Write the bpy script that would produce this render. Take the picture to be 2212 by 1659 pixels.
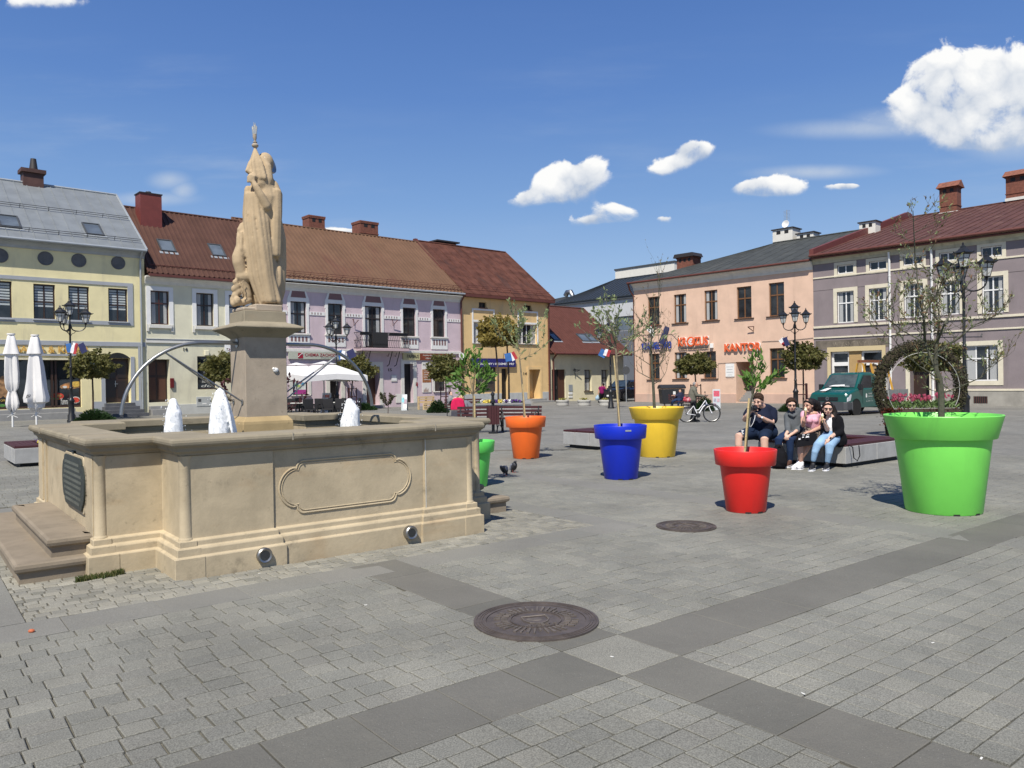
import bpy, bmesh, math, random
from mathutils import Vector, Matrix, noise
R = math.radians
scene = bpy.context.scene
for o in list(bpy.data.objects): bpy.data.objects.remove(o)
COL = scene.collection
FPX = 1675.0
EYE = 1.62
PITCH, ROLL = -0.00448, R(0.9)
_F = Vector((0, math.cos(PITCH), math.sin(PITCH)))
_U = Vector((0, -math.sin(PITCH), math.cos(PITCH)))
_X = Vector((1, 0, 0))
RV = _X * math.cos(ROLL) - _U * math.sin(ROLL)
UV = _U * math.cos(ROLL) + _X * math.sin(ROLL)
CAM = Vector((0, 0, EYE))
cd = bpy.data.cameras.new('camera')
cam = bpy.data.objects.new('camera', cd)
COL.objects.link(cam)
m = Matrix((RV, UV, -_F)).transposed().to_4x4()
m.translation = CAM
cam.matrix_world = m
cd.sensor_width = 36
cd.lens = 36 * FPX / 2212
cd.clip_end = 2000
cd.clip_start = 0.05
scene.camera = cam
SUN_EL, SUN_AZ = R(53), R(195)          # azimuth clockwise from +Y
sd = Vector((math.sin(SUN_AZ) * math.cos(SUN_EL), math.cos(SUN_AZ) * math.cos(SUN_EL), math.sin(SUN_EL)))
sl = bpy.data.lights.new('sun', 'SUN')
sl.energy = 5.0
sl.angle = R(0.53)
sl.color = (1.0, 0.94, 0.84)
sun = bpy.data.objects.new('sun', sl)
COL.objects.link(sun)
sun.rotation_mode = 'QUATERNION'
sun.rotation_quaternion = sd.to_track_quat('Z', 'Y')
scene.view_settings.view_transform = 'Standard'
scene.view_settings.look = 'None'
scene.view_settings.exposure = 0.25
scene.view_settings.gamma = 1.0
scene.render.engine = 'CYCLES'
scene.cycles.max_bounces = 6
scene.cycles.transparent_max_bounces = 12
def ray(px, py):
 return _F + RV * ((px - 1106) / FPX) - UV * ((py - 829.5) / FPX)
world = bpy.data.worlds.new('World')
scene.world = world
world.use_nodes = True
nt = world.node_tree
nt.nodes.clear()
class NG:
 """tiny node helper: every call returns an output socket"""
 def __init__(s, nt): s.nt = nt
 def n(s, kind, props=None, ins=None, out=0):
  nd = s.nt.nodes.new(kind)
  for k, v in (props or {}).items(): setattr(nd, k, v)
  for k, v in (ins or {}).items():
   i = nd.inputs[k]
   if isinstance(v, bpy.types.NodeSocket): s.nt.links.new(v, i)
   else:
    if i.type == 'VECTOR' and isinstance(v, tuple) and len(v) == 4: v = v[:3]
    i.default_value = v
  return nd.outputs[out] if len(nd.outputs) else None
 def m(s, op, a, b=0.0, c=0.0, clamp=False):
  return s.n('ShaderNodeMath', {'operation': op, 'use_clamp': clamp}, {0: a, 1: b, 2: c})
 def vm(s, op, a, b=(0, 0, 0)):
  return s.n('ShaderNodeVectorMath', {'operation': op}, {0: a, 1: b}, 1 if op in ('LENGTH', 'DOT_PRODUCT', 'DISTANCE') else 0)
 def mix(s, f, a, b):
  return s.n('ShaderNodeMix', {'data_type': 'RGBA'}, {0: f, 6: a, 7: b}, 2)
 def fmix(s, f, a, b):
  return s.n('ShaderNodeMix', {'data_type': 'FLOAT'}, {0: f, 2: a, 3: b}, 0)
 def ramp(s, f, a, b, c=0.0, d=1.0, smooth=True):
  return s.n('ShaderNodeMapRange', {'interpolation_type': 'SMOOTHSTEP' if smooth else 'LINEAR'}, {0: f, 1: a, 2: b, 3: c, 4: d})
 def noise(s, vec, scale, detail=4, rough=0.55, out=0, dist=0.0):
  i = {'Scale': scale, 'Detail': detail, 'Roughness': rough, 'Distortion': dist}
  if vec is not None: i['Vector'] = vec
  return s.n('ShaderNodeTexNoise', {}, i, out)
g = NG(nt)
tc = g.n('ShaderNodeTexCoord', out=0)
sep = nt.nodes.new('ShaderNodeSeparateXYZ'); nt.links.new(tc, sep.inputs[0])
ymax = g.m('MAXIMUM', sep.outputs[1], 0.05)
CX = g.m('DIVIDE', sep.outputs[0], ymax)
CZ = g.m('DIVIDE', sep.outputs[2], ymax)
front = g.ramp(sep.outputs[1], 0.05, 0.25)
P2 = g.n('ShaderNodeCombineXYZ', ins={0: CX, 1: CZ, 2: 0.0})
n1 = g.noise(P2, 17.0, 9, 0.62, dist=0.3)
n2 = g.noise(P2, 5.0, 3, 0.5)
warp = g.vm('ADD', P2, g.vm('MULTIPLY', g.vm('SUBTRACT', g.noise(P2, 30.0, 3, 0.6, out=1), (0.5, 0.5, 0.5)), (0.022, 0.022, 0)))
pv_ = g.n('ShaderNodeTexVoronoi', {'feature': 'F1'}, {'Vector': warp, 'Scale': 36.0}, 0)
pf = g.m('SUBTRACT', 0.45, g.m('MULTIPLY', pv_, pv_))
n1d = g.noise(g.vm('ADD', P2, (0.010, 0.016, 0)), 14.0, 4, 0.58, dist=0.25)
def cpx(px, py):
 d = ray(px, py); return d.x / d.y, d.z / d.y
CLOUDS = [
 ((1995, 160, 40, 36), (2050, 150, 60, 46), (2135, 150, 60, 52), (2205, 165, 60, 60), (2060, 205, 105, 50), (2170, 220, 110, 55), (1960, 225, 55, 32), (2060, 262, 130, 40), (2190, 290, 130, 34), (2110, 308, 70, 18)),
 ((1218, 374, 34, 34), (1278, 370, 34, 36), (1180, 398, 40, 32), (1246, 398, 56, 28), (1138, 432, 36, 18), (1200, 420, 50, 20)),
 ((1318, 456, 40, 22), (1352, 466, 42, 20), (1278, 478, 38, 12)),
 ((1495, 325, 32, 22), (1518, 324, 30, 20), (1465, 352, 36, 16), (1430, 368, 28, 12)),
 ((1660, 402, 62, 24), (1700, 405, 50, 20), (1625, 408, 40, 16)),
 ((1810, 404, 34, 9), (1840, 402, 22, 6)), ((1432, 474, 20, 9), (95, 6, 110, 18)), ((745, 500, 50, 8), (700, 503, 40, 6))]
wsum = None; hsum = None
for cl in CLOUDS:
 for (bx, by, rx, ry) in cl:
  cx, cz = cpx(bx, by)
  q = g.vm('DIVIDE', g.vm('SUBTRACT', P2, (cx, cz, 0)), (rx * 1.0 / FPX, ry * 1.0 / FPX, 1))
  w = g.m('EXPONENT', g.m('MULTIPLY', g.vm('DOT_PRODUCT', q, q), -1.0))
  h = g.m('MULTIPLY', g.n('ShaderNodeSeparateXYZ', ins={0: q}, out=1), w)
  wsum = w if wsum is None else g.m('ADD', wsum, w)
  hsum = h if hsum is None else g.m('ADD', hsum, h)
hsel = g.m('DIVIDE', hsum, g.m('MAXIMUM', wsum, 0.02))
edge = g.m('ADD', g.m('ADD', g.m('MINIMUM', wsum, 1.0), g.m('MULTIPLY', g.m('SUBTRACT', n1, 0.5), 2.3)), g.m('MULTIPLY', pf, 0.30))
soft = g.ramp(hsel, -0.8, 0.5, 0.95, 0.30)
alpha = g.m('MULTIPLY', g.ramp(g.m('DIVIDE', g.m('ADD', edge, -0.42), soft), 0, 1), front, clamp=True)
alpha = g.m('MULTIPLY', alpha, g.ramp(wsum, 0.02, 0.12))
lit = g.m('MULTIPLY', g.m('SUBTRACT', n1, n1d), 1.3)
sh = g.m('ADD', g.m('ADD', g.m('ADD', g.m('MULTIPLY', hsel, 0.72), 0.72), g.m('MULTIPLY', g.m('SUBTRACT', pf, 0.3), 0.7)), lit, clamp=True)
ccol = g.mix(sh, (0.47, 0.55, 0.68, 1), (1.0, 1.0, 0.99, 1))
P3 = g.vm('MULTIPLY', P2, (1.6, 9.0, 1))
st = g.noise(P3, 2.2, 5, 0.6)
st2 = g.noise(P2, 2.0, 2, 0.5)
lowband = g.ramp(CZ, 0.52, 0.16)
streak = g.m('MULTIPLY', g.m('MULTIPLY', g.ramp(st, 0.46, 0.80), g.ramp(st2, 0.38, 0.7)), g.m('MULTIPLY', lowband, 0.75))
bt = None
for (bx, by, rx, ry) in ((1860, 278, 260, 30), (1970, 265, 200, 45), (1760, 372, 190, 22), (2180, 300, 160, 70), (365, 390, 60, 28), (330, 430, 130, 22), (395, 412, 40, 30)):
 cx, cz = cpx(bx, by)
 q = g.vm('DIVIDE', g.vm('SUBTRACT', P2, (cx, cz, 0)), (rx / FPX, ry / FPX, 1))
 v = g.ramp(g.m('SUBTRACT', 1.0, g.vm('LENGTH', q)), 0.0, 1.0)
 bt = v if bt is None else g.m('MAXIMUM', bt, v)
veil = g.m('MULTIPLY', bt, g.m('ADD', 0.25, g.m('MULTIPLY', n1, 1.3)), clamp=True)
streak = g.m('MULTIPLY', g.m('MAXIMUM', streak, veil), front, clamp=True)
sky = g.n('ShaderNodeTexSky', {'sky_type': 'NISHITA', 'sun_disc': False, 'sun_elevation': SUN_EL, 'sun_rotation': SUN_AZ,
       'altitude': 350, 'air_density': 1.0, 'dust_density': 0.3, 'ozone_density': 1.5})
cr = nt.nodes.new('ShaderNodeValToRGB'); nt.links.new(sep.outputs[2], cr.inputs[0]); el = cr.color_ramp.elements
for i, (p_, c_) in enumerate([(0.0, (0.50, 0.65, 0.86)), (0.12, (0.36, 0.545, 0.84)), (0.22, (0.215, 0.40, 0.76)), (0.34, (0.120, 0.27, 0.66)), (0.46, (0.080, 0.20, 0.56)), (1.0, (0.045, 0.115, 0.36))]):
 e = el[0] if i == 0 else (el[-1] if i == 5 else el.new(p_)); e.position = p_; e.color = (*c_, 1)
sky = g.mix(0.8, sky, g.n('ShaderNodeVectorMath', {'operation': 'SCALE'}, {0: cr.outputs[0], 'Scale': 1 / 0.115}))
SKYS = 0.115
sky = g.n('ShaderNodeVectorMath', {'operation': 'SCALE'}, {0: sky, 'Scale': 0.78})
bgs = g.n('ShaderNodeBackground', ins={'Color': sky, 'Strength': SKYS})
bgc = g.n('ShaderNodeBackground', ins={'Color': ccol, 'Strength': 0.83})
bgv = g.n('ShaderNodeBackground', ins={'Color': (0.72, 0.80, 0.90, 1), 'Strength': 0.72})
s1 = g.n('ShaderNodeMixShader', ins={0: g.m('MULTIPLY', streak, 0.6), 1: bgs, 2: bgv})
s2 = g.n('ShaderNodeMixShader', ins={0: alpha, 1: s1, 2: bgc})
g.n('ShaderNodeOutputWorld', ins={0: s2})
KS = 0.006                                  # the square falls gently away
A0 = R(51.5)
UD = Vector((math.sin(A0), math.cos(A0), 0))       # paving direction u
VD = Vector((-math.cos(A0), math.sin(A0), 0))      # paving direction v
def gz(x, y): return -KS * (x * UD.x + y * UD.y)
def G(px, py, h=0.0):
 d = ray(px, py)
 t = (h - EYE) / (d.z + KS * (d.x * UD.x + d.y * UD.y))
 return CAM + d * t
def PD(px, py, D):
 d = ray(px, py); return CAM + d * (D / d.y)
P0 = G(396.5, 1247)
def UVW(u, v, h=0.0):
 q = P0 + UD * u + VD * v
 return Vector((q.x, q.y, gz(q.x, q.y) + h))
ROT_U = math.atan2(UD.y, UD.x)
class Plane:
 """vertical plane through o with horizontal direction t; local x along t, y into it, z up from gz(o)"""
 def __init__(s, o, t):
  s.t = Vector((t.x, t.y, 0)).normalized()
  s.o = Vector((o.x, o.y, gz(o.x, o.y)))
  s.i = Vector((-s.t.y, s.t.x, 0))
  s.rot = math.atan2(s.t.y, s.t.x)
 def at(s, px, py, y=0.0):
  d = ray(px, py)
  k = ((s.o - CAM).dot(s.i) + y) / d.dot(s.i)
  q = CAM + d * k - s.o
  return q.dot(s.t), q.z
 def side(s, px, py, x):
  """hit the plane perpendicular to t at local x -> (y, z)"""
  d = ray(px, py)
  k = ((s.o - CAM).dot(s.t) + x) / d.dot(s.t)
  q = CAM + d * k - s.o
  return q.dot(s.i), q.z
 def rect(s, x0, y0, x1, y1, off=0.0):
  """pixel box -> x0,x1,z0,z1"""
  xm, ym = (x0 + x1) / 2, (y0 + y1) / 2
  return s.at(x0, ym, off)[0], s.at(x1, ym, off)[0], s.at(xm, y1, off)[1], s.at(xm, y0, off)[1]
def tag(o, label=None, cat=None, group=None, kind=None):
 if label: o['label'] = label
 if cat: o['category'] = cat
 if group: o['group'] = group
 if kind: o['kind'] = kind
 return o
def empty(name, loc=(0, 0, 0), rz=0.0, label=None, cat=None, group=None):
 o = bpy.data.objects.new(name, None)
 o.empty_display_size = 0.1
 COL.objects.link(o); o.location = loc; o.rotation_euler = (0, 0, rz)
 return tag(o, label, cat, group)
KIDS = {}
def link(name, me, parent=None, loc=None, rot=None):
 o = bpy.data.objects.new(name, me)
 COL.objects.link(o)
 if parent is not None:
  o.parent = parent; KIDS.setdefault(parent.name, []).append(o)
 if loc is not None: o.location = loc
 if rot is not None: o.rotation_euler = rot
 return o
def dup(root, loc=None, rz=None, scale=None, label=None, group=None, parent=None):
 c = root.copy(); COL.objects.link(c)
 if parent is not None: c.parent = parent; KIDS.setdefault(parent.name, []).append(c)
 if loc is not None: c.location = loc
 if rz is not None: c.rotation_euler = (0, 0, rz)
 if scale is not None: c.scale = (scale,) * 3 if isinstance(scale, (int, float)) else scale
 if label: c['label'] = label
 if group: c['group'] = group
 for ch in KIDS.get(root.name, []): dup(ch, parent=c)
 return c
class MB:
 def __init__(s): s.v = []; s.f = []; s.mi = []; s.sm = []; s.M = None; s.k = 0
 def P(s, p):
  p = Vector(p)
  return s.M @ p if s.M is not None else p
 def add(s, vs, fs, smooth=False):
  b = len(s.v); s.v += [s.P(p) for p in vs]
  for f in fs: s.f.append(tuple(b + i for i in f)); s.mi.append(s.k); s.sm.append(smooth)
  return s
 def box(s, x0, x1, y0, y1, z0, z1):
  if x0 > x1: x0, x1 = x1, x0
  if y0 > y1: y0, y1 = y1, y0
  if z0 > z1: z0, z1 = z1, z0
  return s.add([(x0, y0, z0), (x1, y0, z0), (x1, y1, z0), (x0, y1, z0), (x0, y0, z1), (x1, y0, z1), (x1, y1, z1), (x0, y1, z1)],
     [(0, 3, 2, 1), (4, 5, 6, 7), (0, 1, 5, 4), (1, 2, 6, 5), (2, 3, 7, 6), (3, 0, 4, 7)])
 def quad(s, a, b, c, d): return s.add([a, b, c, d], [(0, 1, 2, 3)])
 def prism(s, pts, a, b, axis='y', smooth=False):
  """polygon pts (2d) extruded from a to b along axis. axis y: pts=(x,z); x: pts=(y,z); z: pts=(x,y)"""
  f = {'y': lambda p, t: (p[0], t, p[1]), 'x': lambda p, t: (t, p[0], p[1]), 'z': lambda p, t: (p[0], p[1], t)}[axis]
  n = len(pts)
  vs = [f(p, a) for p in pts] + [f(p, b) for p in pts]
  ar = sum(pts[i][0] * pts[(i + 1) % n][1] - pts[(i + 1) % n][0] * pts[i][1] for i in range(n))
  flip = (ar > 0) ^ (b > a) ^ (axis == 'y')
  c0, c1 = tuple(range(n)), tuple(range(2 * n - 1, n - 1, -1))
  fs = [c0, c1] + [(i, i + n, (i + 1) % n + n, (i + 1) % n) for i in range(n)]
  if flip: fs = fs
  else: fs = [tuple(reversed(x)) for x in fs]
  s.add(vs, fs[:2]); b0 = len(s.v) - 2 * n
  for q in fs[2:]: s.f.append(tuple(b0 + i for i in q)); s.mi.append(s.k); s.sm.append(smooth)
  return s
 def tube(s, path, r, n=8, cap=True, smooth=True):
  path = [Vector(p) for p in path]
  rs = r if isinstance(r, (list, tuple)) else [r] * len(path)
  rings = []; up = None
  for i, p in enumerate(path):
   d = (path[min(i + 1, len(path) - 1)] - path[max(i - 1, 0)])
   if d.length < 1e-9: d = Vector((0, 0, 1))
   d.normalize()
   if up is None:
    up = Vector((0, 0, 1)) if abs(d.z) < 0.9 else Vector((1, 0, 0))
   a = d.cross(up)
   if a.length < 1e-6: a = d.cross(Vector((0, 1, 0)))
   a.normalize(); b = a.cross(d); up = b
   rings.append([p + (a * math.cos(2 * math.pi * k / n) + b * math.sin(2 * math.pi * k / n)) * rs[i] for k in range(n)])
  vs = [q for rg in rings for q in rg]
  fs = [(i * n + k, i * n + (k + 1) % n, (i + 1) * n + (k + 1) % n, (i + 1) * n + k) for i in range(len(path) - 1) for k in range(n)]
  s.add(vs, fs, smooth)
  if cap:
   s.add(rings[0], [tuple(reversed(range(n)))]); s.add(rings[-1], [tuple(range(n))])
  return s
 def cyl(s, a, b, r0, r1=None, n=12, smooth=True): return s.tube([a, b], [r0, r0 if r1 is None else r1], n, True, smooth)
 def lathe(s, prof, c=(0, 0, 0), n=24, smooth=True, ax=None):
  """prof list of (r,z)"""
  vs = []; fs = []
  c = Vector(c)
  for r, z in prof:
   for k in range(n):
    t = 2 * math.pi * k / n
    vs.append(c + Vector((r * math.cos(t), r * math.sin(t), z)))
  for i in range(len(prof) - 1):
   for k in range(n):
    fs.append((i * n + k, i * n + (k + 1) % n, (i + 1) * n + (k + 1) % n, (i + 1) * n + k))
  s.add(vs, fs, smooth)
  return s
 def ball(s, c, r, n=10, m=7, sc=(1, 1, 1)):
  prof = []
  vs = []; fs = []
  c = Vector(c)
  for j in range(m + 1):
   ph = math.pi * j / m - math.pi / 2
   for k in range(n):
    t = 2 * math.pi * k / n
    vs.append(c + Vector((r * sc[0] * math.cos(ph) * math.cos(t), r * sc[1] * math.cos(ph) * math.sin(t), r * sc[2] * math.sin(ph))))
  for j in range(m):
   for k in range(n): fs.append((j * n + k, j * n + (k + 1) % n, (j + 1) * n + (k + 1) % n, (j + 1) * n + k))
  return s.add(vs, fs, True)
 def mesh(s, name, mats, bevel=0.0, seg=1):
  me = bpy.data.meshes.new(name)
  me.from_pydata([tuple(v) for v in s.v], [], s.f)
  mats = mats if isinstance(mats, (list, tuple)) else [mats]
  for mt in mats: me.materials.append(mt)
  me.polygons.foreach_set('material_index', s.mi)
  me.polygons.foreach_set('use_smooth', s.sm)
  if bevel > 0:
   bm = bmesh.new(); bm.from_mesh(me)
   bmesh.ops.remove_doubles(bm, verts=bm.verts, dist=1e-5)
   ed = [e for e in bm.edges if len(e.link_faces) == 2 and e.calc_face_angle(0) > R(35)]
   bmesh.ops.bevel(bm, geom=ed, offset=bevel, segments=seg, profile=0.5, affect='EDGES', clamp_overlap=True)
   bm.to_mesh(me); bm.free()
  elif any(s.sm):
   bm = bmesh.new(); bm.from_mesh(me)
   for e in bm.edges:
    if len(e.link_faces) == 2 and e.calc_face_angle(0) > R(38): e.smooth = False
   bm.to_mesh(me); bm.free()
  me.update()
  return me
 def build(s, name, mats, parent=None, bevel=0.0, loc=None, rot=None, seg=1):
  return link(name, s.mesh(name, mats, bevel, seg), parent, loc, rot)
def sweep_poly(mb, poly, prof, closed=True):
 """axis aligned polygon (ccw) swept with profile [(offset outward, z)]"""
 n = len(poly); rings = []
 for off, z in prof:
  rg = []
  for i in range(n):
   p, q, r_ = Vector(poly[i - 1]), Vector(poly[i]), Vector(poly[(i + 1) % n])
   e1 = (q - p).normalized(); e2 = (r_ - q).normalized()
   n1_ = Vector((e1.y, -e1.x)); n2_ = Vector((e2.y, -e2.x))
   o = q + (n1_ + n2_) * off if abs(e1.dot(e2)) < 0.5 else q + n1_ * off
   rg.append((o.x, o.y, z))
  rings.append(rg)
 vs = [p for rg in rings for p in rg]
 fs = [(i * n + k, i * n + (k + 1) % n, (i + 1) * n + (k + 1) % n, (i + 1) * n + k) for i in range(len(prof) - 1) for k in range(n)]
 mb.add(vs, fs)
 return rings
def text_mesh(txt, size, depth=0.01, bold=0.0, shear=0.0, spacing=1.0, align='LEFT'):
 cu = bpy.data.curves.new('t', 'FONT'); cu.body = txt; cu.size = size; cu.extrude = depth / 2; cu.offset = bold; cu.shear = shear
 cu.space_character = spacing; cu.align_x = align; cu.resolution_u = 3
 ob = bpy.data.objects.new('t', cu); COL.objects.link(ob)
 dg = bpy.context.evaluated_depsgraph_get()
 me = bpy.data.meshes.new_from_object(ob.evaluated_get(dg))
 bpy.data.objects.remove(ob); bpy.data.curves.remove(cu)
 return me
def text_on(name, txt, mat, parent, x0, x1, z0, z1, y, depth=0.01, bold=0.0, shear=0.0, label=None, fit=True):
 """lettering standing in local x-z plane (front towards -y) fitted in the box x0..x1, z0..z1"""
 me = text_mesh(txt, 1.0, 0.0, bold, shear)
 xs = [v.co.x for v in me.vertices]; ys = [v.co.y for v in me.vertices]
 a0, a1, b0, b1 = min(xs), max(xs), min(ys), max(ys)
 sx = (x1 - x0) / max(a1 - a0, 1e-6); sz = (z1 - z0) / max(b1 - b0, 1e-6)
 if not fit: sx = sz
 me2 = text_mesh(txt, 1.0, 1.0, bold, shear)
 for v in me2.vertices:
  c = v.co
  v.co = Vector((x0 + (c.x - a0) * sx, y - c.z * depth, z0 + (c.y - b0) * sz))
 me2.materials.clear(); me2.materials.append(mat)
 return link(name, me2, parent)
def remeshed(mb, voxel=0.012, smooth=6, name='m', mats=(), factor=0.5):
 """union of the closed shapes in mb as one continuous skin"""
 me = mb.mesh(name, list(mats) or [M_NONE])
 ob = bpy.data.objects.new(name, me); COL.objects.link(ob)
 r_ = ob.modifiers.new('r', 'REMESH'); r_.mode = 'VOXEL'; r_.voxel_size = voxel
 if smooth:
  s_ = ob.modifiers.new('s', 'SMOOTH'); s_.factor = factor; s_.iterations = smooth
 dg = bpy.context.evaluated_depsgraph_get()
 out = bpy.data.meshes.new_from_object(ob.evaluated_get(dg))
 bpy.data.objects.remove(ob); bpy.data.meshes.remove(me)
 out.materials.clear()
 for mt in mats: out.materials.append(mt)
 for p in out.polygons: p.use_smooth = True; p.material_index = 0
 return out
def capsule(mb, a, b, ra, rb, n=12, sc=None):
 """tapered capsule, closed"""
 a, b = Vector(a), Vector(b); d = b - a
 L = max(d.length, 1e-6); d.normalize()
 path = [a - d * ra, a - d * ra * 0.7, a, b, b + d * rb * 0.7, b + d * rb]
 mb.tube(path, [ra * 0.05, ra * 0.72, ra, rb, rb * 0.72, rb * 0.05], n)
def chain(mb, pts, rs, n=12):
 """closed tapering tube through the points"""
 pts = [Vector(p) for p in pts]
 d0 = (pts[0] - pts[1]).normalized(); d1 = (pts[-1] - pts[-2]).normalized()
 path = [pts[0] + d0 * rs[0], pts[0] + d0 * rs[0] * .7] + pts + [pts[-1] + d1 * rs[-1] * .7, pts[-1] + d1 * rs[-1]]
 mb.tube(path, [rs[0] * .05, rs[0] * .72] + list(rs) + [rs[-1] * .72, rs[-1] * .05], n)
def mat(name, col, rough=0.7, metal=0.0, var=0.0, vs=3.0, bump=0.0, bs=60.0, spec=0.5, stain=None, stain_amt=0.0, stain_s=1.2, island=0.0,
  trans=0.0, coat=0.0, sss=0.0, emis=None, bdist=0.01, alpha=1.0, island_cols=None, vstretch=None, spk=0.0):
 mt = bpy.data.materials.new(name); mt.use_nodes = True
 n_ = mt.node_tree; n_.nodes.clear(); q = NG(n_)
 c4 = (*col, 1)
 oc = q.n('ShaderNodeTexCoord', out=3)
 colr = c4
 if island_cols:
  rp = q.n('ShaderNodeNewGeometry', out='Random Per Island')
  cr = n_.nodes.new('ShaderNodeValToRGB'); n_.links.new(rp, cr.inputs[0])
  el = cr.color_ramp.elements
  for i, c in enumerate(island_cols):
   p = i / (len(island_cols) - 1)
   e = el[0] if i == 0 else (el[1] if i == len(island_cols) - 1 else el.new(p))
   e.position = p; e.color = (*c, 1)
  cr.color_ramp.elements[-1].position = 1.0
  colr = cr.outputs[0]
 if var:
  vv = oc
  if vstretch: vv = q.vm('MULTIPLY', oc, vstretch)
  nz = q.noise(vv, vs, 5, 0.6)
  f = q.ramp(nz, 0.25, 0.75, 1 - var, 1 + var)
  colr = q.n('ShaderNodeVectorMath', {'operation': 'SCALE'}, {0: colr, 'Scale': f})
 if spk:
  nz = q.noise(oc, 190.0, 2, 0.7)
  colr = q.n('ShaderNodeVectorMath', {'operation': 'SCALE'}, {0: colr, 'Scale': q.ramp(nz, 0.3, 0.7, 1 - spk, 1 + spk)})
 if island:
  rp = q.n('ShaderNodeNewGeometry', out='Random Per Island')
  colr = q.n('ShaderNodeVectorMath', {'operation': 'SCALE'}, {0: colr, 'Scale': q.ramp(rp, 0, 1, 1 - island, 1 + island, False)})
 if stain is not None:
  vv = q.vm('MULTIPLY', oc, (1.3, 1, 0.22))
  nz = q.noise(vv, stain_s, 6, 0.65, dist=0.4)
  colr = q.mix(q.ramp(nz, 0.5, 0.78, 0, stain_amt), colr, (*stain, 1))
 ins = {'Base Color': colr, 'Roughness': rough, 'Metallic': metal, 'Specular IOR Level': spec, 'Transmission Weight': trans,
  'Coat Weight': coat, 'Coat Roughness': 0.08, 'Alpha': alpha}
 if sss: ins['Subsurface Weight'] = sss; ins['Subsurface Radius'] = (0.02, 0.008, 0.004); ins['Subsurface Scale'] = 0.5
 if emis: ins['Emission Color'] = (*emis, 1); ins['Emission Strength'] = 1.0
 if bump:
  nz = q.noise(oc, bs, 4, 0.6)
  ins['Normal'] = q.n('ShaderNodeBump', {}, {'Strength': bump, 'Distance': bdist, 'Height': nz})
 b = q.n('ShaderNodeBsdfPrincipled', {}, ins)
 q.n('ShaderNodeOutputMaterial', {}, {0: b})
 return mt
M_NONE = mat('plain', (0.5, 0.5, 0.5))
def stucco(name, col, stain=(0.30, 0.27, 0.23), amt=0.25, var=0.07, bump=0.35):
 return mat(name, col, 0.9, var=var, vs=1.1, bump=bump, bs=45, spec=0.2, stain=stain, stain_amt=min(1, amt * 1.7), stain_s=0.9, bdist=0.02)
M = {}
M['glass'] = mat('window_glass', (0.022, 0.026, 0.030), 0.04, spec=0.6, var=0.5, vs=1.3)
M['dark'] = mat('dark_interior', (0.012, 0.011, 0.010), 0.6, var=0.4, vs=1.5)
M['white'] = mat('white_paint', (0.74, 0.74, 0.72), 0.6, var=0.04, vs=2)
M['offwhite'] = mat('offwhite_plaster', (0.62, 0.61, 0.56), 0.85, var=0.06, bump=0.2, stain=(0.3, 0.29, 0.26), stain_amt=0.25)
M['black_metal'] = mat('black_metal', (0.014, 0.015, 0.017), 0.42, spec=0.5, var=0.2, bump=0.1, bs=120)
M['steel'] = mat('brushed_steel', (0.34, 0.34, 0.335), 0.42, metal=1.0, var=0.12, vs=8)
M['zinc'] = mat('zinc_sheet', (0.36, 0.39, 0.41), 0.5, metal=0.35, var=0.08)
M['brown_metal'] = mat('brown_gutter', (0.11, 0.035, 0.025), 0.5, var=0.12)
M['frosted'] = mat('frosted_glass', (0.55, 0.56, 0.54), 0.35, spec=0.4)
M['maroon'] = mat('maroon_slats', (0.055, 0.012, 0.014), 0.6, var=0.2, vs=14, vstretch=(1, 8, 8), bump=0.1, bs=30)
M['granite'] = mat('granite_block', (0.34, 0.34, 0.33), 0.8, var=0.10, vs=5, spk=0.34, bump=0.25, bs=110, stain=(0.14, 0.14, 0.13), stain_amt=0.35, stain_s=2.0)
M['soil'] = mat('soil', (0.035, 0.024, 0.016), 1.0, var=0.4, vs=20, bump=0.9, bs=60, bdist=0.03)
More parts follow.
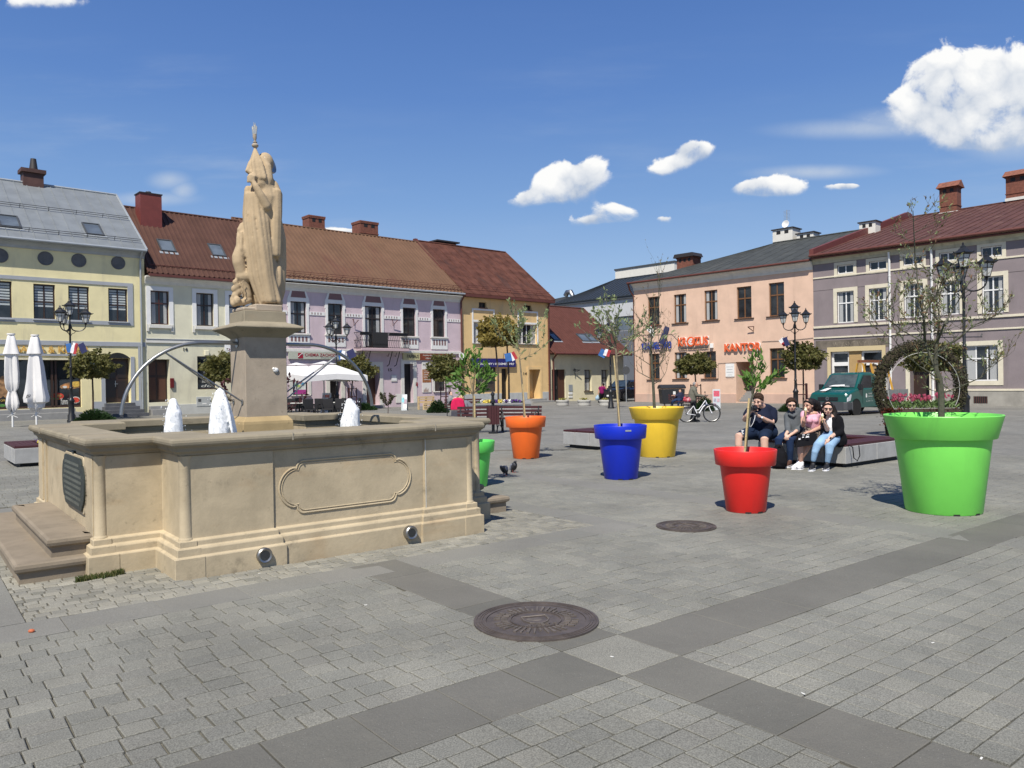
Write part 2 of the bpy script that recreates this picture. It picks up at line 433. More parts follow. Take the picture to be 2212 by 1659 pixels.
# ================================================================ pavement
def ground_mat():
 mt = bpy.data.materials.new('granite_setts'); mt.use_nodes = True
 n_ = mt.node_tree; n_.nodes.clear(); q = NG(n_)
 oc = q.n('ShaderNodeTexCoord', out=3)
 wob = q.noise(oc, 1.7, 3, 0.6, out=1)
 vv = q.vm('ADD', oc, q.vm('MULTIPLY', q.vm('SUBTRACT', wob, (0.5, 0.5, 0.5)), (0.05, 0.05, 0)))
 br = n_.nodes.new('ShaderNodeTexBrick')
 n_.links.new(vv, br.inputs['Vector'])
 for k, v in {'Scale': 1.0, 'Mortar Size': 0.009, 'Mortar Smooth': 0.3, 'Bias': 0.0, 'Brick Width': 0.17, 'Row Height': 0.155}.items(): br.inputs[k].default_value = v
 br.inputs['Color1'].default_value = (0.174, 0.173, 0.158, 1); br.inputs['Color2'].default_value = (0.211, 0.207, 0.186, 1)
 br.inputs['Mortar'].default_value = (0.15, 0.14, 0.12, 1)
 sx = q.n('ShaderNodeSeparateXYZ', ins={0: oc}); nd = n_.nodes[-1]
 ux, vy = nd.outputs[0], nd.outputs[1]
 def band(c, per, off, w):
  t = q.m('ABSOLUTE', q.m('SUBTRACT', q.m('FRACT', q.m('DIVIDE', q.m('ADD', c, off), per)), 0.5))
  return q.m('LESS_THAN', t, w / per / 2)
 b1 = q.m('MAXIMUM', band(ux, 5.4, -4.25, 0.5), band(vy, 5.4, 0.9, 0.5))
 bg_ = q.noise(oc, 0.5, 5, 0.6)
 big = q.ramp(bg_, 0.3, 0.7, 0.86, 1.14)
 sp = q.noise(oc, 150.0, 2, 0.7)
 slab = n_.nodes.new('ShaderNodeTexBrick'); n_.links.new(vv, slab.inputs['Vector'])
 for k, v in {'Scale': 1.0, 'Mortar Size': 0.008, 'Brick Width': 0.55, 'Row Height': 0.5}.items(): slab.inputs[k].default_value = v
 slab.inputs['Color1'].default_value = (0.167, 0.167, 0.152, 1); slab.inputs['Color2'].default_value = (0.192, 0.189, 0.174, 1); slab.inputs['Mortar'].default_value = (0.12, 0.12, 0.1, 1)
 col = q.mix(q.m('MULTIPLY', b1, 0.8), br.outputs[0], slab.outputs[0])
 dist = q.vm('LENGTH', q.vm('MULTIPLY', q.vm('SUBTRACT', oc, (-2.0, -7.0, 0)), (1, 1, 0)))
 near = q.ramp(dist, 19.15, 19.35, 1, 0)
 nj = q.noise(oc, 30, 3)
 sand = q.mix(nj, (0.085, 0.078, 0.060, 1), (0.20, 0.188, 0.150, 1))
 col = q.n('ShaderNodeVectorMath', {'operation': 'SCALE'}, {0: col, 'Scale': q.m('MULTIPLY', big, q.ramp(sp, 0.3, 0.7, 0.8, 1.2))})
 P = q.vm('MULTIPLY', oc, (0.25, 1.1, 1))
 stn = q.noise(P, 0.8, 4, 0.6)
 col = q.mix(q.ramp(stn, 0.58, 0.8, 0, 0.35), col, (0.16, 0.16, 0.15, 1))
 col = q.mix(near, col, sand)
 b = q.n('ShaderNodeBsdfPrincipled', {}, {'Base Color': col, 'Roughness': 0.85, 'Specular IOR Level': 0.25,
  'Normal': q.n('ShaderNodeBump', {}, {'Strength': 0.3, 'Distance': 0.01, 'Height': q.m('ADD', br.outputs[1], q.m('MULTIPLY', sp, -0.5))})})
 q.n('ShaderNodeOutputMaterial', {}, {0: b})
 return mt
def sett_mat(name, cols, big_amt=0.17, spk=0.30, lichen=0.25):
 mt = bpy.data.materials.new(name); mt.use_nodes = True
 n_ = mt.node_tree; n_.nodes.clear(); q = NG(n_)
 oc = q.n('ShaderNodeTexCoord', out=3)
 rp = q.n('ShaderNodeNewGeometry', out='Random Per Island')
 cr = n_.nodes.new('ShaderNodeValToRGB'); n_.links.new(rp, cr.inputs[0]); el = cr.color_ramp.elements
 for i, c in enumerate(cols):
  p = i / (len(cols) - 1)
  e = el[0] if i == 0 else (el[-1] if i == len(cols) - 1 else el.new(p)); e.position = p; e.color = (*c, 1)
 big = q.ramp(q.noise(oc, 0.6, 5, 0.6), 0.3, 0.7, 1 - big_amt, 1 + big_amt)
 s1_ = q.noise(oc, 135.0, 2, 0.75); s2_ = q.noise(oc, 330.0, 1, 0.5)
 sc = q.m('MULTIPLY', big, q.m('MULTIPLY', q.ramp(s1_, 0.32, 0.68, 1 - spk, 1 + spk), q.ramp(s2_, 0.3, 0.75, 0.9, 1.15)))
 col = q.n('ShaderNodeVectorMath', {'operation': 'SCALE'}, {0: cr.outputs[0], 'Scale': sc})
 wh = q.n('ShaderNodeTexVoronoi', {}, {'Vector': oc, 'Scale': 42.0}, 0)
 col = q.mix(q.ramp(wh, 0.085, 0.03, 0, 0.55), col, (0.62, 0.62, 0.60, 1))
 dirt = q.noise(oc, 3.1, 5, 0.65)
 col = q.mix(q.ramp(dirt, 0.52, 0.8, 0, lichen), col, (0.20, 0.185, 0.15, 1))
 hb = q.m('ADD', q.noise(oc, 70, 4, 0.7), q.m('MULTIPLY', q.noise(oc, 14, 2, 0.5), 1.2))
 b = q.n('ShaderNodeBsdfPrincipled', {}, {'Base Color': col, 'Roughness': 0.8, 'Specular IOR Level': 0.3,
  'Normal': q.n('ShaderNodeBump', {}, {'Strength': 0.55, 'Distance': 0.006, 'Height': hb})})
 q.n('ShaderNodeOutputMaterial', {}, {0: b})
 return mt
M['sett'] = sett_mat('cut_granite_setts', [(0.172, 0.171, 0.150), (0.187, 0.185, 0.160), (0.194, 0.192, 0.166), (0.199, 0.195, 0.168), (0.214, 0.209, 0.178), (0.183, 0.182, 0.160), (0.192, 0.187, 0.162)])
M['slab'] = sett_mat('sandstone_band', [(0.122, 0.119, 0.103), (0.136, 0.132, 0.114), (0.150, 0.144, 0.124), (0.130, 0.126, 0.110)], 0.12, 0.08, 0.25)
M['gslab'] = sett_mat('granite_band', [(0.183, 0.181, 0.160), (0.198, 0.193, 0.172), (0.176, 0.173, 0.155)], 0.1, 0.16, 0.25)
M['ssett'] = sett_mat('small_setts', [(0.168, 0.164, 0.138), (0.227, 0.219, 0.186), (0.263, 0.251, 0.206), (0.190, 0.186, 0.162), (0.293, 0.281, 0.234)], 0.12, 0.15, 0.45)
DROP = 0.016
def build_ground():
 mb = MB()
 rs = [0.0, 6, 12, 19.5, 21.0, 30, 45, 70, 110, 200, 500]
 n = 48; vs = []; fs = []
 cx, cy = -2.0, -7.0
 for r_ in rs:
  for k in range(n):
   t = 2 * math.pi * k / n
   u, v = cx + r_ * math.cos(t), cy + r_ * math.sin(t)
   vs.append((u, v, -KS * max(-140, min(140, u)) - (DROP if r_ < 20 else 0.0)))
 for i in range(len(rs) - 1):
  for k in range(n): fs.append((i * n + k, (i + 1) * n + k, (i + 1) * n + (k + 1) % n, i * n + (k + 1) % n))
 mb.add(vs, fs)
 tag(mb.build('ground', ground_mat(), None, loc=P0, rot=(0, 0, ROT_U)), 'grey granite paving of the market square', 'ground', kind='structure')
build_ground()
rnd = random.Random(7)
def stones(rects, name, mat_, seed=1, gap=0.008, dz=0.0012, ch=0.004, jit=0.003, h=0.03, gapv=None):
 """rects: (u0,u1,v0,v1) -> irregular bevelled stones in one mesh"""
 r_ = random.Random(seed)
 vs = []; fs = []
 for (u0, u1, v0, v1) in rects:
  u0 += gap / 2; u1 -= gap / 2; v0 += (gapv or gap) / 2; v1 -= (gapv or gap) / 2
  c = [(u0, v0), (u1, v0), (u1, v1), (u0, v1)]
  top = -KS * (u0 + u1) / 2 + r_.uniform(-dz, dz)
  tu, tv = r_.uniform(-1, 1) * dz * 0.8, r_.uniform(-1, 1) * dz * 0.8
  b = len(vs)
  cc = [(x + r_.uniform(-jit, jit), y + r_.uniform(-jit, jit)) for x, y in c]
  mx, my = (u0 + u1) / 2, (v0 + v1) / 2
  for x, y in cc:
   vs.append((x, y, top - h))
  for x, y in cc:
   vs.append((x, y, top - ch * 0.8 + tu * (1 if x > mx else -1) + tv * (1 if y > my else -1)))
  for x, y in cc:
   sx_, sy_ = (1 if x < mx else -1), (1 if y < my else -1)
   vs.append((x + sx_ * ch, y + sy_ * ch, top + tu * (1 if x > mx else -1) + tv * (1 if y > my else -1)))
  fs.append((b + 8, b + 9, b + 10, b + 11))
  for i in range(4):
   j = (i + 1) % 4
   fs.append((b + i, b + j, b + 4 + j, b + 4 + i))
   fs.append((b + 4 + i, b + 4 + j, b + 8 + j, b + 8 + i))
 me = bpy.data.meshes.new(name); me.from_pydata(vs, [], fs); me.materials.append(mat_)
 o = link(name, me, None, P0, (0, 0, ROT_U))
 return o
SA = (-3.94, -3.43)     # dark band along u  (v range)
SB = (1.23, 1.71)       # dark band along v  (u range), stops at v = -0.6
SC = (6.45, 6.95)
FT = (-0.64, 3.68, -0.1, 4.72)
RING = (-1.21, 4.30, -0.60, 5.2)
RW = 0.42
def inview(u, v):
 q = P0 + UD * u + VD * v
 return 1.3 < q.y < 18.6 and abs(q.x) < 0.70 * q.y + 0.7 and math.hypot(u + 2.0, v + 7.0) < 19.3
def in_ring(u, v): return RING[0] - RW < u < RING[1] + RW and RING[2] - RW < v < RING[3] + RW
def in_inner(u, v): return RING[0] < u < RING[1] and RING[2] < v < RING[3]
def clipped(u0, u1, v0, v1, holes):
 """cut a row piece against no-go boxes (along u)"""
 segs = [(u0, u1)]
 for (a, b, c, d) in holes:
  if v1 <= c + 1e-6 or v0 >= d - 1e-6: continue
  out = []
  for s0, s1 in segs:
   if s1 <= a or s0 >= b: out.append((s0, s1))
   else:
    if s0 < a: out.append((s0, a))
    if s1 > b: out.append((b, s1))
  segs = out
 return [(s0, s1) for s0, s1 in segs if s1 - s0 > 0.03]
def rows(v0, v1, ua, ub, pitch, lo, hi, holes, r_):
 out = []
 nrow = max(1, round((v1 - v0) / pitch)); p = (v1 - v0) / nrow
 for i in range(nrow):
  a, b = v0 + i * p, v0 + (i + 1) * p
  u = ua - r_.uniform(0, hi)
  while u < ub:
   L = r_.uniform(lo, hi)
   for s0, s1 in clipped(max(u, ua), min(u + L, ub), a, b, holes):
    if inview((s0 + s1) / 2, (a + b) / 2): out.append((s0, s1, a, b))
   u += L
 return out
holeR = [(RING[0] - RW, RING[1] + RW, RING[2] - RW, RING[3] + RW), (SB[0], SB[1], -30, -0.6), (SC[0], SC[1], -30, 30)]
r_ = random.Random(3)
main = []
main += rows(-14, SA[0], -8, 18, 0.157, 0.14, 0.20, holeR, r_)
main += rows(SA[1], -1.02, -8, 18, 0.155, 0.14, 0.20, holeR, r_)
main += rows(-1.02, 16, -12, 18, 0.157, 0.14, 0.20, holeR, r_)
tag(stones(main, 'pavement_setts', M['sett'], 5, gap=0.009, gapv=0.0075), 'rows of light grey granite setts', 'paving', kind='structure')
inner = rows(RING[2], RING[3], RING[0], RING[1], 0.098, 0.085, 0.135, [(FT[0], FT[1], 0.62, 4.0), (0.0, 3.03, -0.05, 4.6)], random.Random(9))
tag(stones(inner, 'fountain_setts', M['ssett'], 6, gap=0.008, gapv=.012, dz=0.002, ch=0.006, jit=0.005), 'small worn setts around the fountain foot', 'paving', kind='structure')
ring = []
u = RING[0] - RW
while u < RING[1] + RW - .01:
 for (a, b) in ((RING[2] - RW, RING[2]), (RING[3], RING[3] + RW)): ring.append((u, min(u + 0.62, RING[1] + RW), a, b))
 u += 0.62
v = RING[2]
while v < RING[3]:
 for (a, b) in ((RING[0] - RW, RING[0]), (RING[1], RING[1] + RW)): ring.append((a, b, v, min(v + 0.66, RING[3])))
 v += 0.66
for k in range(60):
 v = -14 + k * 0.5
 ring.append((SC[0], SC[1], v, v + 0.5))
ring = [q for q in ring if inview((q[0] + q[1]) / 2, (q[2] + q[3]) / 2)]
tag(stones(ring, 'granite_slab_band', M['gslab'], 8, gap=0.006, dz=0.0015, ch=0.003, jit=0.001), 'band of large pale granite slabs', 'paving', kind='structure')
dark = []
u = -8 + 0.0; e_ = random.Random(4)
edges = [1.23 - 0.0]
x = SB[0]
while x > -6: x -= e_.uniform(0.42, 0.62); edges.insert(0, x)
dark += [(edges[i], edges[i + 1], SA[0], SA[1]) for i in range(len(edges) - 1)]
x = SB[1]
while x < 16:
 L = e_.uniform(0.5, 0.75); dark.append((x, x + L, SA[0], SA[1])); x += L
for v in [-0.6 - 0.005]:
 while v > SA[1] + 0.1:
  L = min(e_.uniform(0.45, 0.6), v - SA[1]); L = v - SA[1] if v - SA[1] - L < 0.3 else L
  dark.append((SB[0], SB[1], v - L, v)); v -= L
 v = SA[0]
 while v > -9:
  L = 0.475; dark.append((SB[0], SB[1], v - L, v)); v -= L
dark = [q for q in dark if inview((q[0] + q[1]) / 2, (q[2] + q[3]) / 2)]
tag(stones(dark, 'sandstone_band', M['slab'], 10, gap=0.008, dz=0.0015, ch=0.004, jit=0.002), 'crossing bands of darker sandstone slabs', 'paving', kind='structure')
tag(stones([(SB[0], SB[1], SA[0], SA[1])], 'crossing_slab', M['sett'], 10, gap=0.008, dz=0.001, ch=0.004, jit=0.0), 'single granite slab where the bands cross', 'paving', kind='structure')
M['iron'] = mat('rusty_cast_iron', (0.105, 0.086, 0.075), 0.55, metal=0.25, var=0.25, vs=9, bump=0.3, bs=150)
M['iron2'] = mat('worn_cast_iron', (0.135, 0.115, 0.098), 0.6, metal=0.2, var=0.3, vs=14, bump=0.3, bs=150)
def manhole(c, r, label, rot):
 o = empty('manhole_cover', c, rot, label, 'manhole cover', 'manhole covers in the paving')
 mb = MB(); h = 0.012
 mb.lathe([(r * .80, 0.0), (r * .80, h), (r, h), (r, -0.02)], n=72, smooth=False)
 for a in (0.86, 0.90, 0.95): mb.lathe([(r * a, h), (r * a, h + .004), (r * (a + .012), h + .004), (r * (a + .012), h)], n=72, smooth=False)
 mb.build('frame_ring', M['iron'], o)
 mb = MB(); mb.lathe([(0.001, h - .004), (r * .795, h - .004)], n=72, smooth=False)
 mb.lathe([(r * .40, h - .004), (r * .40, h + .004), (r * .415, h + .004), (r * .415, h - .004)], n=64, smooth=False)
 mb.build('lid', M['iron'], o)
 mb = MB()
 for k in range(40):
  t = 2 * math.pi * k / 40
  for (a, b, w) in ((0.46, 0.56, .017), (0.58, 0.68, .022 if k % 2 else .012)):
   if k % 5 == 4 and a > .5: continue
   mb.M = Matrix.Rotation(t, 4, 'Z')
   mb.box(r * a, r * b, -r * w, r * w, h - .004, h + .004)
 mb.M = None
 sh = [(-.17, .14), (.17, .14), (.17, -.02), (.12, -.12), (0, -.2), (-.12, -.12), (-.17, -.02)]
 for i in range(len(sh)):
  a, b = sh[i], sh[(i + 1) % len(sh)]
  mb.tube([(a[0] * r * 1.2, a[1] * r * 1.2, h), (b[0] * r * 1.2, b[1] * r * 1.2, h)], .006, 5)
 mb.ball((0.0, 0.01, h - .004), r * .1, 12, 6, (1.1, .8, .12)); mb.ball((-r * .07, r * .05, h - .004), r * .07, 12, 6, (1, 1, .14))
 mb.build('relief', M['iron2'], o)
 me = text_mesh('MIASTO', r * .15, .008, 0, 0, 1.1, 'CENTER')
 for v in me.vertices: v.co = Vector((v.co.x, v.co.y - r * .36, h + v.co.z))
 me.materials.clear(); me.materials.append(M['iron2']); link('lettering', me, o)
 return o
c = G(1158, 1342); manhole(c + Vector((0, 0, 0.002)), 0.425, 'large cast iron manhole cover with shield and word MIASTO, beside the dark band', 0.25)
c = G(1482, 1138); manhole(c + Vector((0, 0, 0.002)), 0.33, 'smaller round manhole cover in the setts in front of the red pot', 0.9)
# ================================================================ fountain
def stone_mat(name, base, dark_, amt=0.5, rust=(0.36, 0.22, 0.10), rust_amt=0.35):
 mt = bpy.data.materials.new(name); mt.use_nodes = True
 n_ = mt.node_tree; n_.nodes.clear(); q = NG(n_)
 oc = q.n('ShaderNodeTexCoord', out=3)
 a = q.noise(oc, 2.2, 7, 0.65, dist=0.3); b_ = q.noise(q.vm('MULTIPLY', oc, (1, 1, 2.6)), 1.3, 6, 0.6, dist=0.6); c_ = q.noise(oc, 26, 5, 0.7)
 col = q.mix(q.ramp(a, 0.3, 0.7), (*[x * 0.86 for x in base], 1), (*[min(1, x * 1.13) for x in base], 1))
 col = q.mix(q.ramp(b_, 0.55, 0.78, 0, rust_amt), col, (*rust, 1))
 col = q.mix(q.ramp(q.noise(oc, 3.4, 8, 0.72), 0.55, 0.76, 0, amt), col, (*dark_, 1))
 col = q.mix(q.ramp(c_, 0.58, 0.8, 0, 0.30), col, (*[x * 0.6 for x in base], 1))
 col = q.mix(q.ramp(q.noise(oc, 11, 3, 0.6), 0.66, 0.72, 0, 0.35), col, (*[x * 0.45 for x in base], 1))
 h = q.m('ADD', q.noise(oc, 55, 5, 0.7), q.m('MULTIPLY', q.noise(oc, 9, 3, 0.5), 1.5))
 p = q.n('ShaderNodeBsdfPrincipled', {}, {'Base Color': col, 'Roughness': 0.88, 'Specular IOR Level': 0.2,
  'Normal': q.n('ShaderNodeBump', {}, {'Strength': 0.35, 'Distance': 0.006, 'Height': h})})
 q.n('ShaderNodeOutputMaterial', {}, {0: p})
 return mt
M['stone'] = stone_mat('sandstone', (0.45, 0.375, 0.255), (0.17, 0.145, 0.105), 0.70)
M['rim'] = stone_mat('weathered_rim_stone', (0.27, 0.235, 0.17), (0.085, 0.078, 0.06), 0.75, rust_amt=0.15)
M['step'] = stone_mat('worn_step_stone', (0.24, 0.20, 0.15), (0.11, 0.10, 0.08), 0.7, rust_amt=0.15)
M['ped'] = stone_mat('pedestal_stone', (0.37, 0.31, 0.24), (0.2, 0.175, 0.145), 0.5, rust_amt=0.15)
M['statue'] = stone_mat('statue_stone', (0.43, 0.33, 0.21), (0.22, 0.17, 0.115), 0.4, rust=(0.52, 0.34, 0.18), rust_amt=0.5)
M['bronze'] = mat('bronze_plaque', (0.045, 0.055, 0.050), 0.5, metal=0.5, var=0.2, vs=12, bump=0.2, bs=80)
M['bronze2'] = mat('bronze_letters', (0.16, 0.17, 0.145), 0.5, metal=0.5, var=0.2)
FR = empty('fountain', P0, ROT_U, 'large sandstone fountain basin with moulded rim, round corner columns and steps', 'fountain')
U0, U1, V0, V1 = -0.54, 3.58, 0.0, 4.62
VA, VB, UA, UB = 0.62, 4.0, 0.0, 3.03
POLY = [(UA, V0), (UB, V0), (UB, VA), (U1, VA), (U1, VB), (UB, VB), (UB, V1), (UA, V1), (UA, VB), (U0, VB), (U0, VA), (UA, VA)]
WALLP = [(UA, V0), (0.80, V0), (0.80, V0 + .022), (2.42, V0 + .022), (2.42, V0), (UB, V0)] + POLY[2:]
RT = 1.185
mb = MB()
sweep_poly(mb, WALLP, [(0.085, -0.03), (0.085, 0.165), (0.075, 0.175), (0.062, 0.18), (0.062, 0.235), (0.050, 0.25), (0.032, 0.258), (0.032, 0.30), (0.02, 0.31), (0.0, 0.315), (0.0, 1.03), (-0.30, 1.03), (-0.30, 0.30)])
mb.build('basin_wall', M['stone'], FR, bevel=0.004)
mb = MB()
sweep_poly(mb, POLY, [(-0.012, 1.03), (0.018, 1.034), (0.024, 1.05), (0.05, 1.07), (0.056, 1.092), (0.062, 1.105), (0.085, 1.115), (0.098, 1.13), (0.102, 1.15), (0.098, 1.17), (0.085, RT), (-0.33, RT + .004), (-0.345, RT - .012), (-0.345, 1.10), (-0.31, 1.09), (-0.31, 1.03)])
o_ = mb.build('rim', M['rim'], FR)
mb = MB()
for uu in (0.95, 2.5): mb.box(uu - .004, uu + .004, V0 - .1045, V0 + .30, 1.118, RT + .0035)
for vv_ in (1.3, 3.2): mb.box(U0 - .1045, U0 + .3, vv_ - .004, vv_ + .004, 1.118, RT + .0035)
mb.build('mortar_joint', mat('joint_mortar', (.33, .30, .24), .9), FR)
def pilaster(u, v, su, sv):
 """round three-quarter shaft in the corner, (su,sv) outward signs"""
 cx, cy = u - su * 0.035, v - sv * 0.035
 mb = MB()
 mb.lathe([(0.062, 0.30), (0.062, 0.318), (0.052, 0.33), (0.050, 1.0), (0.056, 1.012), (0.060, 1.03)], (cx, cy, 0), 20)
 for (w, z0, z1) in ((0.125, -0.03, 0.172), (0.098, 0.172, 0.246), (0.074, 0.246, 0.305)):
  mb.box(cx - w, cx + w, cy - w, cy + w, z0, z1)
 return mb.build('corner_column', M['stone'], FR, bevel=0.005)
for (u, v, a, b) in ((UA, V0, -1, -1), (UB, V0, 1, -1), (U0, VA, -1, -1), (U1, VA, 1, -1), (U0, VB, -1, 1), (U1, VB, 1, 1), (UA, V1, -1, 1), (UB, V1, 1, 1)): pilaster(u, v, a, b)
mb = MB(); mb.box(U0 - .02, U0 + .02, VB - .62, VB - .5, .315, 1.03); mb.box(U0 - .02, U0 + .02, VB - .34, VB - .08, .315, 1.03); mb.box(U0 - .02, U0 + .02, VA + .08, VA + .42, .315, 1.03)
mb.build('pilaster_strip', M['stone'], FR, bevel=0.003)
def cartouche(w, h, aw, ah, n=14):
 """notched oval outline: straight top/bottom, bulging ends; returns x,z loop"""
 pts = []
 k = w - aw
 def arc(cx, cz, rx, rz, t0, t1, m):
  for i in range(m + 1):
   t = t0 + (t1 - t0) * i / m; pts.append((cx + rx * math.cos(t), cz + rz * math.sin(t)))
 arc(k - .02, h - .07, .07, .07, R(90), R(0), 6)
 arc(k + .05, 0, aw - .05, ah, R(78), R(-78), n)
 arc(k - .02, -h + .07, .07, .07, R(0), R(-90), 6)
 L = [(-x, z) for x, z in reversed(pts)]
 return pts + L
FP = Plane(P0, UD)
cx_, cz_ = FP.at(724, 1048, 0.02)
cx_ = 1.56; cz_ = 0.665
loop = cartouche(0.70, 0.245, 0.22, 0.185)
mb = MB()
for (off, rr, yo) in ((0.0, .009, 0.018), (0.024, .006, 0.019)):
 pts = [(cx_ + x * (1 - off / .7), V0 + yo, cz_ + z * (1 - off / .245)) for x, z in loop]
 mb.tube(pts + [pts[0], pts[1]], rr, 8, False)
mb.build('cartouche_moulding', M['stone'], FR)
mb = MB(); mb.prism([(cx_ + x * .955, cz_ + z * .9) for x, z in loop], V0 + .0195, V0 + .03); mb.build('cartouche_panel', M['stone'], FR)
mb = MB(); mb.box(2.43, 2.436, V0 - .003, V0 + .01, .315, 1.03); mb.box(.03, .034, VA - .004, VA + .1, .315, 1.03); mb.build('wall_seam', M['offwhite'], FR)
pl = cartouche(0.58, 0.245, 0.17, 0.19)
pv, pz = 1.57, 0.725
mb = MB(); mb.prism([(pv + x * 1.12, pz + z * 1.1) for x, z in pl], U0 - .02, U0 + .01, 'x')
mb.build('plaque_surround', M['stone'], FR, bevel=.006)
mb = MB(); mb.prism([(pv + x, pz + z) for x, z in pl], U0 - .036, U0 - .015, 'x')
plq = mb.build('plaque', M['bronze'], FR, bevel=.004)
mb = MB(); e_ = random.Random(2)
for i in range(8):
 z_ = pz + .165 - i * .052; half = .36 + .12 * math.sin((i + 1) / 9 * math.pi)
 x_ = pv - half + e_.uniform(0, .05)
 while x_ < pv + half - .04:
  w_ = e_.uniform(.02, .06)
  mb.box(U0 - .041, U0 - .034, x_, x_ + w_, z_, z_ + .024); x_ += w_ + .008
mb.build('inscription', M['bronze2'], FR)
mb = MB(); mb.box(U0 - .03, U0, pv - .02, pv + .10, pz + .27, 1.02); mb.build('plaque_shield', M['bronze'], FR, bevel=.01)
def stepblock(u0, u1, v0, v1, z0, z1, mat_, nm='step'):
 mb = MB(); mb.box(u0 + .03, u1 - .03, v0 + .03, v1 - .03, z0, z1 - .07)
 sweep_poly(mb, [(u0 + .03, v0 + .03), (u1 - .03, v0 + .03), (u1 - .03, v1 - .03), (u0 + .03, v1 - .03)],
   [(0, z1 - .08), (.012, z1 - .072), (.03, z1 - .06), (.036, z1 - .035), (.03, z1 - .01), (.008, z1), (-.25, z1)])
 mb.box(u0 + .1, u1 - .1, v0 + .1, v1 - .1, z1 - .06, z1 + .0002)
 return mb.build(nm, mat_, FR)
stepblock(-1.15, -.50, .62, 4.0, -.03, .17, M['step'])
stepblock(-.90, -.50, .74, 3.3, .15, .335, M['step'])
stepblock(3.55, 4.17, .80, 3.9, -.03, .17, M['step'])
stepblock(3.55, 3.88, .95, 3.4, .15, .335, M['step'])
mb = MB(); mb.box(UA + .2, UB - .2, V0 + .25, V1 - .25, .2, .3); mb.box(U0 + .25, U1 - .25, VA + .25, VB - .25, .2, .298); mb.build('basin_floor', M['step'], FR)
M['water'] = mat('pool_water', (0.10, 0.115, 0.09), 0.06, spec=0.6, bump=0.7, bs=9, bdist=0.03)
mb = MB(); mb.quad((U0 + .26, VA + .26, .92), (U1 - .26, VA + .26, .92), (U1 - .26, VB - .26, .92), (U0 + .26, VB - .26, .92))
mb.quad((UA + .26, V0 + .26, .921), (UB - .26, V0 + .26, .921), (UB - .26, VA + .26, .921), (UA + .26, VA + .26, .921))
mb.quad((UA + .26, VB - .26, .921), (UB - .26, VB - .26, .921), (UB - .26, V1 - .26, .921), (UA + .26, V1 - .26, .921))
wat = mb.build('water', M['water'], None, loc=P0, rot=(0, 0, ROT_U)); tag(wat, 'rippled pool of water inside the fountain basin', 'water', kind='structure')
for (px_, py_) in ((572, 1200), (889, 1151)):
 s_, z_ = FP.at(px_, py_, -.11)
 sp = MB(); sp.M = Matrix.Translation((s_, V0 - .085, z_)) @ Matrix.Rotation(R(90), 4, 'X')
 sp.lathe([(.045, .035), (.060, .042), (.070, .030), (.070, -.03)], n=28); sp_o = sp.build('spotlight', M['steel'], FR)
 sp = MB(); sp.M = Matrix.Translation((s_, V0 - .085, z_)) @ Matrix.Rotation(R(90), 4, 'X'); sp.lathe([(.001, .034), (.046, .034)], n=28)
 l_ = sp.build('lens', M['glass'], sp_o)
PDC = P0 + UD * 1.54 + VD * 2.31
PE = empty('pedestal', Vector((PDC.x, PDC.y, P0.z)), ROT_U, 'square stone pedestal standing in the fountain, with steel water arms', 'pedestal')
def sq(mb, prof):
 sweep_poly(mb, [(-.001, -.001), (.001, -.001), (.001, .001), (-.001, .001)], prof)
mb = MB(); sq(mb, [(.30, .3), (.30, 1.17), (.295, 1.20), (.252, 1.255)]); mb.build('pedestal_foot', stone_mat('wet_stone', (0.40, 0.30, 0.16), (0.20, 0.15, 0.08), 0.4), PE, bevel=.004)
mb = MB(); sq(mb, [(.25, 1.25), (.25, 2.19)]); mb.build('pedestal_shaft', M['ped'], PE, bevel=.006)
mb = MB(); sq(mb, [(.25, 2.185), (.262, 2.195), (.30, 2.225), (.36, 2.262), (.40, 2.285), (.412, 2.298), (.405, 2.315), (.33, 2.345), (.262, 2.365), (.255, 2.375)]); mb.build('pedestal_cap', M['rim'], PE, bevel=.003)
mb = MB(); sq(mb, [(.255, 2.37), (.25, 2.50), (.0, 2.502)]); mb.build('pedestal_block', M['rim'], PE, bevel=.006)
mb = MB(); mb.box(-.24, -.02, -.19, .2, 2.50, 2.545); mb.box(-.1, .235, -.2, .2, 2.50, 2.585); mb.build('statue_slab', M['ped'], PE, bevel=.012)
mb = MB(); mb.ball((.11, -.258, 1.80), .03, 10, 7, (1.2, .6, 1)); mb.ball((.085, -.258, 1.815), .018); mb.build('white_patch', M['white'], PE)
def arm(sgn):
 mb = MB()
 path = []
 L = 1.27
 for t in (0, .1, .2, .3): path.append((sgn * (.25 + t * L), 0, 2.125))
 n = 18
 for i in range(1, n + 1):
  a = R(86) * i / n
  path.append((sgn * (.25 + .3 * L + (L * .70) * math.sin(a) / math.sin(R(86))), 0, 2.125 - .80 * (1 - math.cos(a)) / (1 - math.cos(R(86)))))
 mb.tube(path, .021, 10)
 a_ = mb.build('water_arm', M['steel'], PE)
 mb = MB()
 q = path[9]
 for dy in (-.15, .15):
  mb.tube([(sgn * abs(q[0]), 0, q[2] - .015), (sgn * .252, dy, 1.43)], .0095, 8)
  mb.tube([(sgn * .25, dy, 1.43), (sgn * .262, dy, 1.43)], .032, 12)
 mb.build('brace_rods', M['steel'], a_)
 mb = MB(); mb.tube([(sgn * .25, 0, 2.125), (sgn * .262, 0, 2.125)], .055, 16); mb.build('wall_flange', M['steel'], a_)
arm(-1); arm(1)
